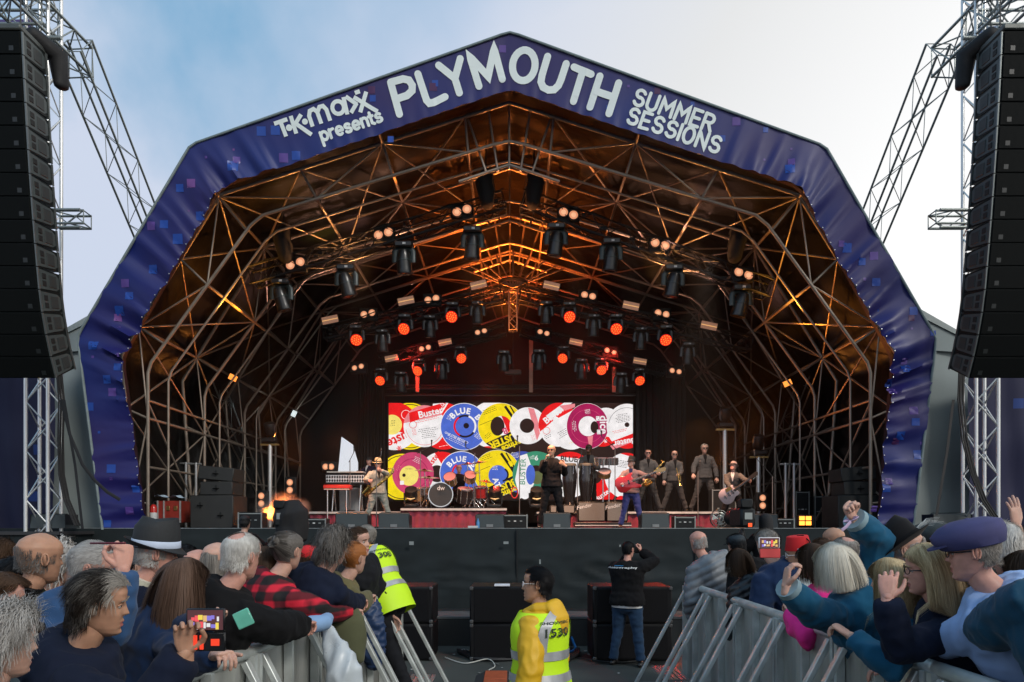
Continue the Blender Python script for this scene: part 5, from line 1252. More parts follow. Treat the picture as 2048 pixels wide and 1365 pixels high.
def blinder(px, py, Y_, lab, grp='twin blinder lamps on the trusses', r_=.105, tilt=-14, gap=.30, vert=False, bright=True):
    c = P(px, py, Y_); t = thing('blinder_lamp', c, lab, 'stage light', grp)
    dx, dz = (math.cos(R(tilt)) * gap / 2, -math.sin(R(tilt)) * gap / 2) if not vert else (0, gap / 2)
    mb = MB(); mb.box(c + V(0, .1, 0), (abs(dx) * 2 + .3, .14, abs(dz) * 2 + .3), b=.03); mb.build('housing', blackpl, t)
    for s_ in (-1, 1):
        o = c + V(s_ * dx, 0, s_ * dz); RX = Matrix.Rotation(R(90), 3, 'X')
        mb = MB(); mb.lathe([(r_, -.02), (r_, 0), (r_ * .55, .012), (.001, .016)], o + V(0, .0, 0), RX, 18, mi=0); mb.f; 
        lm = mb.build('lens', [blm], t, smooth=50); mb = MB(); mb.lathe([(r_ * .55, 0), (.001, .004)], o + V(0, -.018, 0), RX, 14); mb.build('filament_core', blm2, lm, smooth=50)
        mb = MB(); mb.lathe([(r_ + .02, -.05), (r_ + .02, .03), (r_, .03), (r_, -.05)], o, RX, 18, cap=False); mb.build('rim', blackmetal, t, smooth=50)
BL = [((924, 422), -16, 18.0, 'twin amber blinder on the front truss nearest the ridge, left side'), ((767, 468), -16, 18.0, 'twin amber blinder halfway along the front left truss'), ((591, 528), -18, 18.0, 'twin amber blinder at the outer end of the front left truss'),
      ((1137, 428), 16, 18.0, 'twin amber blinder on the front truss nearest the ridge, right side'), ((1320, 489), 16, 18.0, 'twin amber blinder halfway along the front right truss'), ((1487, 548), 18, 18.0, 'twin amber blinder at the outer end of the front right truss'),
      ((864, 599), -12, 20.2, 'twin blinder on the middle truss above the left red lamps'), ((736, 628), -12, 20.2, 'twin blinder at the outer end of the middle left truss'), ((1177, 592), 12, 20.2, 'twin blinder on the middle truss above the right red lamps'), ((1324, 628), 12, 20.2, 'twin blinder at the outer end of the middle right truss'),
      ((962, 664), -14, 21.6, 'small twin blinder on the rear truss left of the ridge'), ((850, 697), -14, 21.6, 'small twin blinder halfway along the rear left truss'), ((716, 735), -14, 21.6, 'small twin blinder left of the video wall top, outermost'),
      ((1087, 666), 14, 21.6, 'small twin blinder on the rear truss right of the ridge'), ((1221, 703), 14, 21.6, 'small twin blinder halfway along the rear right truss'), ((1351, 743), 10, 21.6, 'small twin blinder right of the video wall top, outermost')]
for (px, py), ti, Y_, lab in BL: blinder(px, py, Y_, lab, r_=.108 if Y_ < 19 else .092 if Y_ < 21 else .075, tilt=ti, gap=.25 if Y_ < 19 else .22 if Y_ < 21 else .2)
def strobe(px, py, Y_, tilt, lab, w=30):
    c = P(px, py, Y_); k = Y_ / F; t = thing('strobe_light', c, lab, 'stage light', 'flat strobe bars on the trusses'); Rt = Matrix.Rotation(R(-tilt), 3, 'Y')
    mb = MB(); mb.box(c + V(0, .06, 0), (w * k + .04, .1, w * k * .48 + .03), Rt.inverted() if False else Matrix.Rotation(R(tilt), 3, 'Y'), b=.01); mb.build('housing', blackmetal, t)
    M3 = Matrix.Rotation(R(tilt), 3, 'Y')
    for j in (-1, 1):
        mb = MB(); mb.box(c + M3 @ V(0, 0, j * w * k * .125), (w * k, .02, w * k * .2), M3); mb.build('panel', strobeM, t)
    mb = MB(); mb.box(c + V(0, -.005, 0), (w * k, .02, w * k * .035), M3); mb.build('tube', strobeL, t)
for px, py, Y_, ti, lab in ((660, 640, 20.1, -12, 'strobe bar at the outer end of the middle left truss'), (812, 602, 20.1, -12, 'strobe bar halfway along the middle left truss'), (957, 570, 20.1, -14, 'strobe bar left of the ridge on the middle truss'), (1103, 572, 20.1, 13, 'strobe bar right of the ridge on the middle truss'),
                          (1262, 612, 20.1, 12, 'strobe bar halfway along the middle right truss'), (1418, 652, 20.1, 12, 'strobe bar at the outer end of the middle right truss'), (890, 685, 21.5, -12, 'strobe bar on the rear truss, left half'), (783, 717, 21.5, -12, 'strobe bar low at the rear left truss end'), (1152, 685, 21.5, 12, 'strobe bar on the rear truss, right half'), (1280, 723, 21.5, 10, 'strobe bar low at the rear right truss end')):
    strobe(px, py, Y_, ti, lab, 32 if Y_ < 21 else 26)
# moving heads: base, yoke, head
whitem = mat('label_white', (.6, .62, .62), .5)
headM = mat('moving_head_shell', (.009, .011, .012), .35, 0, .2, 12, coat=.3); accent = mat('lamp_accent', (.035, .05, .05), .35, .2)
def moving_head(px, py, Y_, lab, tilt=(0, 0), h=.62, lit=False, grp='moving head lamps hanging from the trusses'):
    """hangs from (px,py) = base centre"""
    c = P(px, py, Y_); t = thing('moving_head', c, lab, 'stage light', grp); k = h / .62
    mb = MB(); mb.box(c, (.36 * k, .28 * k, .12 * k), b=.03); ba = mb.build('base', headM, t); mb = MB(); mb.box(c + V(.02, -.142, 0) * k, (.06 * k, .006, .04 * k)); mb.build('display', whitem, ba)
    Rt = Matrix.Rotation(R(tilt[0]), 3, 'Y') @ Matrix.Rotation(R(tilt[1]), 3, 'X'); piv = c + V(0, 0, -.30 * k)
    mb = MB()
    for s_ in (-1, 1): mb.limb([c + V(s_ * .12, 0, -.05) * k, c + V(s_ * .18, 0, -.12) * k, c + V(s_ * .18, 0, -.34) * k], [(.03 * k, .06 * k)] * 3, 8, cap='flat')
    mb.limb([c + V(-.14, 0, -.07) * k, c + V(.14, 0, -.07) * k], [(.05 * k, .03 * k)] * 2, 8); mb.build('yoke', accent if h > .7 else headM, t)
    mb = MB(); mb.lathe([(.03, .22), (.10, .20), (.135, .10), (.145, -.05), (.15, -.18), (.16, -.24), (.155, -.26), (.13, -.262)] if not lit else [(.05, .12), (.12, .10), (.165, .02), (.175, -.08), (.175, -.12), (.165, -.13)], piv, Rt @ Matrix.Scale(k, 3), 20); hd = mb.build('head', headM, t)
    mb = MB(); mb.lathe([(.139, .02), (.150, .02), (.152, 0), (.141, 0)], piv, Rt @ Matrix.Scale(k, 3), 20); mb.build('trim_ring', accent, hd)
    if lit:
        mb = MB(); mb.lathe([(.16, -.131), (.001, -.135)], piv, Rt @ Matrix.Scale(k, 3), 20); mb.build('red_face', led_red, hd)
        mb = MB()
        for r_, n_ in ((0, 1), (.062, 6), (.122, 12)):
            for i in range(n_):
                a = 2 * math.pi * i / n_; mb.lathe([(.019, -.139), (.012, -.146), (.001, -.148)], piv + Rt @ V(r_ * math.cos(a) * k, r_ * math.sin(a) * k, 0), Rt @ Matrix.Scale(k, 3), 8)
        tag(mb.build('led_cells', led_core, hd), kind='stuff')
    else:
        mb = MB(); mb.lathe([(.125, -.255), (.10, -.262), (.001, -.27)], piv, Rt @ Matrix.Scale(k, 3), 20); mb.build('lens', mat('dark_glass', (.03, .03, .035), .08, 0, 0, spec=1), hd)
    return piv, Rt
for px, py, ti, lab in ((945, 462, 4, 'long dark moving head on the front truss just left of the ridge'), (808, 492, -3, 'dark moving head, second from the ridge on the front left truss'), (693, 538, -14, 'dark moving head, third from the ridge on the front left truss'), (563, 566, -16, 'dark moving head at the far left of the front truss'),
                      (1112, 456, 8, 'long dark moving head on the front truss just right of the ridge'), (1222, 486, 6, 'dark moving head, second from the ridge on the front right truss'), (1346, 538, 10, 'dark moving head, third from the ridge on the front right truss'), (1482, 578, 14, 'dark moving head at the far right of the front truss')):
    moving_head(px, py, 17.9, lab, (ti, 8), h=.74)
redpos = []
for px, py, Y_, ti, lab in ((905, 610, 20.0, 14, 'red lit wash lamp, middle truss left, nearest the ridge'), (810, 634, 20.0, 14, 'red lit wash lamp, middle truss left, centre of three'), (713, 656, 20.0, -18, 'red lit wash lamp, middle truss left, outermost'),
                      (1138, 610, 20.0, -8, 'red lit wash lamp, middle truss right, nearest the ridge'), (1232, 634, 20.0, 4, 'red lit wash lamp, middle truss right, centre of three'), (1331, 656, 20.0, 10, 'red lit wash lamp, middle truss right, outermost'),
                      (921, 697, 21.4, -30, 'red lit wash lamp, rear truss left, nearest the ridge'), (838, 722, 21.4, 30, 'red lit wash lamp, rear truss left, middle'), (762, 741, 21.4, 12, 'red lit wash lamp beside the top left corner of the video wall'),
                      (1127, 697, 21.4, 30, 'red lit wash lamp, rear truss right, nearest the ridge'), (1202, 720, 21.4, -4, 'red lit wash lamp, rear truss right, middle'), (1278, 741, 21.4, -10, 'red lit wash lamp beside the top right corner of the video wall')):
    redpos.append(moving_head(px, py, Y_, lab, (ti, -58), h=.60 if Y_ < 21 else .54, lit=True, grp='red lit wash lamps'))
for px, py, Y_, lab in ((955, 608, 20.0, 'unlit dark moving head between strobe and ridge, middle truss left'), (860, 636, 20.0, 'unlit dark moving head between two red lamps, middle truss left'), (765, 664, 20.0, 'unlit dark moving head outer middle truss left'), (1092, 608, 20.0, 'unlit dark moving head close right of the ridge, middle truss'), (1187, 634, 20.0, 'unlit dark moving head between two red lamps, middle truss right'), (1282, 660, 20.0, 'unlit dark moving head outer middle truss right'), (1376, 690, 20.0, 'unlit dark moving head at the end of the middle right truss'),
                      (1008, 706, 21.4, 'unlit dim moving head on the rear truss under the ridge'), (884, 722, 21.4, 'unlit dim moving head rear truss left'), (802, 748, 21.4, 'unlit dim moving head above the video wall left corner'), (1078, 704, 21.4, 'unlit dim moving head rear truss right of the ridge'), (1163, 722, 21.4, 'unlit dim moving head rear truss right'), (1242, 750, 21.4, 'unlit dim moving head above the video wall right corner')):
    moving_head(px, py, Y_, lab, (0, 12), h=.58)
# ridge mast
t = thing('ridge_mast', P(1026, 660, 20.6), 'short vertical lattice mast hanging at the centre of the ridge', 'truss')
box_truss(t, P(1026, 662, 20.6), P(1026, 582, 20.6), .22, .24, .018, .010, tubeM); mb = MB(); mb.lathe([(.36, -.05), (.40, 0), (.36, .05), (.30, 0)], P(1026, 566, 20.4), None, 24, cap=False); mb.build('hoop', blackmetal, t)
for i in range(9):
    a = -70 + i * 17.5; rod('fan_tube', P(1026, 576, 20.6), P(1026 + 110 * math.sin(R(a)), 500 + 40 * abs(math.sin(R(a))), 20.9), .022, tubeM, t)
for sg in (-1, 1):    # speaker-like black hanging boxes beside the ridge
    t = thing('hanging_hoist_bag', P(1020 + sg * 48, 390, 17.2), 'dark fabric bag hanging %s of the ridge' % ('left' if sg < 0 else 'right'), 'bag')
    mb = MB(); c = P(1020 + sg * 48, 384, 17.6); mb.limb([c + V(0, 0, .35), c + V(.05 * sg, 0, .2), c, c + V(-.03 * sg, 0, -.25)], [(.22, .16), (.30, .2), (.31, .2), (.24, .16)], 14); mb.build('bag', blackcloth, t); rod('chain', c + V(0, 0, .3), c + V(0, 0, 1.2), .015, blackmetal, t)
for sg in (-1, 1):
    t = thing('hanging_hoist_bag', P(1020 + sg * 450, 500, 17.2), 'dark fabric bag hanging above the outer end of the front %s truss' % ('left' if sg < 0 else 'right'), 'bag')
    mb = MB(); c = P(1020 + sg * 452, 492, 17.8); mb.limb([c + V(0, 0, .3), c + V(.05 * sg, 0, .15), c, c + V(-.03 * sg, 0, -.25)], [(.2, .16), (.33, .2), (.34, .2), (.24, .16)], 14); mb.build('bag', blackcloth, t); rod('chain', c + V(0, 0, .3), c + V(0, 0, 1.0), .015, blackmetal, t)
# side flood lamps, lit amber
flM = mat('flood_face', (.3, .1, .02), .4, emit=(1, .30, .05), estr=1.6)
for px, py, Y_, lab, rz in ((468, 757, 20.3, 'small amber flood lamp clamped to the left roof tubes', 25), (1573, 768, 20.3, 'small amber flood lamp clamped to the right roof tubes', -25)):
    c = P(px, py, Y_); t = thing('flood_lamp', c, lab, 'stage light'); mb = MB(); mb.box(c, (.24, .14, .17), Matrix.Rotation(R(rz), 3, 'Y'), b=.02); mb.build('housing', blackmetal, t); mb = MB(); mb.box(c + V(0, -.08, 0), (.22, .02, .15), Matrix.Rotation(R(rz), 3, 'Y')); mb.build('face', flM, t)
t = thing('work_lamp', P(588, 828, 25), 'small white work lamp shining on the left rear membrane', 'stage light'); c = P(588, 828, 24.6); mb = MB(); mb.box(c, (.14, .05, .2), Matrix.Rotation(R(25), 3, 'Y')); mb.build('face', mat('work_face', (.6, .65, .65), .4, emit=(.8, .9, .9), estr=.9), t)
spot(c + V(.05, .1, 0), c + V(.6, 1.0, -.3), 30, 150, (.85, .95, 1), 1, name='work_light')

# ------------------------------------------------------------------ the rig's light, with added unseen lamps
A2 = (1.0, .24, .03)
for sg in (-1, 1):
    cx = CX
    spot((cx + sg * 5.3, 19.6, 3.2), (cx + sg * 7.2, 16.5, 7.2), 520, 85, A2, 1)       # floods on the knees
    spot((cx + sg * 6.4, 21.0, 4.2), (cx + sg * 7.4, 19.0, 6.2), 170, 90, (1, .33, .06), 1)
    spot((cx + sg * 3.6, 18.6, 7.6), (cx + sg * 4.9, 16.4, 11.0), 520, 120, (1, .42, .14), 1)    # front rafter wash
    spot((cx + sg * 6.0, 17.4, 6.4), (cx + sg * 6.9, 17.2, 9.4), 240, 100, (1, .40, .05), 1)
    spot((cx + sg * 2.4, 19.4, 8.0), (cx + sg * 3.2, 19.2, 11.5), 150, 110, (1, .5, .32), 1)
    spot((cx + sg * 4.2, 21.2, 7.0), (cx + sg * 5.0, 20.6, 10.0), 110, 110, (1, .5, .36), 1)
spot((CX, 20.9, 7.6), (CX, 21.6, 11), 2600, 130, (1, .20, .025), 1); spot((CX, 23.4, 6.4), (CX, 25.6, 9), 360, 140, (1, .06, .02), 1); spot((CX, 20.2, 6.6), (CX, 19.3, 10), 380, 110, (1, .25, .04), 1)
spot((CX, 18.7, 8.2), (CX, 17.0, 11), 200, 120, (1, .36, .12), 1)
for piv, Rt in redpos:
    d = Rt @ V(0, 0, -1); spot(piv + d * .3, piv + d * 3, 420, 13, (1, .04, .03), .5, .1, name='red_beam')
spot((4.6, 17.4, 8.2), (4.6, 19.9, 3.2), 1200, 40, (1, .78, .64), .8, .15, name='added_key_light'); spot((2.6, 17.2, 8.6), (4.0, 19.9, 3.2), 500, 40, (1, .70, .5), .8, .15, name='added_key_light')  # spots added to brighten the back row of the band
for sg in (-1, 1): spot((CX + sg * 3.2, 21.0, 6.6), (CX + sg * 1.6, 23, 6.4), 300, 90, (1, .04, .02), 1, name='red_wash')
for px, py, Y_, e, c in ((590, 385, 17.9, 60, (1, .45, .04)), (775, 312, 17.9, 70, (1, .28, .04)), (640, 455, 20.6, 60, (.9, .7, .1)), (705, 440, 20.6, 70, (1, .5, .42)), (1215, 315, 17.9, 70, (1, .28, .04)), (1310, 440, 20.6, 80, (1, .5, .38)), (1545, 400, 17.9, 60, (1, .36, .04)), (430, 600, 18.0, 150, (1, .33, .03)), (530, 590, 20.8, 80, (1, .5, .42)), (1640, 640, 18.0, 150, (1, .33, .03)), (1545, 600, 20.8, 80, (1, .5, .42)), (560, 830, 24, 30, (.8, .95, 1)), (1400, 420, 17.9, 50, (1, .5, .4))):
    q = P(px, py, Y_); d = (q - V(CX, Y_, 4)).normalized(); spot(q - d * 1.3, q + d, e * 3.4, 56, c, 1, .1, name='added_membrane_spot')  # added unseen spots, each lighting a patch of the membrane
# band key light: unseen lamps added by the front truss and before the banner
for x, tx, e in ((-3.8, -3.0, 520), (-1.2, .3, 560), (1.4, 2.0, 560), (4.2, 4.6, 620)):
    spot((x, 17.2, 8.6), (tx, 17.2, 3.0), e * 3, 36, (1, .50, .27), .8, .15, name='added_key_light')
    spot((x * .8, 14.9, 9.3), (tx, 17.6, 2.9), e * 8, 34, (1, .50, .28), .8, .15, name='added_key_light')
spot((5.5, 21.5, 5.0), (4.5, 19.5, 2.6), 260, 70, (1, .34, .05), .8, name='side_amber'); spot((-4.8, 21.2, 4.6), (-4.0, 18.0, 2.6), 200, 60, (1, .3, .1), .8, name='side_amber')
spot((-.5, 21.0, 6.2), (-1.4, 19.5, 3.0), 500, 50, (1, .06, .04), .7, name='red_drum')

# ================================================================== risers
crim = mat('riser_velvet', (.19, .008, .035), .7, 0, .35, 6, .012, 16, sheen=.5)
def riser(x0, x1, y0, y1, z, lab):
    t = thing('riser', ((x0 + x1) / 2, y0, DZ), lab, 'platform', 'crimson skirted risers'); mb = MB(); mb.box(((x0 + x1) / 2, (y0 + y1) / 2, z - .05), (x1 - x0, y1 - y0, .09)); mb.build('top', deckM, t, smooth=0)
    mb = MB(); mb.box(((x0 + x1) / 2, y0 - .02, z - .045), (x1 - x0 + .04, .03, .05)); mb.build('edge_rail', mat('rail_pale', (.6, .58, .55), .4, .4), t, smooth=0)
    mb = MB(); K = int((x1 - x0) * 26); vs = []
    for j in range(8):
        for i in range(K + 1): x = x0 + (x1 - x0) * i / K; vs.append((x, y0 + .02 + .03 * math.sin(x * 31 + .8 * math.sin(x * 7)) * (1 - j / 16), DZ + (z - .09 - DZ) * j / 7))
    mb.add(vs, [(j * (K + 1) + i, j * (K + 1) + i + 1, (j + 1) * (K + 1) + i + 1, (j + 1) * (K + 1) + i) for j in range(7) for i in range(K)]); mb.build('velvet_skirt', crim, t, smooth=60)
ZR = 2.20
xx = lambda px, Y_: (px - 1024) * Y_ / F
riser(xx(620, 19), xx(800, 19), 19.0, 21.6, ZR, 'crimson skirted riser under the keyboards'); riser(xx(803, 18.4), xx(1012, 18.4), 18.4, 21.4, 2.27, 'crimson skirted drum riser in the centre left'); riser(xx(1075, 19.4), xx(1250, 19.4), 19.4, 21.8, ZR, 'crimson skirted riser under the congas'); riser(xx(1252, 19), xx(1435, 19), 19.0, 21.6, ZR, 'crimson skirted riser under the three horn players')

# ================================================================== wedge monitors
def wedge(px0, px1, py0, py1, Y_, lab, flip=False):
    x0, x1 = xx(px0, Y_), xx(px1, Y_); z1 = P(0, py0, Y_).z; t = thing('stage_monitor', ((x0 + x1) / 2, Y_, DZ), lab, 'stage monitor', 'wedge monitors along the stage front')
    mb = MB(); w = x1 - x0; mb.prism([V(x0, Y_, DZ + .005), V(x0, Y_ + .5, DZ + .005), V(x0, Y_ + .42, DZ + .14), V(x0, Y_ + .10, z1), V(x0, Y_ + .03, z1 - .02)], (w, 0, 0)); mb.build('cabinet', mat('monitor_body', (.04, .052, .055), .55, 0, .15, 5, .0006, 200), t, smooth=0)
    mb = MB(); mb.prism([V(x0 + .03, Y_ + .425, DZ + .15), V(x0 + .03, Y_ + .115, z1 + .004), V(x0 + .03, Y_ + .13, z1 + .012), V(x0 + .03, Y_ + .44, DZ + .16)], (w - .06, 0, 0)); mb.build('grille', grilleM, t, smooth=0)
    mb = MB(); mb.box(((x0 + x1) / 2, Y_ - .004, DZ + .05), (.14, .012, .06)); mb.build('socket_plate', mat('socket', (.25, .26, .26), .4, .5), t, smooth=0)
    for s_ in (0, 1): mb = MB(); mb.box((x0 + (w * s_), Y_ + .22, DZ + .17), (.012, .42, .20)); mb.build('side_cheek', blackpl, t, smooth=0)
for a, b, c, lab in ((671, 735, 1026, 'wedge monitor before the saxophonist, left one of two'), (757, 818, 1026, 'wedge monitor between the saxophonist and the drum riser'), (951, 1008, 1029, 'wedge monitor before the drum riser near a water bottle'), (1087, 1141, 1026, 'wedge monitor directly in front of the singer'), (1284, 1339, 1026, 'wedge monitor right of the bass player'), (1500, 1556, 1028, 'wedge monitor at the right end below the microphone stand')): wedge(a, b, c, 1055, 15.75, lab)
wedge(60, 130, 1029, 1060, 14.5, 'wedge speaker at the foot of the left truss tower'); wedge(1868, 1945, 1027, 1056, 14.5, 'wedge speaker at the foot of the right truss tower')
# ================================================================== speaker stacks each side
def box_spk(c, size, lab, horns, grp):
    t = thing('speaker_box', c, lab, 'speaker', grp); mb = MB(); mb.box(c + V(0, 0, size[2] / 2), size, b=.015); mb.build('cabinet', mat('sidefill', (.022, .023, .022), .55, 0, .2, 6, .0008, 120), t)
    for hx, hz in horns:
        mb = MB(); mb.limb([c + V(hx - .05, -size[1] / 2 - .002, hz), c + V(hx + .05, -size[1] / 2 - .002, hz)], [(.012, .075)] * 2, 12, up=(0, 1, 0)); mb.build('handle_cup', recM, t)
        mb = MB(); mb.box(c + V(hx, -size[1] / 2 - .014, hz), (.02, .012, .14)); mb.build('grip', blackpl, t)
    return t
for sg, nm, xs in ((-1, 'left', (395, 455)), (1, 'right', (1690, 1745))):
    cx = (xx(xs[0], 16.6) + xx(xs[1], 16.6)) / 2
    box_spk(V(cx, 17.0, DZ), (.95, .9, .72), 'large black sub cabinet at the bottom of the %s side stack' % nm, [(-.25, .5), (.2, .28)], 'side fill speakers'); box_spk(V(cx + .06, 17.0, DZ + .73), (.72, .7, .30), 'black side fill speaker in the middle of the %s stack' % nm, [(.0, .15)], 'side fill speakers')
    o = box_spk(V(cx + .04, 17.0, DZ + 1.06), (.78, .7, .30), 'tilted black speaker on top of the %s side stack' % nm, [(.0, .15)], 'side fill speakers')
    for q in KIDS[o.name]: pass
    o.rotation_euler = (0, R(-5 * sg), 0)
# sub woofers in the pit
subM = mat('sub_cabinet', (.007, .007, .008), .5, 0, .3, 5, .0008, 90, spec=.2)
for px, nm in ((791, 'left'), (1019, 'centre'), (1260, 'right')):
    x = xx(px, 10.4)
    for lv, wd in ((0, 'lower'), (1, 'upper')):
        t = thing('subwoofer', (x, 10.5, lv * .505), '%s black subwoofer of the %s pair in the pit' % (wd, nm), 'speaker', 'stacked subwoofers in front of the stage'); c = V(x, 10.55, .255 + lv * .505)
        mb = MB(); mb.box(c, (1.08, .75, .50), b=.02); mb.build('cabinet', subM, t); mb = MB(); mb.box(c + V(0, -.378, 0), (.96, .012, .44), b=.005); mb.build('grille', mat('sub_grille', (.005, .005, .006), .6, 0, .3, 40, .001, 200, spec=.15), t)
        for s_ in (-1, 1):
            for z_ in (-1, 1): mb = MB(); mb.box(c + V(s_ * .515, -.372, z_ * .225), (.05, .03, .05), b=.008); mb.build('corner', mat('corner_steel', (.13, .13, .13), .35, .7), t)
    for dx, lab in (((-.1, 'white set list sheet on the centre subwoofers, left of two'), (.28, 'white set list sheet on the centre subwoofers, beside the steward')) if nm == 'centre' else ()):
        mb = MB(); mb.box((x + dx, 10.3, 1.024), (.21, .29, .012)); tag(mb.build('paper_sheet', mat('paper', (.75, .76, .8), .8), smooth=0), lab, 'paper')

# ================================================================== cables, mats on the ground
def floor_cable(pts, r_, m, lab):
    mb = MB(); o = []
    pts = [Vector(p) for p in pts]
    for i in range(len(pts) - 1):
        for k in range(6): t = k / 6; a = pts[max(0, i - 1)]; b = pts[i]; c = pts[i + 1]; d = pts[min(len(pts) - 1, i + 2)]; o.append(.5 * ((2 * b) + (c - a) * t + (2 * a - 5 * b + 4 * c - d) * t * t + (3 * b - a - 3 * c + d) * t ** 3))
    mb.pipe(o + [pts[-1]], r_, 6); return tag(mb.build('cable', m), lab, 'cable')
GP = lambda px, py: P(px, py, 1500 * 1.85 / (py - 1050))
gp = lambda px, py, z=.02: V((px - 1024) * 1.85 / (py - 1050), 1500 * 1.85 / (py - 1050), z)
for k in range(6): floor_cable([gp(915 + 6 * k, 1302 + k), gp(925 + k * 3, 1312 + k * 1.5, .03), gp(960, 1316 + k * 1.6, .04), gp(1000, 1318 + k * 1.3, .03), gp(1030 + 4 * k, 1316 + k)], .02, cb, ['black cable loop nearest the centre subwoofer', 'black cable in the coil, second from the subwoofer', 'black cable in the middle of the coil', 'black cable in the coil, fourth from the subwoofer', 'black cable in the coil near the edge', 'outermost black cable of the coil by the orange ramp'][k])
floor_cable([gp(890, 1318), gp(930, 1330), gp(975, 1326, .05), gp(990, 1335), gp(978, 1345, .03)], .007, mat('cable_white', (.55, .55, .5), .5), 'thin white cable trailing to the orange ramp'); floor_cable([gp(1130, 1312, .03), gp(1150, 1304, .04), gp(1146, 1296, .10), gp(1140, 1288, .16)], .018, mat('hose_blue', (.02, .16, .42), .4), 'bright blue hose beside the yellow jacket steward')
for k in range(3): floor_cable([gp(1100, 1330 - 4 * k), gp(1135, 1325 - 4 * k, .03), gp(1158, 1312 - 3 * k, .05), gp(1140, 1300)], .02, cb, ['black cable curled under the blue hose, nearest', 'black cable curled under the blue hose, middle', 'black cable curled under the blue hose, farthest'][k])
floor_cable([gp(1145, 1318), gp(1230, 1328), gp(1290, 1326), gp(1345, 1350)], .006, cb, 'thin black cable running to the right barrier')
t = thing('cable_ramp', gp(992, 1352, 0), 'black rubber cable ramp with an orange lid', 'cable ramp'); c = gp(992, 1358, 0); mb = MB(); mb.prism([V(c.x - .25, c.y - 1.3, .0), V(c.x - .14, c.y - 1.3, .05), V(c.x + .14, c.y - 1.3, .05), V(c.x + .22, c.y - 1.3, .0)], (0, 1.5, 0)); mb.build('base', mat('rubber', (.02, .02, .02), .8), t, smooth=0)
for k in range(3): mb = MB(); mb.box((c.x, c.y - 1.05 + k * .5, .055), (.27, .48, .014), b=.004); mb.build('lid', mat('orange_lid', (.40, .085, .03), .6, 0, .2, 12, .003, 60), t)

r_ = random.Random(5); mb = MB()
for k in range(46):
    c = V(r_.uniform(-1.3, 1.9), r_.uniform(7.5, 11.2), .006); a = r_.random() * 3; w_ = r_.uniform(.01, .035); u = V(math.cos(a), math.sin(a), 0) * w_; v = V(-math.sin(a), math.cos(a), .2) * w_ * .5; mb.poly([c - u - v + V(0, 0, .01), c + u - v + V(0, 0, .01), c + u + v + V(0, 0, .01), c - u + v + V(0, 0, .01)])
tag(mb.build('litter', mat('litter_pale', (.4, .4, .38), .7), smooth=0), kind='stuff')
# ================================================================== instruments
brass = mat('brass', (.80, .52, .16), .22, 1., .1); gold = mat('gold_dull', (.55, .36, .14), .35, .9, .2)
strapM = mat('strap_black', (.02, .02, .02), .7); fretM = mat('fretboard', (.06, .035, .02), .5)
def guitar(label, c, nk, bodyM, headcol, kind, cat='guitar', roll=0, sc=1., face=None):
    """c body centre, nk: end of the neck (headstock) in world; the top faces 'face'"""
    c = Vector(c); nk = Vector(nk); X_ = (nk - c).normalized(); Yf = Vector(face or (0, -1, 0)); Yf = (Yf - X_ * Yf.dot(X_)).normalized(); Z_ = X_.cross(Yf)
    M_ = Matrix((X_, Yf, Z_)).transposed().to_4x4(); M_.translation = c
    t = thing('electric_guitar' if cat == 'guitar' else 'bass_guitar', c, label, cat); T = lambda x, y, z: M_ @ (V(x, y, z) * sc)
    if kind == 'bass': out = [(-.24, .02), (-.22, .12), (-.12, .165), (0, .13), (.06, .125), (.13, .165), (.20, .17), (.235, .14), (.17, .09), (.13, .05), (.14, .0), (.12, -.05), (.10, -.10), (.15, -.135), (.13, -.165), (.05, -.15), (-.02, -.13), (-.12, -.17), (-.21, -.14), (-.25, -.06)]
    else: out = [(-.22, .0), (-.21, .09), (-.15, .15), (-.06, .165), (.01, .13), (.06, .105), (.12, .12), (.16, .10), (.15, .04), (.15, -.02), (.12, -.05), (.15, -.09), (.13, -.12), (.08, -.11), (.01, -.13), (-.06, -.165), (-.15, -.15), (-.21, -.09)]
    o2 = []
    for i in range(len(out)):   # chaikin
        a, b = Vector(out[i]), Vector(out[(i + 1) % len(out)]); o2 += [a.lerp(b, .25), a.lerp(b, .75)]
    mb = MB(); n_ = len(o2); rg = []
    for y, s_ in ((-.022, .95), (-.015, 1), (.015, 1), (.022, .95)): rg.append([T(p.x * s_, y, p.y * s_) for p in o2])
    mb.loft(rg); bd = mb.build('body', bodyM, t, smooth=50)
    L_ = (nk - c).length / sc; mb = MB(); mb.limb([T(.1, .026, 0), T(L_ - .18, .026, 0)], [(.029 * sc, .014 * sc), (.022 * sc, .012 * sc)], 8, cap='flat', up=tuple(Yf)); mb.build('neck', fretM, t)
    mb = MB(); mb.prism([T(L_ - .19, .02, -.024), T(L_ - .15, .02, -.04), T(L_, .02, -.035), T(L_ + .02, .02, 0), T(L_ - .01, .02, .045), T(L_ - .12, .02, .03), T(L_ - .19, .02, .024)], tuple(Yf * .014)); mb.build('headstock', headcol, t)
    for k in range(4): mb = MB(); mb.ball(T(L_ - .13 + k * .035, .026, .052), .011 * sc, 6, 4); mb.build('tuning_peg', chrome, t)
    mb = MB(); mb.box(T(-.11, .03, 0), (.03 * sc, .012 * sc, .07 * sc), M_.to_3x3()); mb.build('bridge', chrome, t)
    for x in (-.02, .06) if kind != 'bass' else (0.02,): mb = MB(); mb.box(T(x, .029, 0), (.03 * sc, .012 * sc, .08 * sc), M_.to_3x3()); mb.build('pickup', chrome if kind != 'bass' else blackpl, t)
    if kind != 'bass': mb = MB(); mb.prism([T(-.04, .026, -.06), T(.1, .026, -.045), T(.1, .026, -.11), T(-.02, .026, -.13)], tuple(Yf * .004)); mb.build('pickguard', gold, t)
    for k in range(4): rod('string', T(-.11, .036, -.018 + k * .012), T(L_ - .16, .042, -.012 + k * .008), .0018, chrome, t, 5)
    return t
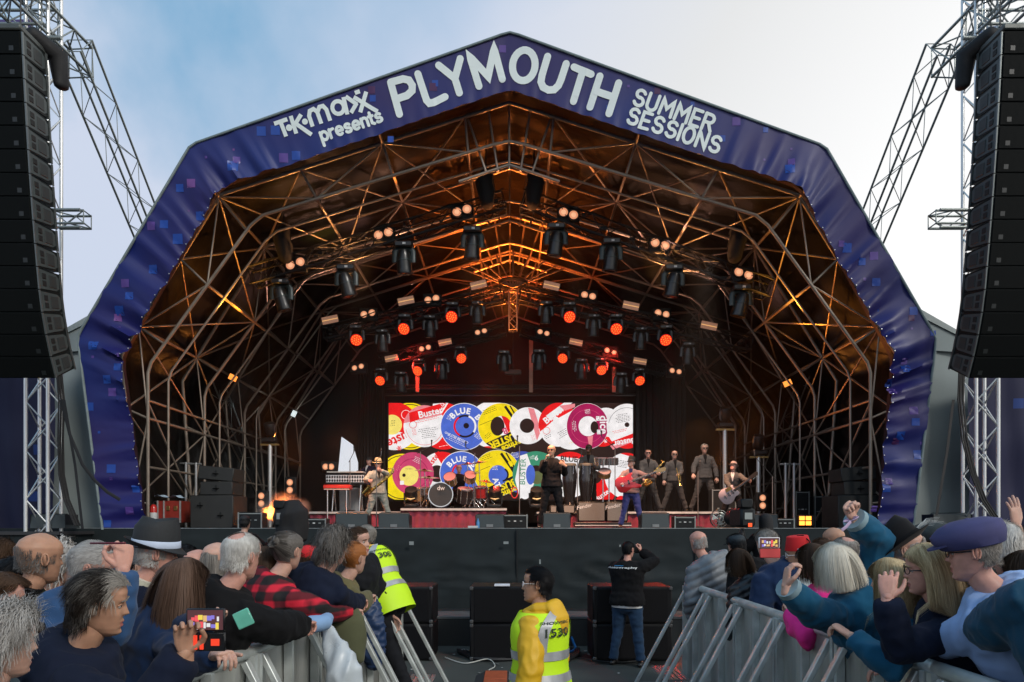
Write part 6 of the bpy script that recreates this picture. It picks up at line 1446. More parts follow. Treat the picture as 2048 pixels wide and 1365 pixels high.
def mic_stand(x, y, z0, h, lab, boom=None, grp='microphone stands on the stage'):
    t = thing('microphone_stand', (x, y, z0), lab, 'microphone stand', grp); mb = MB(); mb.lathe([(.14, 0), (.14, .015), (.02, .03)], (x, y, z0 + .002), None, 16); mb.build('base', blackmetal, t)
    rod('pole', (x, y, z0), (x, y, z0 + h), .011, mat('stand_metal', (.25, .22, .2), .35, .7), t)
    e = V(x, y, z0 + h)
    if boom: b = e + Vector(boom); rod('boom', e - Vector(boom) * .3, b, .008, blackmetal, t); e = b
    mb = MB(); mb.limb([e, e + V(0, .02, .10)], [.012, .018], 8); mb.ball(e + V(0, .03, .13), .026, 10, 8); mb.build('microphone', blackmetal, t); return t

# ================================================================== the band
suitG = cloth('suit_grey', (.085, .083, .082)); suitB = cloth('suit_black', (.014, .013, .014)); blk = cloth('shirt_black', (.007, .007, .008)); trG = cloth('trouser_grey', (.065, .062, .06))
plaid = cloth('suit_check', (.30, .30, .26), var=.3, nscale=30); tweed = cloth('jacket_mauve', (.24, .16, .16)); bluetr = cloth('trouser_blue', (.055, .062, .20)); whitesh = cloth('shirt_white', (.7, .68, .66)); navysh = cloth('shirt_navy', (.015, .022, .07))
straw = mat('straw', (.62, .47, .26), .7, 0, .2, 40, .002, 90); felt = mat('felt_black', (.012, .012, .013), .8, 0, .2, 30); feltG = mat('felt_grey', (.30, .24, .23), .8, 0, .15, 30); fband = mat('hat_ribbon', (.012, .012, .014), .5)
zz = lambda px, py, Y_: P(px, py, Y_)
def st(Y_, z): return z
B_ = dict(q=1, legs=trG, fold=.005)
# singer
person('singer in black suit and sunglasses holding a microphone to his mouth', zz(1103, 891, 16.6), yaw=R(172), hyaw=R(-14), skin='warm', build=1.1, top=suitB, legs=suitB, shirt=blk, foot=DZ, gl=(True,), seed=3, thick=.022, cat='person', stance=.2, q=1,
       hands={0: dict(t=zz(1129, 931, 16.25), hint=(-.25, -.1, -1), pose='relaxed', palm=(0, -1, 0), dir=(.8, .1, .6)), 1: dict(t=zz(1092, 920, 16.28), hint=(.25, .1, -1), pose='grip', palm=(-1, 0, 0), dir=(-.2, .3, 1))})
t = thing('microphone', zz(1096, 915, 16.2), 'handheld microphone at the singer mouth', 'microphone'); mb = MB(); mb.limb([zz(1089, 924, 16.18), zz(1095, 915, 16.24)], [.013, .017], 10); mb.build('handle', blackmetal, t); mb = MB(); mb.ball(zz(1098, 912, 16.26), .027, 12, 8); mb.build('grille', chrome, t)
# bass player
s = person('bass player in dark hat, mauve jacket and blue trousers', zz(1264, 917, 16.5), yaw=R(165), hyaw=R(-40), hpitch=R(-10), skin='pink', top=tweed, legs=bluetr, shirt=navysh, foot=DZ, seed=4, hat_=('trilby', felt, fband), hairk='side', hairc='grey', stance=.22, shoe=mat('shoe_brown', (.06, .03, .02), .4),
       hands={1: dict(t=zz(1243, 966, 16.18), hint=(.9, -.2, -.5), pose='grip', palm=(0, -1, -.2)), 0: dict(t=zz(1306, 953, 16.05), hint=(-.5, .1, -.9), pose='grip', palm=(0, -1, .3))})
guitar('red solid body bass guitar held by the man in the dark hat', zz(1256, 966, 16.12), zz(1330, 938, 15.95), mat('bass_red', (.55, .025, .03), .25, 0, .05, coat=.5), mat('maple', (.55, .33, .14), .4), 'bass', 'bass guitar', face=(-.05, -1, .12), sc=1.12)
# guitarist
person('guitarist in grey hat, charcoal jacket and bow tie bending over a white guitar', zz(1468, 926, 17.0), yaw=R(160), lean=R(8), hyaw=R(-20), hpitch=R(-24), skin='pink', top=suitG, legs=suitB, shirt=whitesh, foot=DZ, seed=5, hat_=('porkpie', feltG, fband), hairk='side', hairc='grey', extra=dict(tie=fband), stance=.35,
       hands={1: dict(t=zz(1464, 984, 16.55), hint=(.9, -.2, -.5), pose='grip', palm=(0, -1, -.2)), 0: dict(t=zz(1498, 963, 16.45), hint=(-.6, .2, -.8), pose='grip', palm=(0, -1, .3))})
guitar('white single cut guitar with gold pickguard played by the man in the grey hat', zz(1460, 988, 16.5), zz(1514, 946, 16.3), mat('guitar_white', (.62, .48, .48), .25, 0, .05, coat=.5), fretM, 'lp', face=(-.05, -1, .1), sc=1.12)
# horn section
person('horn player with saxophone, short hair, sunglasses, left of the three', zz(1296, 899, 19.9), yaw=R(176), skin='pink', top=suitG, legs=trG, shirt=blk, foot=ZR, gl=(True,), hairk='crop', hairc='brown', seed=6, stance=.3, hands={0: dict(t=zz(1318, 946, 19.6), pose='grip', palm=(0, -1, 0)), 1: dict(t=zz(1288, 965, 19.6), pose='grip', palm=(0, -1, 0))})
person('bald horn player with trumpet and sunglasses, middle of the three', zz(1349, 902, 19.9), yaw=R(178), skin='pale', top=suitG, legs=trG, shirt=blk, foot=ZR, gl=(True,), seed=7, stance=.3, build=1.05, hands={0: dict(t=zz(1358, 950, 19.6), pose='grip', palm=(1, 0, 0)), 1: dict(t=zz(1327, 966, 19.8), pose='relaxed')})
person('tallest horn player in grey suit and blue tinted sunglasses, right of the three', zz(1409, 889, 19.9), yaw=R(176), skin='pale', top=suitG, legs=trG, shirt=blk, foot=ZR, gl=(True,), hairk='short', hairc='salt', seed=8, stance=.3, hands={1: dict(t=zz(1384, 958, 19.6), hint=(.8, -.5, -.3), pose='relaxed'), 0: dict(t=zz(1437, 966, 19.8), hint=(-.8, -.5, -.3), pose='relaxed')})
def trumpet(a, b, lab):
    t = thing('trumpet', a, lab, 'trumpet'); d = (b - a).normalized(); mb = MB(); s_ = d.cross(V(0, 1, 0)).normalized()
    mb.limb([a, a.lerp(b, .75), a.lerp(b, .9), b], [.010, .012, .022, .06], 12, cap='flat'); mb.build('bell', brass, t); mb = MB(); mb.pipe([a.lerp(b, .15) + s_ * .05, a.lerp(b, .7) + s_ * .05, a.lerp(b, .74) + s_ * .025, a.lerp(b, .7)], .009); mb.build('slide', brass, t)
    for k in range(3): rod('valve', a.lerp(b, .4 + k * .07) + V(0, -.04, 0), a.lerp(b, .4 + k * .07) + V(0, .05, 0), .012, brass, t)
trumpet(zz(1353, 936, 19.45), zz(1360, 972, 19.45), 'brass trumpet held upright by the bald horn player')
def sax(pts, r0, r1, lab, rodside):
    t = thing('saxophone', pts[0], lab, 'saxophone'); n_ = len(pts); mb = MB(); mb.limb(pts, [r0 + (r1 - r0) * (i / (n_ - 1)) ** 1.6 for i in range(n_)], 14, cap='flat'); mb.build('body', brass, t, smooth=60)
    for k in range(9):
        i = 1 + k * (n_ - 4) / 9; a = pts[int(i)].lerp(pts[int(i) + 1], i - int(i)); mb = MB(); mb.lathe([(.026, 0), (.026, .012), (.005, .016)], a + V(0, -.045 - r1 * .3, 0), Matrix.Rotation(R(90), 3, 'X'), 10); mb.build('key_cup', brass, t)
    rod('key_rod', pts[1] + V(.03, -.05, .02), pts[-4] + V(.03, -.06, .02), .006, brass, t)
sax([zz(1322, 921, 19.4), zz(1326, 925, 19.3), zz(1312, 940, 19.35), zz(1300, 952, 19.4), zz(1290, 964, 19.4), zz(1286, 970, 19.35), zz(1292, 970, 19.25), zz(1303, 962, 19.2)], .012, .07, 'brass saxophone slung across the left horn player', 1)
# saxophonist at the left in straw hat
person('saxophonist in straw hat, sunglasses and pale checked suit', zz(756, 919, 17.0), yaw=R(-160), hyaw=R(-25), skin='pink', top=plaid, legs=plaid, shirt=blk, foot=DZ, gl=(True,), seed=9, hat_=('straw', straw, fband), build=1.08, stance=.35,
       hands={0: dict(t=zz(762, 942, 16.65), hint=(-.9, 0, -.4), pose='grip', palm=(0, -1, 0)), 1: dict(t=zz(738, 962, 16.6), hint=(.8, .1, -.7), pose='grip', palm=(0, -1, 0))})
sax([zz(776, 938, 16.5), zz(787, 939, 16.4), zz(787, 944, 16.4), zz(768, 962, 16.4), zz(752, 974, 16.4), zz(740, 984, 16.4), zz(732, 990, 16.35), zz(729, 986, 16.25), zz(740, 975, 16.2)], .012, .075, 'large brass saxophone played by the man in the straw hat', 1)
# keyboard player
person('keyboard player in dark cap, sunglasses and navy jacket behind the organ', zz(738, 915, 20.0), yaw=R(150), hyaw=R(20), hpitch=R(-8), skin='pink', top=cloth('navy_suit', (.012, .012, .03)), legs=suitB, shirt=whitesh, foot=ZR, gl=(True,), hairk='side', hairc='white', seed=10, hat_=('guardcap', felt, gold),
       hands={0: dict(t=zz(724, 948, 19.6)), 1: dict(t=zz(708, 948, 19.6))})
organ = thing('keyboard', zz(690, 1024, 19.5), 'stage organ with black and white diamond patterned front', 'keyboard')
a, b = zz(650, 969, 19.2), zz(731, 947, 19.2); mb = MB(); mb.box(((a.x + b.x) / 2, 19.5, (a.z + b.z) / 2), (b.x - a.x, .6, b.z - a.z), b=.02); mb.build('case', mat('organ_black', (.02, .02, .022), .35), organ)
mb = MB(); a2, b2 = zz(652, 965, 19.18), zz(728, 951, 19.18); mb.box(((a2.x + b2.x) / 2, 19.19, (a2.z + b2.z) / 2), (b2.x - a2.x, .01, b2.z - a2.z)); fr = mb.build('front_panel', mat('panel_white', (.72, .72, .72), .4), organ)
nd = 15; w_ = (b2.x - a2.x) / nd; h_ = (b2.z - a2.z) / 2; db = mat('diamond_black', (.01, .01, .01), .4)
_dm = None
for i in range(nd):
    for j in range(2):
        cx_, cz_ = a2.x + w_ * (i + .5), a2.z + h_ * (j + .5)
        if _dm is None: mb = MB(); mb.prism([V(-w_ * .42, 0, 0), V(0, 0, -h_ * .45), V(w_ * .42, 0, 0), V(0, 0, h_ * .45)], (0, -.006, 0)); _dm = mb.mesh('diamond'); _dm.materials.append(db)
        o = link('diamond', _dm); o.location = (cx_, 19.18, cz_); par(o, fr)
mb = MB(); mb.box(((a.x + b.x) / 2, 19.35, b.z + .03), (b.x - a.x - .1, .35, .03)); mb.build('keys', mat('keys_ivory', (.6, .58, .52), .4), organ)
for px in (668, 722):
    rod('leg', zz(px, 969, 19.3), zz(px - 4, 1026, 19.2), .02, chrome, organ); rod('leg', zz(px, 969, 19.7), zz(px + 4, 1026, 19.8), .02, chrome, organ)
t = thing('red_keyboard', zz(675, 985, 18.9), 'small red keyboard on a lower stand beside the organ', 'keyboard'); mb = MB(); a, b = zz(647, 980, 18.7), zz(701, 970, 18.7); mb.box(((a.x + b.x) / 2, 18.8, (a.z + b.z) / 2), (b.x - a.x, .3, (b.z - a.z)), b=.02); mb.build('case', mat('synth_red', (.5, .03, .02), .35), t); mb = MB(); mb.box(((a.x + b.x) / 2, 18.66, a.z + .02), (b.x - a.x - .04, .02, .035)); mb.build('keys', mat('keys_ivory', (.6, .58, .52)), t)
rod('leg', zz(655, 980, 18.8), zz(655, 1052, 18.8), .02, chrome, t); rod('leg', zz(693, 980, 18.8), zz(693, 1052, 18.8), .02, chrome, t)
t = thing('case', zz(690, 1020, 19.9), 'white and grey flight case standing under the organ', 'case'); mb = MB(); a, b = zz(678, 1024, 20.2), zz(718, 976, 20.2); mb.box(((a.x + b.x) / 2, 20.4, (a.z + b.z) / 2), (b.x - a.x, .4, b.z - a.z), b=.02); mb.build('shell', mat('case_pale', (.42, .42, .42), .4, 0, .1), t); mb = MB(); mb.box((a.x + .1, 20.19, (a.z + b.z) / 2), (.14, .01, b.z - a.z - .05)); mb.build('panel', whitem, t)
# drummer and kit
person('drummer in red light behind the drum kit', zz(918, 930, 19.7), yaw=R(180), hyaw=R(10), skin='tan', top=cloth('tee_black', (.02, .012, .012)), legs=suitB, foot=2.27, sit=1, seed=11, hands={0: dict(t=zz(950, 948, 19.3), pose='grip'), 1: dict(t=zz(895, 950, 19.3), pose='grip')})
shell = mat('drum_shell', (.34, .20, .08), .2, .3, .3, 20, coat=.6); skinW = mat('drum_head', (.62, .40, .36), .5, 0, .05); bdh = mat('bass_head', (.030, .034, .036), .5)
kit = thing('drum_kit', (xx(905, 18.9), 18.9, 2.27), 'drum kit with dark front bass drum and two red glowing toms', 'drum kit')
def drum(c, r_, d, ax, hm_, par_, shellm=shell, nm='drum'):
    ax = Vector(ax).normalized(); q = ax.to_track_quat('Z', 'Y').to_matrix(); mb = MB(); mb.lathe([(r_, -d / 2), (r_, d / 2)], c, q, 26); sh = mb.build(nm, shellm, par_, smooth=40)
    mb = MB(); mb.lathe([(r_ * .97, 0), (.001, .002)], c + ax * (d / 2 + .004), q, 26, cap=False); mb.build('drum_skin', hm_, sh, smooth=0); mb = MB(); mb.lathe([(r_ * .97, -.014), (r_ * 1.05, -.014), (r_ * 1.05, .014), (r_ * .97, .014), (r_ * .97, -.014)], c + ax * (d / 2), q, 26, cap=False); mb.build('hoop', chrome, sh)
    if d > .15:
        for k in range(8):
            a_ = 2 * math.pi * k / 8; u = q @ V(math.cos(a_), math.sin(a_), 0); rod('lug', c + u * r_ * 1.02 - ax * d * .45, c + u * r_ * 1.02 + ax * d * .45, .008, chrome, sh, 6)
    return sh
bd = drum(zz(881, 990, 18.6) + V(0, .25, 0), .30, .42, (0, -1, .03), bdh, kit, nm='bass_drum')
mb = MB(); vs, fs = text2d('dw', .02); c = zz(882, 977, 18.6) + V(0, -.03, 0); mb.add([V(c.x + x * .11, c.y, c.z + y * .11) for x, y in vs], fs); mb.build('lettering', whitem, bd, smooth=0)
drum(zz(901, 960, 18.7), .155, .22, (-.1, -.75, .65), mat('tom_skin_glow', (.7, .22, .2), .5), kit, nm='rack_tom'); drum(zz(940, 956, 18.75), .14, .20, (.1, -.75, .65), mat('tom_skin_glow', (.7, .22, .2), .5), kit, nm='rack_tom')  # red glow put into the base colour of the tom skins
drum(zz(930, 992, 18.9), .20, .36, (.1, -.3, 1), skinW, kit, mat('shell_dark', (.03, .02, .02), .3), 'floor_tom'); drum(zz(848, 983, 19.0), .17, .16, (0, -.2, 1), skinW, kit, chrome, 'snare_drum'); drum(zz(836, 990, 19.0), .16, .3, (0, -.2, 1), skinW, kit, shell, 'floor_tom'); drum(zz(962, 985, 19.0), .17, .26, (0, -.2, 1), skinW, kit, mat('shell_red', (.35, .02, .02), .3), 'floor_tom')
def cymbal(px, py, r_, tl, Y_=18.9):
    c = zz(px, py, Y_); q = Matrix.Rotation(R(tl), 3, 'Y') @ Matrix.Rotation(R(8), 3, 'X'); mb = MB(); mb.lathe([(r_, -.012), (r_ * .5, .008), (.05, .016), (.03, .035), (.005, .04), (.005, .03), (.03, .02), (.05, .01), (r_ * .5, .0), (r_, -.016)], c, q, 28); cy = mb.build('cymbal', brass, kit, smooth=50)
    rod('cymbal_stand', c, (c.x + .05, c.y + .05, 2.28), .012, chrome, cy)
    for k in range(3): rod('stand_foot', (c.x + .05, c.y + .05, 2.55), (c.x + .05 + .25 * math.cos(k * 2.1), c.y + .05 + .25 * math.sin(k * 2.1), 2.29), .01, chrome, cy)
for a in ((849, 941, .24, 4), (858, 955, .27, 3), (935, 928, .24, -4), (958, 925, .22, -8), (944, 946, .22, -3), (972, 963, .19, 10)): cymbal(*a)
for px, py, bx, tl in ((842, 905, 864, 0), (950, 908, 932, 0)):
    x = xx(px, 18.8); mic_stand(x, 18.7, 2.27, P(0, py, 18.8).z - 2.27, 'tall drum overhead microphone stand %s the kit' % ('left of' if px < 900 else 'right of'), (xx(bx, 18.8) - x, 0, .15))
# congas and percussionist
person('percussionist with sunglasses and dark jacket playing congas', zz(1178, 890, 20.3), yaw=R(170), hyaw=R(-12), hpitch=R(-12), skin='dark', top=suitG, legs=suitB, shirt=blk, foot=ZR, gl=(True,), hairk='crop', hairc='black', seed=12, hands={0: dict(t=zz(1188, 935, 19.9)), 1: dict(t=zz(1168, 927, 19.9))})
for px, lab in ((1139, 'black conga drum, left one, beside the singer'), (1172, 'black conga drum in front of the percussionist')):
    t = thing('conga', (xx(px, 19.6), 19.6, ZR), lab, 'drum', 'pair of congas'); zt = P(0, 931, 19.6).z; h = zt - ZR - .12
    mb = MB(); mb.lathe([(.12, 0), (.14, h * .2), (.19, h * .55), (.195, h * .7), (.17, h * .9), (.155, h)], (xx(px, 19.6), 19.6, ZR + .12), None, 24); sh = mb.build('shell', mat('conga_black', (.012, .012, .014), .15, 0, .05, coat=.8), t, smooth=50)
    mb = MB(); mb.lathe([(.175, -.02), (.18, .02), (.16, .045), (.001, .047)], (xx(px, 19.6), 19.6, zt), None, 24, cap=False); mb.build('head', mat('hide', (.5, .36, .24), .6), t)
    for k in range(6): a_ = 2 * math.pi * k / 6; rod('tension_rod', V(xx(px, 19.6) + .185 * math.cos(a_), 19.6 + .185 * math.sin(a_), zt - .24), V(xx(px, 19.6) + .182 * math.cos(a_), 19.6 + .182 * math.sin(a_), zt), .008, chrome, t, 6)
    for k in range(3): a_ = 2 * math.pi * k / 3 + .5; rod('stand_leg', V(xx(px, 19.6), 19.6, ZR + .4), V(xx(px, 19.6) + .26 * math.cos(a_), 19.6 + .26 * math.sin(a_), ZR + .01), .012, chrome, t, 6)
t = thing('timbales', (xx(1212, 19.5), 19.5, ZR), 'pair of steel timbales on a stand right of the congas', 'drum')
for px, r_ in ((1203, .19), (1224, .155)): drum(zz(px, 924, 19.4), r_, .17, (0, -.15, 1), skinW, t, chrome, 'timbale')
drum(zz(1209, 948, 19.4), .16, .14, (0, -.6, .8), skinW, t, shell, 'snare_drum')
for px in (1206, 1218): rod('stand', zz(px, 930, 19.5), zz(px, 1020, 19.5), .016, chrome, t)
mic_stand(xx(1155, 19.2), 19.2, ZR, 1.3, 'microphone stand between the two congas', (.1, 0, .1)); mic_stand(xx(1230, 19.2), 19.2, ZR, 1.62, 'microphone stand behind the bass player right of the timbales', (-.35, 0, .3)); mic_stand(xx(1039, 18), 18.0, DZ, 1.95, 'tall microphone stand with tambourine right of the drum riser', (-.05, 0, .12)); mic_stand(xx(753, 16), 16.0, DZ, 1.45, 'microphone stand in front of the saxophonist', (.08, .1, .1)); mic_stand(xx(1545, 16.8), 16.8, DZ, 1.15, 'microphone stand with boom at the right side of the guitarist', (-.40, 0, .45)); mic_stand(xx(700, 19.1), 19.1, ZR, 1.30, 'microphone stand at the organ', (.1, 0, .2)); mic_stand(xx(1396, 18.6), 18.6, DZ, 1.4, 'microphone stand before the tallest horn player', (.05, 0, .1))
t = thing('tambourine', zz(1030, 985, 17.9), 'red and white tambourine hanging on the microphone stand', 'tambourine'); mb = MB(); mb.limb([zz(1029, 986, 17.9) + V(.08 * math.cos(a_), 0, .13 * math.sin(a_)) for a_ in [2 * math.pi * i / 16 for i in range(17)]], [.014] * 17, 6, cap='flat'); mb.build('hoop', mat('tamb_red', (.5, .03, .03), .4), t)
# amplifiers
grB = mat('amp_cloth', (.15, .15, .14), .8, 0, .2, 60, .001, 200)
def amp(px0, px1, py0, py1, Y_, lab, txt=None):
    a, b = zz(px0, py1, Y_), zz(px1, py0, Y_); t = thing('amplifier', ((a.x + b.x) / 2, Y_, a.z), lab, 'amplifier', 'guitar amplifiers'); mb = MB(); mb.box(((a.x + b.x) / 2, Y_ + .18, (a.z + b.z) / 2), (b.x - a.x, .34, b.z - a.z), b=.02); mb.build('cabinet', blackpl, t); mb = MB(); mb.box(((a.x + b.x) / 2, Y_ + .005, (a.z + b.z) / 2), (b.x - a.x - .05, .02, b.z - a.z - .06)); mb.build('grille_cloth', grB, t)
    if txt: vs, fs = text2d(txt, .01); mb = MB(); mb.add([V(a.x + .15 + x * .09, Y_ - .008, b.z - .11 + y * .09 + x * .02) for x, y in vs], fs); mb.build('lettering', whitem, t, smooth=0)
amp(1156, 1211, 1004, 1044, 17.4, 'square grey fronted amplifier cabinet, left of the pair', 'Fender'); amp(1213, 1256, 1004, 1044, 17.4, 'square grey fronted amplifier cabinet behind the bass player', 'Fender'); amp(1100, 1114, 1011, 1027, 18.6, 'small amplifier left of the singer legs'); amp(1126, 1150, 1010, 1028, 18.6, 'small amplifier right of the singer legs')
t = thing('amp_plinth', (xx(1200, 17.3), 17.3, DZ), 'low black plinth carrying the two amplifier cabinets', 'platform'); a, b = zz(1150, 1054, 17.35), zz(1262, 1045, 17.35); mb = MB(); mb.box(((a.x + b.x) / 2, 17.6, (a.z + b.z) / 2), (b.x - a.x, .6, (b.z - a.z)), b=.01); mb.build('body', deckM, t); mb = MB(); mb.box(((a.x + b.x) / 2, 17.29, a.z + .03), (b.x - a.x, .012, .02)); mb.build('edge_strip', whitem, t)
# floor moving heads behind the band and small stage bits
for px, lab in ((823, 'floor moving head left of the drum kit'), (990, 'floor moving head at the right edge of the drum riser'), (1073, 'floor moving head between tambourine stand and singer')):
    c = zz(px, 1012, 18.9); t = thing('moving_head', c, lab, 'stage light', 'moving heads standing on the risers'); k = .55; mb = MB(); mb.box(c, (.34, .28, .10), b=.03); mb.build('base', headM, t)
    mb = MB(); mb.lathe([(.10, -.12), (.155, -.08), (.165, .05), (.155, .16), (.13, .165)], c + V(0, 0, .28), Matrix.Rotation(R(35), 3, 'X'), 18); mb.build('head', headM, t)
    for s_ in (-1, 1): rod('yoke_arm', c + V(s_ * .17, 0, .04), c + V(s_ * .18, 0, .32), .022, headM, t)
    mb = MB(); mb.limb([c + V(-.1, -.15, .18), c + V(0, -.17, .15), c + V(.1, -.15, .18)], [.012, .03, .012], 8); mb.build('lens_rim', mat('lens_pale', (.5, .42, .2), .25), t)
for px, py, v, lab in ((523, 1000, 1, 'pair of amber lamps stacked at the left wing, lower'), (580, 973, 1, 'pair of amber lamps stacked at the left wing, upper'), (1525, 1004, 1, 'pair of amber lamps stacked behind the guitarist'), (657, 934, 0, 'amber lamp pair near the sky gap'), (1242, 1020, 0, 'amber lamp pair on the floor behind the bass player'), (735, 1018, 0, 'amber lamp low behind the keyboards')):
    blinder(px, py, 19.5 if v else 20.8, lab, 'amber lamp pairs at stage level', .085, 0, .2 if v else .16, bool(v))
t = thing('strobe_light', zz(1610, 1042, 16.6), 'bright four cell amber strobe on the right stage floor', 'stage light'); mb = MB(); mb.box(zz(1611, 1042, 16.8), (.36, .2, .26), b=.02); mb.build('housing', blackpl, t); hot = mat('hot_amber', (.3, .1, 0), .4, emit=(1, .33, .04), estr=3)
for dx in (-6, 7):
    for dz in (-5, 5): mb = MB(); c = zz(1610 + dx, 1042 + dz, 16.66); mb.box(c, (.115, .02, .088)); mb.build('cell', hot, t)
# pieces at the left wing: flight case, extinguisher, towel
t = thing('flight_case', zz(335, 1045, 16.8), 'red flight case with metal edges at the left wing', 'case'); a, b = zz(316, 1046, 16.8), zz(361, 1002, 16.8); redc = mat('case_red', (.28, .03, .02), .45, 0, .2, 8); mb = MB(); mb.box(((a.x + b.x) / 2, 17.1, (a.z + b.z) / 2), (b.x - a.x, .6, b.z - a.z), b=.015); mb.build('shell', redc, t)
for x in (a.x, (a.x * .72 + b.x * .28), b.x): mb = MB(); mb.box((x, 16.79, (a.z + b.z) / 2), (.03, .03, b.z - a.z)); mb.build('edge_bar', alu, t)
for px in (336, 351): mb = MB(); c = zz(px, 1017, 16.78); mb.box(c, (.08, .012, .1), b=.004); mb.build('latch', gold, t)
t = thing('fire_extinguisher', zz(308, 1045, 16.4), 'red fire extinguisher standing by the left banner foot', 'fire extinguisher'); c = zz(307, 1044, 16.4); mb = MB(); mb.lathe([(.07, 0), (.075, .02), (.075, .30), (.05, .36), (.02, .38)], c, None, 18); mb.build('cylinder', mat('ext_red', (.5, .02, .015), .25, coat=.5), t); mb = MB(); mb.lathe([(.0765, .05), (.0765, .2)], c, None, 18, cap=False); mb.build('label', whitem, t); mb = MB(); mb.limb([c + V(0, 0, .38), c + V(0, 0, .43), c + V(.06, 0, .45)], [.015, .015, .012], 8); mb.build('valve', blackmetal, t)
mb = MB(); a = zz(308, 998, 16.7); K = 10; vs = [a + V(.06 * i, .05 * j, .05 + .06 * noise.noise(Vector((i * .5, j * .5, 3))) - .02 * (i == 10) + .02 * math.sin(i)) for i in range(11) for j in range(6)]; mb.add(vs, [(i * 6 + j, i * 6 + j + 1, (i + 1) * 6 + j + 1, (i + 1) * 6 + j) for i in range(10) for j in range(5)]); tag(mb.build('towel', mat('towel_blue', (.38, .50, .62), .9)), 'pale blue towel crumpled on the red flight case', 'towel')
# racks, stands and cases crowding the stage wings
r_ = random.Random(4)
for i, (px, py, w_, h_, nm) in enumerate(((1605, 1000, 26, 34, 'dark equipment case behind the right strobe'), (1448, 1000, 46, 42, 'double flight case behind the guitarist'), (1640, 1012, 20, 40, 'narrow black case beside the right side stack'), (500, 1040, 46, 30, 'low black case near the amber smoke'), (1030, 1042, 48, 26, 'black effects rack at the stage front centre'), (1370, 1044, 40, 22, 'low black rack between two right monitors'), (1570, 1046, 36, 18, 'black power distribution box at the right front'), (628, 1046, 46, 18, 'black pedal rack at the left front'))):
    Yc = 16.2 if py > 1035 else 19.2; a, b = zz(px - w_ / 2, py + h_ / 2, Yc), zz(px + w_ / 2, py - h_ / 2, Yc); t = thing('equipment_case', ((a.x + b.x) / 2, Yc, a.z), nm, 'case'); zb = DZ; mb = MB(); mb.box(((a.x + b.x) / 2, Yc + .2, (zb + b.z) / 2), (b.x - a.x, .4, b.z - zb), b=.015); mb.build('shell', blackpl, t)
    for x in (a.x, b.x): mb = MB(); mb.box((x, Yc - .005, (zb + b.z) / 2), (.025, .02, b.z - zb)); mb.build('edge_bar', alud, t)
    mb = MB(); mb.box(((a.x + b.x) / 2, Yc - .004, b.z - .03), (b.x - a.x, .016, .02)); mb.build('lid_bar', alud, t)
    for k in range(3): mb = MB(); mb.box((a.x + (b.x - a.x) * (.25 + .25 * k), Yc - .006, zb + (b.z - zb) * .5), (.05, .014, .025)); mb.build('socket', whitem if k == 1 else alud, t)
for k, (px, h_, Y_, lab) in enumerate(((392, 1.6, 18.5, 'upright steel post in the left wing, nearest the side stack'), (372, 1.62, 18.6, 'upright steel post in the left wing, beside the flight case'), (1588, 1.6, 18.6, 'upright steel post in the right wing, left one of two'), (1571, 1.6, 18.6, 'upright steel post in the right wing, right of the strobe'))):
    x = xx(px, Y_); t = thing('steel_post', (x, Y_, DZ), lab, 'post'); rod('upright', (x, Y_, DZ), (x, Y_, DZ + h_), .035, galv, t); rod('cross_piece', (x - .14, Y_, DZ + h_ - .03), (x + .14, Y_, DZ + h_ - .03), .025, galv, t)
for k, (px, py, lab) in enumerate(((540, 890, 'side light tower in the left wing'), (1450, 860, 'side light tower behind the horn players'), (1517, 915, 'side light tower behind the guitarist'))):
    Y_ = 20.5; x = xx(px, Y_); zt = P(0, py, Y_).z; t = thing('light_tower', (x, Y_, DZ), lab, 'light stand'); rod('mast', (x, Y_, DZ), (x, Y_, zt), .06, alu, t); mb = MB(); mb.box((x, Y_, zt), (.5, .1, .05)); mb.build('head_plate', gold, t)
    mb = MB(); mb.box((x, Y_, zt + .12), (.4, .3, .14), b=.03); mb.build('lamp_base', headM, t); mb = MB(); mb.lathe([(.10, -.2), (.16, -.1), (.165, .1), (.14, .18)], (x, Y_, zt + .42), Matrix.Rotation(R(25), 3, 'X'), 18); mb.build('lamp_head', headM, t)
# floor fan at the right front
t = thing('floor_fan', zz(1435, 1056, 15.7), 'round wire floor fan at the right stage edge', 'fan'); c = zz(1438, 1038, 15.8); chm = mat('fan_wire', (.35, .38, .36), .3, .7)
for r2 in (.07, .13, .185): mb = MB(); mb.limb([c + V(r2 * math.cos(a_), -.06 + .02 * (r2 > .15), r2 * math.sin(a_)) for a_ in [2 * math.pi * i / 24 for i in range(25)]], [.006] * 25, 5, cap='flat'); mb.build('wire_ring', chm, t)
for k in range(14): a_ = 2 * math.pi * k / 14; rod('spoke', c + V(0, -.07, 0), c + V(.185 * math.cos(a_), -.04, .185 * math.sin(a_)), .003, chm, t, 5)
for k in range(3): a_ = 2 * math.pi * k / 3 + .4; mb = MB(); mb.prism([c, c + V(.15 * math.cos(a_), .02, .15 * math.sin(a_)), c + V(.15 * math.cos(a_ + .8), -.02, .15 * math.sin(a_ + .8))], (0, .004, 0)); mb.build('blade', alud, t)
mb = MB(); mb.lathe([(.19, -.03), (.19, .05)], c, Matrix.Rotation(R(90), 3, 'X'), 24, cap=False); mb.build('rim', blackmetal, t)
mb = MB(); mb.box(zz(946, 1056, 15.6) + V(0, 0, .02), (.2, .15, .04)); tag(mb.build('stage_box', whitem), 'small white stage box before the drum riser', 'box'); t = thing('water_bottle', zz(957, 1050, 15.7), 'small blue water bottle by the drum riser monitor', 'bottle'); mb = MB(); mb.lathe([(.035, 0), (.037, .12), (.015, .17), (.015, .20)], V(xx(956, 15.7), 15.7, DZ), None, 12); mb.build('bottle', mat('bottle_blue', (.08, .25, .5), .15), t)
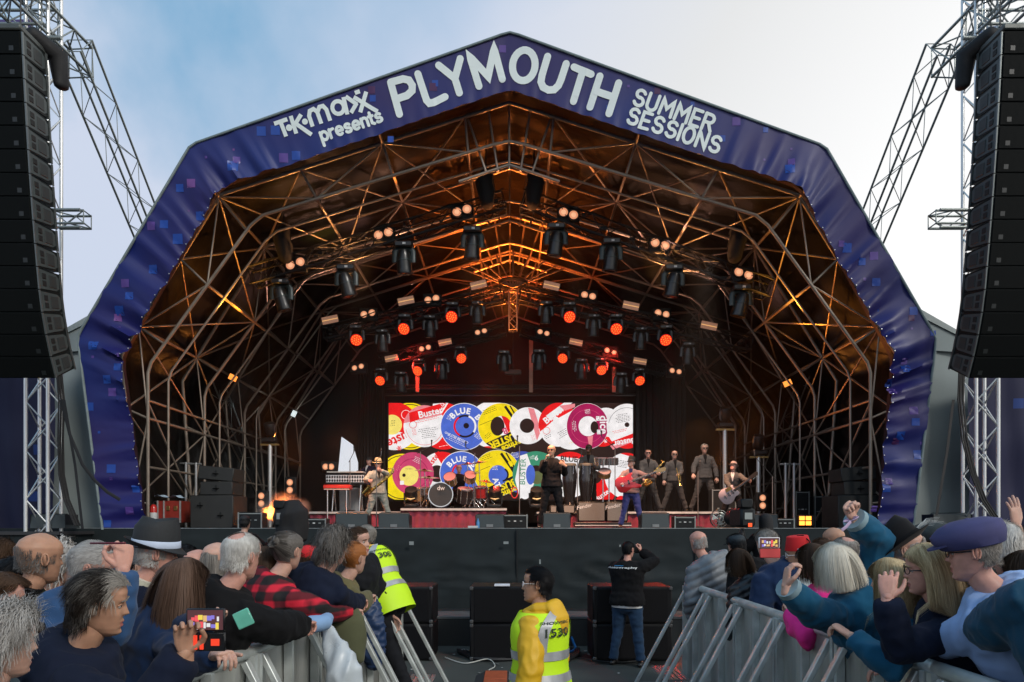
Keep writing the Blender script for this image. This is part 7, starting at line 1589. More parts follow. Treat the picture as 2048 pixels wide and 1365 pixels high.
# low amber smoke at the left front of the stage
sm = bpy.data.materials.new('amber_smoke'); sm.use_nodes = True; nt = sm.node_tree; nt.nodes.remove(nt.nodes['Principled BSDF']); pv = nt.nodes.new('ShaderNodeVolumePrincipled'); pv.inputs['Color'].default_value = (.95, .9, .88, 1)
tc = nt.nodes.new('ShaderNodeTexCoord'); nz = nt.nodes.new('ShaderNodeTexNoise'); nz.inputs['Scale'].default_value = 2.6; nz.inputs['Detail'].default_value = 5; nt.links.new(tc.outputs['Object'], nz.inputs[0])
gr = nt.nodes.new('ShaderNodeTexGradient'); gr.gradient_type = 'SPHERICAL'; mp = nt.nodes.new('ShaderNodeMapping'); mp.inputs['Scale'].default_value = (1 / .75, 1 / .45, 1 / .42); nt.links.new(tc.outputs['Object'], mp.inputs[0]); nt.links.new(mp.outputs[0], gr.inputs[0])
m1 = nt.nodes.new('ShaderNodeMath'); m1.operation = 'MULTIPLY_ADD'; m1.inputs[1].default_value = 2.2; m1.inputs[2].default_value = -.9; m1.use_clamp = True; nt.links.new(nz.outputs[0], m1.inputs[0]); m2 = nt.nodes.new('ShaderNodeMath'); m2.operation = 'MULTIPLY'; nt.links.new(m1.outputs[0], m2.inputs[0]); nt.links.new(gr.outputs[1], m2.inputs[1]); m3 = nt.nodes.new('ShaderNodeMath'); m3.operation = 'MULTIPLY'; m3.inputs[1].default_value = 10; nt.links.new(m2.outputs[0], m3.inputs[0]); nt.links.new(m3.outputs[0], pv.inputs['Density']); nt.links.new(pv.outputs[0], nt.nodes['Material Output'].inputs['Volume'])
mb = MB(); mb.ball((0, 0, 0), (.75, .45, .42), 20, 12); o = mb.build('smoke', sm); o.location = zz(560, 1018, 17.4); o['kind'] = 'stuff'
spot(zz(515, 1034, 17.3), zz(600, 1005, 17.5), 700, 75, (1, .22, .03), .8, .05, name='smoke_lamp')
# ================================================================== crowd barriers
def C(px, py, s): return P(px, py, F / s)
def H(px, py, z=1.24): return P(px, py, F * (CAMZ - z) / (py - 1050))
sheet = mat('barrier_sheet', (.44, .45, .42), .45, .5, .4, 5, .001, 200, stretch=(1, 1, .25)); barM = mat('barrier_tube', (.58, .62, .60), .4, .45, .35, 6, .0015, 60)
def barrier(a, b, out, lab, grp):
    """one panel from a to b (ground points); out: unit vector into the aisle"""
    a, b, out = Vector(a), Vector(b), Vector(out); d = (b - a); L_ = d.length; d.normalize(); up = V(0, 0, 1)
    t = thing('crowd_barrier', (a + b) / 2, lab, 'barrier', grp); g0 = a + d * .012; g1 = b - d * .012
    mb = MB(); K = int(L_ / .06); vs = []
    for i in range(K + 1):
        p = g0.lerp(g1, i / K) + out * (.010 if (i // 2) % 2 else 0)
        vs += [p + up * .06, p + up * 1.13]
    mb.add(vs, [(2 * i, 2 * i + 2, 2 * i + 3, 2 * i + 1) for i in range(K)]); mb.build('sheet', sheet, t, smooth=0)
    mb = MB(); mb.limb([g0 + up * 1.165, g1 + up * 1.165], [.036, .036], 14); mb.build('top_rail', barM, t)
    for f in (.02, .5, .98):
        q = g0.lerp(g1, f) + out * .03; mb = MB(); mb.box(q + up * .6, (.05, .04, 1.1)); mb.build('upright', barM, t)
    for f in (.10, .90):
        q = g0.lerp(g1, f); A = q + up * 1.13 + out * .03; B = q + out * .62 + up * .02; D_ = B - A; mb = MB(); mb.box((A + B) / 2, (.05, .035, D_.length), D_.to_track_quat('Z', 'Y').to_matrix(), b=.004); mb.build('strut', barM, t, smooth=0)
        mb = MB(); mb.box(q + out * .3 + up * .03, (.62 if abs(out.x) > .5 else .05, .05, .04)); mb.build('foot_bar', barM, t, smooth=0)
    for k in range(5):
        q = g0.lerp(g1, .5) + out * (.20 + .055 * k) + up * .24; mb = MB(); mb.box(q, (.04, L_ * .76, .012)); mb.build('tread_slat', alud, t, smooth=0)
    mb = MB(); mb.box(g0.lerp(g1, .5) - out * .35 + up * .015, (.66, L_ - .03, .02)); mb.build('base_plate', alud, t, smooth=0)
LB = [(-1.50, 3.0), (-1.42, 4.05), (-1.36, 5.1), (-1.31, 6.15), (-1.27, 7.2), (-1.24, 8.2)]
Wd = ['nearest', 'second', 'third', 'fourth', 'farthest']
for i in range(5): barrier((*LB[i], 0), (*LB[i + 1], 0), (1, -.1, 0), 'steel barrier panel of the left crowd line, %s from the camera' % Wd[i], 'left line of crowd barriers')
RB = [(2.02, 2.55 + 1.02 * i) for i in range(7)]
Wd = ['nearest', 'second', 'third', 'fourth', 'fifth', 'farthest']
for i in range(6): barrier((*RB[i], 0), (*RB[i + 1], 0), (-1, 0, 0), 'steel barrier panel of the right crowd line, %s from the camera' % Wd[i], 'right line of crowd barriers')

# ================================================================== crowd
navy = cloth('navy', (.010, .014, .030)); navy2 = cloth('navy_blue', (.012, .028, .075)); denim = cloth('denim_teal', (.012, .085, .16), bump=.002); denimb = cloth('denim_blue', (.035, .085, .19)); olive = cloth('olive', (.040, .045, .020)); blackc = cloth('black_wool', (.008, .008, .009)); olive2 = cloth('khaki', (.13, .115, .055))
greyc = cloth('grey_teal', (.075, .105, .115)); skyb = cloth('sky_sweater', (.30, .44, .72)); pinkc = cloth('hot_pink', (.85, .035, .26)); teal2 = cloth('teal_navy', (.010, .055, .10), rough=.6); puffer = mat('puffer_grey', (.17, .19, .21), .5, 0, .1, 8, .002, 60); pufk = mat('puffer_black', (.012, .014, .018), .4, 0, .1, 8, .002, 60)
jeans = cloth('jeans', (.018, .042, .085)); dark = cloth('trousers_dark', (.014, .015, .018)); cream = mat('fleece_cream', (.62, .60, .47), .95, 0, .15, 60, .006, 90, sheen=.5); greyh = cloth('grey_marl', (.28, .28, .28)); yelj = mat('jacket_yellow', (.72, .42, .012), .55, 0, .08, 5, .004, 14); ivory = cloth('ivory', (.6, .57, .5))
plaidM = mat('plaid_red', (.3, .01, .02), .85, 0, 0)
def mkplaid():
    nt = plaidM.node_tree; N = nt.nodes; L = nt.links; b = N['Principled BSDF']; tc = N.new('ShaderNodeTexCoord'); sp = N.new('ShaderNodeSeparateXYZ'); L.new(tc.outputs['Object'], sp.inputs[0]); o = []
    for i in (0, 2):
        m = N.new('ShaderNodeMath'); m.operation = 'MULTIPLY'; m.inputs[1].default_value = 62; L.new(sp.outputs[i], m.inputs[0]); s_ = N.new('ShaderNodeMath'); s_.operation = 'SINE'; L.new(m.outputs[0], s_.inputs[0]); g_ = N.new('ShaderNodeMapRange'); g_.inputs['From Min'].default_value = -.2; g_.inputs['From Max'].default_value = .55; L.new(s_.outputs[0], g_.inputs[0]); o.append(g_.outputs[0])
    a = N.new('ShaderNodeMath'); a.operation = 'ADD'; L.new(o[0], a.inputs[0]); L.new(o[1], a.inputs[1]); h_ = N.new('ShaderNodeMath'); h_.operation = 'MULTIPLY'; h_.inputs[1].default_value = .5; L.new(a.outputs[0], h_.inputs[0])
    r_ = N.new('ShaderNodeValToRGB'); L.new(h_.outputs[0], r_.inputs[0]); e = r_.color_ramp.elements; e[0].position = .2; e[0].color = (.008, .006, .007, 1); e[1].position = 1; e[1].color = (.62, .012, .035, 1); x = e.new(.52); x.color = (.12, .004, .012, 1); L.new(r_.outputs[0], b.inputs['Base Color'])
mkplaid()
pin = mat('pinstripe_felt', (.016, .018, .020), .75, 0, .5, 60, .002, 200, stretch=(14, 1, .2)); bandb = mat('band_pale', (.52, .60, .74), .6); redf = mat('fez_red', (.62, .015, .02), .8); capn = mat('cap_navy', (.012, .022, .030), .75); capp = mat('cap_purple', (.055, .055, .15), .85, 0, .15, 20, .002, 90); capd = mat('cap_dark', (.03, .04, .042), .85, 0, .5, 25); velv = mat('hat_velvet', (.004, .004, .005), .8, 0, .3, 10, sheen=.05, spec=.2)
gL = 'people in the crowd at the left barrier'; gR = 'people in the crowd at the right barrier'
def cp(label, px, py, s, yaw, **k):
    k.setdefault('legs', dark); k.setdefault('q', 1); k.setdefault('thick', .024); k.setdefault('fold', .009); k.setdefault('group', gL if px < 1000 else gR); k.setdefault('lean', R(18)); k.setdefault('side', R(21) * (1 if px < 1000 else -1)); k.setdefault('seed', int(px) % 37 + 1); sg_ = -1 if px < 1000 else 1; yaw += 18 * sg_; k['hyaw'] = k.get('hyaw', 0) - R(13) * sg_
    return person(label, C(px, py, s), yaw=R(yaw), **k)
def phone(c, w, h, label, body, tilt=0, pic=True, rot=None, flap=None):
    c = Vector(c); t = thing('phone', c, label, 'phone'); M3 = rot or Matrix.Rotation(R(tilt), 3, 'Y'); mb = MB(); mb.box(c, (w, .012, h), M3, b=.004); bd = mb.build('body', body, t)
    if pic:
        mb = MB(); mb.box(c + M3 @ V(0, -.0065, 0), (w * .9, .002, h * .86), M3); mb.build('screen', mat('phone_screen', (.01, .01, .01), .1, emit=(.10, .035, .04), estr=1), t)
        cols = [mat('px_%d' % i, (0, 0, 0), .3, 0, 0, emit=c_, estr=1) for i, c_ in enumerate(((.9, .1, .12), (.9, .7, .1), (.8, .8, .8), (.25, .2, .7), (.8, .5, .2)))]; r = random.Random(int(w * 999)); mb = MB()
        for i in range(7):
            for j in range(2): mb.box(c + M3 @ V((i - 3) * w * .105 + r.uniform(-.02, .02) * w, -.0078 - .0001 * (i + 7 * j), (j - .75) * h * .3 + r.uniform(-.05, .05) * h), (w * r.uniform(.05, .12), .0004, h * r.uniform(.12, .3)), M3, mi=r.randrange(5))
        tag(mb.build('picture', cols, t, smooth=0), kind='stuff')
    if flap: mb = MB(); mb.box(c + M3 @ V(0, .002, -h * .5 - flap * .5 - .004), (w, .010, flap), M3, b=.004); mb.build('case_flap', body if not isinstance(body, tuple) else body, t)
    return t
# ---- left side, far to near
cp('bald man in the far left crowd behind the long haired woman', 398, 1100, 300, -15, skin='pink', hairk='side', hairc='grey', top=dark, q=0)
cp('dark haired man behind the trilby wearer', 372, 1092, 285, -15, hairk='short', hairc='black', top=navy, q=0)
cp('man with thinning long grey hair behind the white haired man', 437, 1086, 300, -10, hairk='thinlong', hairc='salt', top=dark, skin='pale')
cp('woman with brown bobbed hair beside the plaid shirt', 532, 1096, 295, -10, hairk='bob', hairc='brown', top=dark)
cp('person in a red cap in the left crowd', 625, 1091, 250, -15, hat_=('cap', redf), hairk='short', hairc='brown', top=ivory, q=0)
cp('person in a brown beanie between plaid shirt and curly haired man', 652, 1094, 262, -15, hat_=('beanie', mat('beanie_brown', (.05, .035, .03), .9)), top=olive2, q=0)
cp('man seen in profile talking to the bending steward', 715, 1056, 225, -100, hairk='short', hairc='brown', top=dark, skin='pale')
cp('black haired person between grey hair and trilby', 262, 1098, 330, -20, hairk='short', hairc='black', top=dark, q=0)
cp('grey curly haired person behind the bald man', 122, 1088, 340, -15, hairk='curly', hairc='grey', top=dark, q=0)
cp('brown haired young man at the left picture edge', 0, 1082, 330, -30, hairk='messy', hairc='brown', top=dark)
cp('dark haired person behind the bald man in olive', 34, 1116, 390, -30, hairk='short', hairc='black', top=dark, q=0)
cp('man with dark curly hair in a black hooded jacket', 672, 1059, 285, -12, hairk='curly', hairc='darkgrey', top=navy, hood=1, build=1.1, skin='pink', hands={1: dict(t=C(722, 1205, 262), hint=(.4, -.5, -.8), pose='rail')})
cp('woman with ginger hair tied up in an olive jacket', 712, 1086, 262, -25, hairk='bun', hairc='ginger', top=olive2, build=.92, hands={1: dict(t=C(752, 1195, 235), hint=(.4, -.3, -.9), pose='rail')})
cp('person in red and black plaid shirt with tied back grey hair', 580, 1065, 300, -15, hairk='bun', hairc='darkgrey', top=plaidM, build=1.12, hands={1: dict(t=H(702, 1222), hint=(.6, -.2, -.6), pose='rail')})
s9 = cp('white haired man with bald patch in a black blazer', 488, 1067, 372, -18, hairk='ring', hairc='white', top=blackc, build=1.16, skin='pink', thick=.035, cuff=None, hands={1: dict(t=H(640, 1250), hint=(.6, -.2, -.4), pose='rail')}, q=2)
mb = MB(); mb.limb([H(618, 1252) + V(0, .06, .0), H(640, 1246) + V(.02, .0, .0), H(655, 1236)], [(.062, .055), (.056, .05), (.04, .035)], 14); par(mb.build('shirt_sleeve', cloth('shirt_pale_blue', (.22, .36, .58))), s9.root)
s7 = cp('man in dark pinstripe trilby with pale blue band and cream collar', 322, 1062, 372, -25, hyaw=R(-25), hpitch=R(4), hat_=('trilby', pin, bandb, R(5), 1.05), hairk='side', hairc='grey', top=navy, collar=cream, skin='pink', build=1.05, q=2)
cp('bald man with cropped grey sides in an olive jacket', 84, 1067, 400, -25, hairk='side', hairc='darkgrey', top=olive, collar=blackc, build=1.12, skin='tan', q=2)
cp('man with thin grey hair and blue hooded jacket raising a phone', 190, 1084, 440, -45, hyaw=R(-15), hairk='crop', hairc='grey', top=denimb, hood=1, skin='pink', q=2, build=1.1, hands={1: dict(t=P(246, 1138, 3.15), hint=(.3, .2, -1), pose='grip', palm=(-.6, -.3, 0), dir=(-.1, 0, 1))})
phone(P(216, 1087, 3.1), .15, .008, 'dark red phone held up flat by the grey haired man', mat('phone_red', (.12, .01, .02), .3), pic=False)
cp('woman with long greying brown hair and blue jacket', 374, 1120, 405, -30, hairk='long', hairc='longbrown', top=navy2, build=1.05, q=2, tone=lambda p: .3 if p.z > .06 else -.1, hands={1: dict(t=P(470, 1318, 3.05), hint=(.7, -.3, -.7), pose='rail', palm=(-.3, 0, -1)), 0: dict(t=P(478, 1262, 3.3), hint=(-.5, -.3, -.8), pose='grip', palm=(-.2, 0, 1))}, gl=(False,))
phone(P(487, 1238, 3.28), .075, .15 * .5, 'tilted phone with green and white display held by the long haired woman', mat('phone_green', (.10, .34, .26), .2, 0, .4, 8, emit=(.10, .36, .26), estr=.35), tilt=-25, pic=False)
cp('woman in dark sunglasses seen in profile at the left edge', -6, 1150, 500, -85, hairk='mid', hairc='brown', top=blackc, gl=(True,), skin='pink', q=2, build=.95)
cp('man with dark swept hair and grey sideburns filming with a phone', 205, 1147, 540, -38, hyaw=R(-22), hpitch=R(3), lean=R(14), hairk='messy', hairc='saltdark', top=navy, thick=.036, build=1.12, skin='tan', q=2, hc=3600, seed=8, tone=lambda p: .45 if (p.y > .035 or (abs(p.x) > .055 and p.z < .02 and p.y > -.01)) else -.55,
   hands={1: dict(t=P(372, 1305, 2.62), hint=(.2, -.1, -1), pose='phone', palm=(.9, -.1, .2), dir=(.15, 0, 1)), 0: dict(l=(-.1, .32, 1.02))})
ph = phone(P(412, 1240, 2.62), .137, .080, 'black phone recording the stage, held by the man with grey sideburns', mat('phone_black', (.008, .008, .009), .25), tilt=0, flap=.066)
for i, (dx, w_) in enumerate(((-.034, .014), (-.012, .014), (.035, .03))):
    mb = MB(); mb.box(P(412, 1240, 2.62) + V(dx, -.008, -.078), (w_, .002, .05 if w_ < .02 else .024), b=.004); mb.build('reflection_patch', mat('flap_reflection', (.3, .02, 0), .2, emit=(.9, .06, .03), estr=.9), ph)  # reflections on the flap drawn as glowing red patches
cp('person with curly grey hair in a grey green coat, bottom left corner', 8, 1216, 640, -35, hairk='curly', hairc='grey', top=greyc, q=2, hc=4200, build=1.05, thick=.04)

for lb, px, py, s_, hk, hc_, tp in (('short haired man behind the grey haired phone holder', 168, 1098, 300, 'short', 'brown', dark), ('fair haired woman behind the trilby brim', 228, 1104, 290, 'bob', 'blonde', navy), ('person with parted brown hair between bald man and thin grey hair', 350, 1104, 262, 'parted', 'brown', olive2), ('dark bobbed woman left of the white haired man', 462, 1106, 270, 'bob', 'black', dark), ('cropped grey head between plaid shirt and red cap', 604, 1100, 245, 'crop', 'grey', dark),
                             ('brown haired man between fez and blonde bob, far back', 1642, 1078, 225, 'short', 'brown', navy2), ('dark haired woman behind the black velvet fedora', 1740, 1078, 250, 'bob', 'black', dark), ('fair cropped head between the two flat caps', 1896, 1066, 290, 'crop', 'blonde', greyc), ('dark curly head behind the grey bearded man', 2030, 1062, 300, 'curly', 'brown', dark)):
    cp(lb, px, py, s_, -12 if px < 1000 else 12, hairk=hk, hairc=hc_, top=tp, q=0)
# ---- right side, far to near
cp('bald man in grey quilted jacket at the far end of the right barrier', 1394, 1063, 182, 8, skin='pink', hairk='side', hairc='grey', top=puffer, hood=1, thick=.05, build=1.12, extra=dict(quilt=.075), fold=.003, lean=R(16))
cp('person in dark baseball cap behind the grey quilted jacket', 1470, 1070, 196, 5, hat_=('cap', capn, capn), hairk='short', hairc='black', top=blackc)
cp('bald headed man far back in the right crowd', 1665, 1056, 212, 15, skin='tan', top=ivory, q=0)
cp('brown haired young person in a shiny black padded jacket', 1474, 1099, 215, 5, hairk='bob', hairc='brown', top=pufk, hood=1, thick=.045, extra=dict(quilt=.06), fold=.003, build=.95, lean=R(18))
cp('man with glasses wearing a bright red fez', 1594, 1083, 232, 40, hyaw=R(25), hat_=('fez', redf, blackc, 0, 1.08), hairk='side', hairc='darkgrey', top=ivory, skin='tan', gl=(False, False, clearM))
cp('grey haired man in navy jacket behind the raised white phone', 1530, 1060, 225, 5, hairk='short', hairc='salt', top=navy2, thick=.04, build=1.2, lean=R(18))
cp('balding grey haired man behind the blonde bob', 1686, 1075, 268, 15, hairk='ring', hairc='salt', top=dark, skin='pink')
cp('man in dark checked flat cap in the right crowd', 1858, 1047, 300, 15, hat_=('flatcap', capd, capd), hairk='crop', hairc='brown', top=dark, skin='tan')
cp('dark haired woman with sunglasses on her head and hot pink jacket', 1622, 1090, 285, 25, hairk='bob', hairc='brown', top=pinkc, hood=1, thick=.04, lean=R(20), gl=(True, True, clearM), hands={0: dict(t=H(1585, 1225), hint=(-.6, -.2, -.6), pose='rail')})
cp('grey bearded man beside the purple flat cap', 1999, 1046, 365, 12, hairk='short', hairc='white', top=blackc, skin='pink', hyaw=R(-30))
cp('woman with platinum bob in teal denim jacket, one fist raised and one hand filming', 1664, 1089, 335, 10, side=-R(32), hairk='bob', hairc='platinum', top=denim, q=2, hc=3600, lean=R(8), thick=.034, build=.98, sleeve=.86, cuff=mat('denim_turnup', (.22, .32, .36), .9),
   hands={0: dict(t=P(1522, 1140, 4.0), hint=(-.6, -.2, -.9), pose='phone', palm=(.7, -.4, 0), dir=(.15, 0, 1)), 1: dict(t=P(1706, 1036, 4.35), hint=(.95, -.1, -.25), pose='fist', palm=(0, -1, .1), dir=(-.55, 0, .8))})
t = phone(P(1538, 1086, 3.98), .112, .058, 'white phone in red wallet case filming the stage', mat('phone_white', (.72, .70, .70), .3), flap=None); mb = MB(); mb.box(P(1540, 1107, 3.985), (.108, .008, .05), b=.003); mb.build('case_flap', mat('case_coral', (.62, .06, .06), .5), t)
mb = MB(); a0 = P(1702, 1040, 4.3); mb.limb([a0 + V(.022 * math.cos(a_), .03 * math.sin(a_), .01 * math.cos(a_)) * 1.5 for a_ in [2 * math.pi * i / 12 for i in range(13)]], [(.003, .009)] * 13, 6, cap='flat'); mb.limb([a0 + V(-.02, -.04, -.01), a0 + V(-.05, -.05, -.04), a0 + V(-.075, -.05, -.06)], [(.003, .01)] * 3, 6, cap='flat'); tag(mb.build('wristband', mat('band_lilac', (.5, .38, .55), .6)), 'lilac festival wristband on the raised wrist', 'wristband')
sH = cp('person in black velvet fedora and black coat leaning on the barrier', 1800, 1062, 335, 22, lean=R(14), hat_=('fedora', velv, blackc, R(-22), 1.12), hyaw=R(20), hpitch=R(10), hairk='side', hairc='grey', top=blackc, q=2, thick=.04, hands={0: dict(t=H(1652, 1228), hint=(-.5, -.3, -.6), pose='rail')})
mb = MB(); Mh = wm(sH.root) @ head_frame(sH)
for k in range(16): a_ = Mh @ V(.09, -.02, .07); b2 = Mh @ V(.10 + .004 * k, -.10 - .006 * k, .09 + .006 * (k % 7)); m2 = (a_ + b2) / 2 + V(.01, 0, .02 + .002 * k); mb.limb([a_, m2, b2], [.0016, .0014, .0005], 4, cap='flat')
f_ = mb.build('feather', mat('feather_white', (.6, .6, .56), .7)); par(f_, sH.root)
cp('woman with long straight blonde hair in denim, head turned away', 1776, 1120, 375, 30, hairk='mid', hairc='blonde', top=denim, q=2, hc=3000, lean=R(18), build=.95, hands={0: dict(t=P(1700, 1272, 3.85), hint=(-.7, -.3, -.5), pose='rail')})
cp('blonde woman in glasses and navy sweater with hand at her mouth', 1852, 1091, 405, 35, hyaw=R(28), hairk='mid', hairc='blonde', top=navy, q=2, hc=3800, gl=(False,), lean=R(14), skin='pink', hands={0: dict(t=P(1775, 1195, 3.45), hint=(-.3, .3, -1), pose='relaxed', palm=(1, .2, 0), dir=(.35, 0, 1)), 1: dict(l=(.05, .36, 1.05))})
cp('man in purple flat cap and sky blue sweater leaning on the rail', 1940, 1048, 435, 18, hyaw=R(30), hat_=('flatcap', capp, capp, R(-6), 1.12), hairk='crop', hairc='salt', top=skyb, q=2, lean=R(20), skin='pink', build=1.16, gl=(False,), hands={0: dict(t=H(1795, 1272), hint=(-.7, -.4, -.5), pose='rail', palm=(0, 0, -1)), 1: dict(l=(.3, .3, .9))})
cp('brown haired woman in grey hooded top at the right edge', 2046, 1105, 385, 10, hairk='bob', hairc='brown', top=greyh, hood=1, q=1)
cp('person outside the right edge with one bare arm raised', 2075, 1075, 330, 5, hairk='short', hairc='brown', top=greyh, sleeve=.3, hands={0: dict(t=P(2030, 1045, 4.3), hint=(-.9, 0, -.3), pose='flat', palm=(0, 1, 0), dir=(-.1, 0, 1))})
cp('person in teal navy jacket bending over the rail, bottom right corner', 2112, 1018, 500, -5, side=0, foot=.15, hairk='short', hairc='brown', top=teal2, q=2, lean=R(20), build=1.25, thick=.045, hands={0: dict(t=H(1900, 1292), hint=(-.8, -.5, -.3), pose='rail', palm=(0, 0, -1))})

# ================================================================== stewards in hi-vis
hv = mat('hivis', (.60, .95, .010), .6, 0, .05, 6, .002, 60, emit=(.45, .95, .01), estr=.10); hv.node_tree.nodes['Principled BSDF'].inputs['Emission Strength'].default_value = .0; refl = mat('reflective', (.42, .43, .44), .38, .25, .35, 12, .003, 30, stretch=(1, 1, .2)); pipeM = mat('vest_piping', (.015, .015, .015), .7); printk = mat('vest_print', (.02, .035, .02), .7)
def vest(s, t, num, logo, u0=0., ua=R(180)):
    root = s.root; k = s.k; mb = MB(); n_ = 40
    def ring(u, off): return [surf(s, u, 2 * math.pi * j / n_, off) for j in range(n_)]
    us = [0, .6, 1.4, 2.2, 3, 3.8, 4.6, 5.4, 6.0, 6.6, 7.2, 7.7]; rg = []
    for i, u in enumerate(us):
        r = ring(u, t + (.022 * max(0, 1 - u / 3) if u < 3 else 0) * k); rg.append([p + (p - s.rings[int(min(7, u))][0]).normalized() * (.010 * noise.noise(p * 6) * k) for p in r])
    rg.insert(0, [p - s.Z * .10 * k + (p - s.rings[0][0]).normalized() * .004 * k for p in rg[0]])
    mb.loft(rg, cap=False); v = mb.build('hivis_vest', hv, root, local=True, smooth=60)
    def strip(u, w, off=.006, a0=0, a1=360, m=refl, nm='reflective_band'):
        mb = MB(); vs = []; N_ = 44
        for j in range(N_ + 1):
            a = R(a0 + (a1 - a0) * j / N_)
            for uu in (u - w, u + w):
                p = surf(s, uu, a, t + (.022 * max(0, 1 - uu / 3) if uu < 3 else 0) * k + off); c_ = s.rings[int(min(7, uu))][0]; vs.append(p + (p - c_).normalized() * (.010 * noise.noise(p * 6) * k))
        mb.add(vs, [(2 * j, 2 * j + 2, 2 * j + 3, 2 * j + 1) for j in range(N_)]); mb.build(nm, m, v, local=True, smooth=60)
    strip(3.55, .30); strip(1.9, .30)
    for a in (-125, 125):
        mb = MB(); vs = []
        for j in range(15):
            u = 3.8 + (8.3 - 3.8) * j / 14
            for w in (-8, 8): vs.append(surf(s, u, R((180 + (a - (180 if a > 0 else -180)) * (1 - .55 * (j / 14) ** 2)) + w * (1 + j * .05)), t + .010 * k))
        mb.add(vs, [(2 * j, 2 * j + 1, 2 * j + 3, 2 * j + 2) for j in range(14)]); mb.build('reflective_band', refl, v, local=True, smooth=60)
    def onback(txt, u, h, bold=.02, wx=1.):
        vs, fs = text2d(txt, bold); mb = MB(); o = []
        for x, y in vs: o.append(surf(s, u + y * h / .09, ua - (x * h * wx) / .17, t + .014 * k))
        mb.add(o, fs); mb.build('lettering', printk, v, local=True, smooth=0)
    onback(num, 5.2, .080, .02, .72); onback(logo, 6.35, .030, .03)
    return v
sW = person('steward in yellow jacket and green hi-vis vest standing between the barriers', C(1076, 1136, 326), yaw=R(62), hyaw=R(22), hpitch=R(-2), skin='tan', hairk='short', hairc='black', top=yelj, legs=dark, thick=.032, build=.92, fold=.007, q=2, seed=5, gl=(False, False, clearM), sleeve=1.0, hc=5000,
            hands={0: dict(l=(-.30, .0, .72)), 1: dict(l=(.28, .05, .74))})
vest(sW, .078 * sW.k, '1530', 'SHOWSEC', ua=R(208)); k = sW.k; n_ = sW.neck0
mb = MB(); mb.limb([n_ + V(-.07, .08, 0) * k, n_ + V(-.085, .0, .03) * k, n_ + V(-.05, -.09, .03) * k, n_ + V(.05, -.09, .03) * k, n_ + V(.085, .0, .03) * k, n_ + V(.07, .08, .0) * k], [.028 * k, .04 * k, .05 * k, .05 * k, .04 * k, .028 * k], 12)
mb.limb([n_ + V(0, -.09, .05) * k, n_ + V(0, -.135, -.03) * k, n_ + V(0, -.15, -.12) * k, n_ + V(0, -.14, -.20) * k], [(.10 * k, .045 * k), (.105 * k, .045 * k), (.07 * k, .035 * k), (.025 * k, .02 * k)], 14)
me = remesh(mb, .008, 3); crumple(me, .004, 8, 3); me.materials.append(yelj); link('jacket_hood', me, sW.root, local=True)
sM = person('steward in hi-vis vest stooping over the left barrier to talk to the crowd', C(736, 1050, 205), yaw=R(66), lean=R(26), hyaw=R(10), hpitch=R(-12), skin='tan', hairk='crop', hairc='salt', top=blackc, legs=dark, thick=.04, build=1.12, foot=.26, q=1, seed=6, collar=yelj,
            hands={0: dict(t=C(716, 1180, 215), hint=(-.3, -.2, -1)), 1: dict(l=(.2, .52, 1.2), hint=(.3, -.3, -1))}, extra=dict(legs=[((-.10, 0, .90), (-.12, -.10, .50), (-.14, -.32, .08)), ((.10, 0, .90), (.13, .06, .52), (.12, -.12, .08))]))
vest(sM, .060 * sM.k, '1308', 'SHOWSEC', ua=R(200))
mb = MB(); S0, E0, W0 = sM.arms[0][:3]; q0 = S0.lerp(E0, .62); d0 = (E0 - S0).normalized(); mb.limb([q0 - d0 * .06, q0 + d0 * .06], [.092 * sM.k] * 2, 16, cap='flat'); mb.build('armband', mat('armband_orange', (.75, .25, .02), .6), sM.root, local=True); mb = MB(); mb.limb([q0 - d0 * .045, q0 + d0 * .045], [.095 * sM.k] * 2, 16, cap='flat'); mb.f = [f for i, f in enumerate(mb.f) if len(f) == 4 and (i % 16) < 6]; mb.m = mb.m[:len(mb.f)]; mb.build('id_card', mat('card_blue', (.25, .45, .7), .3), sM.root, local=True)
# photographer in the pit
sP = person('photographer in black hooded top and jeans standing by the right subwoofers', C(1256, 1084, 152), yaw=R(-28), hyaw=R(-10), hairk='crop', hairc='black', top=blackc, hood=1, legs=jeans, thick=.035, build=1.15, skin='pink', seed=13, stance=.14, fold=.008, q=1,
            hands={1: dict(t=V(1.72, 10.02, 1.50), hint=(.9, -.3, -.7), pose='grip', palm=(-.7, 0, .3), dir=(-.2, .2, 1)), 0: dict(t=V(1.56, 10.10, 1.44), hint=(-.5, -.1, -.9), pose='grip')})
vs, fs = text2d('photography', .03); mb = MB(); mb.add([surf(sP, 6.2 + y * .045 / .09, R(180) - x * .045 / .17 + R(8), .080) for x, y in vs], fs); mb.build('lettering', whitem, sP.root, local=True, smooth=0)
vs, fs = text2d('~~', .04); mb = MB(); mb.add([surf(sP, 6.75 + y * .05 / .09, R(180) - x * .06 / .17 + R(14), .080) for x, y in vs], fs); mb.build('logo_mark', mat('logo_blue', (.05, .35, .75), .6), sP.root, local=True, smooth=0)
c_, rx, ry = sP.rings[0]; mb = MB(); mb.loft([[c_ + V((rx + .03) * math.sin(a_), (ry + .03) * math.cos(a_), z_) for a_ in [2 * math.pi * j / 20 for j in range(20)]] for z_ in (-.035, -.005)]); mb.build('shirt_hem', whitem, sP.root, local=True)
t = thing('camera', V(1.66, 10.08, 1.5), 'black camera held to the photographer face', 'camera'); mb = MB(); mb.box(V(1.66, 10.08, 1.52), (.14, .09, .10), b=.02); mb.build('body', blackpl, t); mb = MB(); mb.lathe([(.045, 0), (.045, .16)], V(1.68, 10.12, 1.52), Matrix.Rotation(R(-90), 3, 'X') @ Matrix.Rotation(R(20), 3, 'Y'), 16); mb.build('lens', blackpl, t)
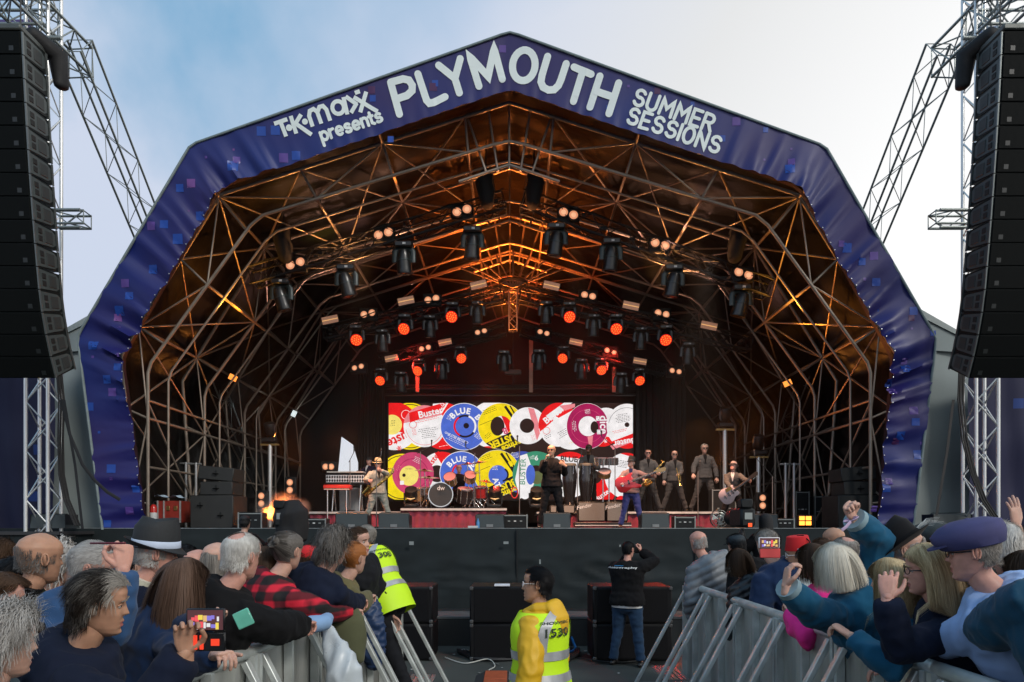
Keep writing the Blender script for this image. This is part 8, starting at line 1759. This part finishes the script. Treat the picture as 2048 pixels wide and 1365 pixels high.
# broadcast cameras and operators
for px, py, s_, lab, olab, opx, ht in ((572, 1036, 135, 'broadcast camera under a black cloth cover in the pit, left', 'camera operator in a black beanie in the left pit', 490, ('beanie', felt)), (1484, 1036, 145, 'broadcast camera with orange record light in the pit, right', 'camera operator in a black hood in the right pit', 1530, ('hood', felt))):
    c = C(px, py, s_); t = thing('broadcast_camera', (c.x, c.y, 0), lab, 'camera'); mb = MB(); mb.box(c, (.20, .55, .26), b=.03); mb.build('body', blackpl, t); mb = MB(); mb.box(c + V(-.02, -.2, .19), (.16, .18, .12), b=.015); vf = mb.build('viewfinder', blackpl, t)
    mb = MB(); mb.lathe([(.09, 0), (.10, .25), (.11, .3)], c + V(0, .2, 0), Matrix.Rotation(R(-90), 3, 'X'), 18); mb.build('lens', blackpl, t); mb = MB(); mb.box(c + V(0, -.282, .02), (.10, .012, .09)); mb.build('rear_panel', alud, t)
    for k_ in range(3): a_ = 2 * math.pi * k_ / 3 + .5; rod('tripod_leg', c + V(0, 0, -.15), V(c.x + .45 * math.cos(a_), c.y + .3 * math.sin(a_), .42), .025, blackmetal, t)
    if px < 1000:
        mb = MB(); mb.limb([c + V(.05, -.1, .20), c + V(.10, -.12, .05), c + V(.12, -.1, -.12), c + V(.13, -.1, -.34)], [(.13, .2), (.20, .26), (.19, .24), (.21, .2)], 20, cap='flat'); me = remesh(mb, .02, 3); crumple(me, .022, 6, 4, (1, 1, .4)); me.materials.append(blackcloth); link('cloth_cover', me, t)
    else: mb = MB(); mb.box(c + V(.02, -.29, -.10), (.05, .012, .05)); mb.build('record_light', mat('rec_orange', (.3, .02, 0), .4, emit=(1, .10, .02), estr=1.2), t)
    person(olab, C(opx, 1033 if px < 1000 else 1029, s_), yaw=R(-10 if px < 1000 else 15), hat_=ht, hairk='short', hairc='black', top=blackc, legs=dark, foot=.425, thick=.035, seed=px, hands={0: dict(l=(-.2, .4, 1.25)), 1: dict(l=(.2, .4, 1.25))})
# things hanging on the left barrier
def drape_thing(pts, rad, m, label, cat, name, amp=.02, fr=6, st_=(1, 1, .45), vox=.014):
    mb = MB(); mb.limb(pts, rad, 18, up=(0, 1, 0)); me = remesh(mb, vox, 3); crumple(me, amp, fr, len(label), st_); me.materials.append(m); return tag(link(name, me), label, cat)
bagM = mat('plastic_bag', (.66, .73, .78), .3, 0, .1, 5, .006, 22, spec=.6); bagM.node_tree.nodes['Principled BSDF'].inputs['Transmission Weight'].default_value = .25
drape_thing([P(652, 1236, 4.9), P(655, 1262, 4.85), P(672, 1300, 4.8), P(690, 1345, 4.75), P(694, 1385, 4.75)], [(.010, .010), (.022, .015), (.065, .035), (.105, .05), (.10, .05)], bagM, 'translucent white plastic bag hanging from the left barrier', 'bag', 'plastic_bag', .028, 11, (1, 1, .3))
drape_thing([P(684, 1226, 5.35), P(690, 1250, 5.3), P(700, 1282, 5.3), P(708, 1318, 5.3)], [(.10, .06), (.13, .07), (.11, .06), (.06, .04)], cloth('olive_coat', (.095, .10, .055)), 'olive coat hung over the left barrier behind the plastic bag', 'coat', 'coat')
o = drape_thing([P(736, 1212, 6.6), P(742, 1250, 6.55), P(746, 1300, 6.55), P(748, 1328, 6.55)], [(.10, .06), (.12, .07), (.11, .07), (.06, .05)], mat('quilt_navy', (.012, .035, .10), .5, 0, .1, 8), 'navy quilted jacket draped over the far left barrier', 'coat', 'coat', .018, 14, (1, 1, 1.6))


hz = bpy.data.materials.new('stage_haze'); hz.use_nodes = True; nt = hz.node_tree; nt.nodes.remove(nt.nodes['Principled BSDF']); pv = nt.nodes.new('ShaderNodeVolumePrincipled'); pv.inputs['Color'].default_value = (.9, .88, .86, 1); pv.inputs['Density'].default_value = .0035; pv.inputs['Anisotropy'].default_value = .2; nt.links.new(pv.outputs[0], nt.nodes['Material Output'].inputs['Volume'])
mb = MB(); mb.box((CX, 22.9, 6.2), (14.6, 11.4, 8.6)); o = mb.build('haze', hz, smooth=0); o['kind'] = 'stuff'
bpy.data.scenes.remove(TMP)
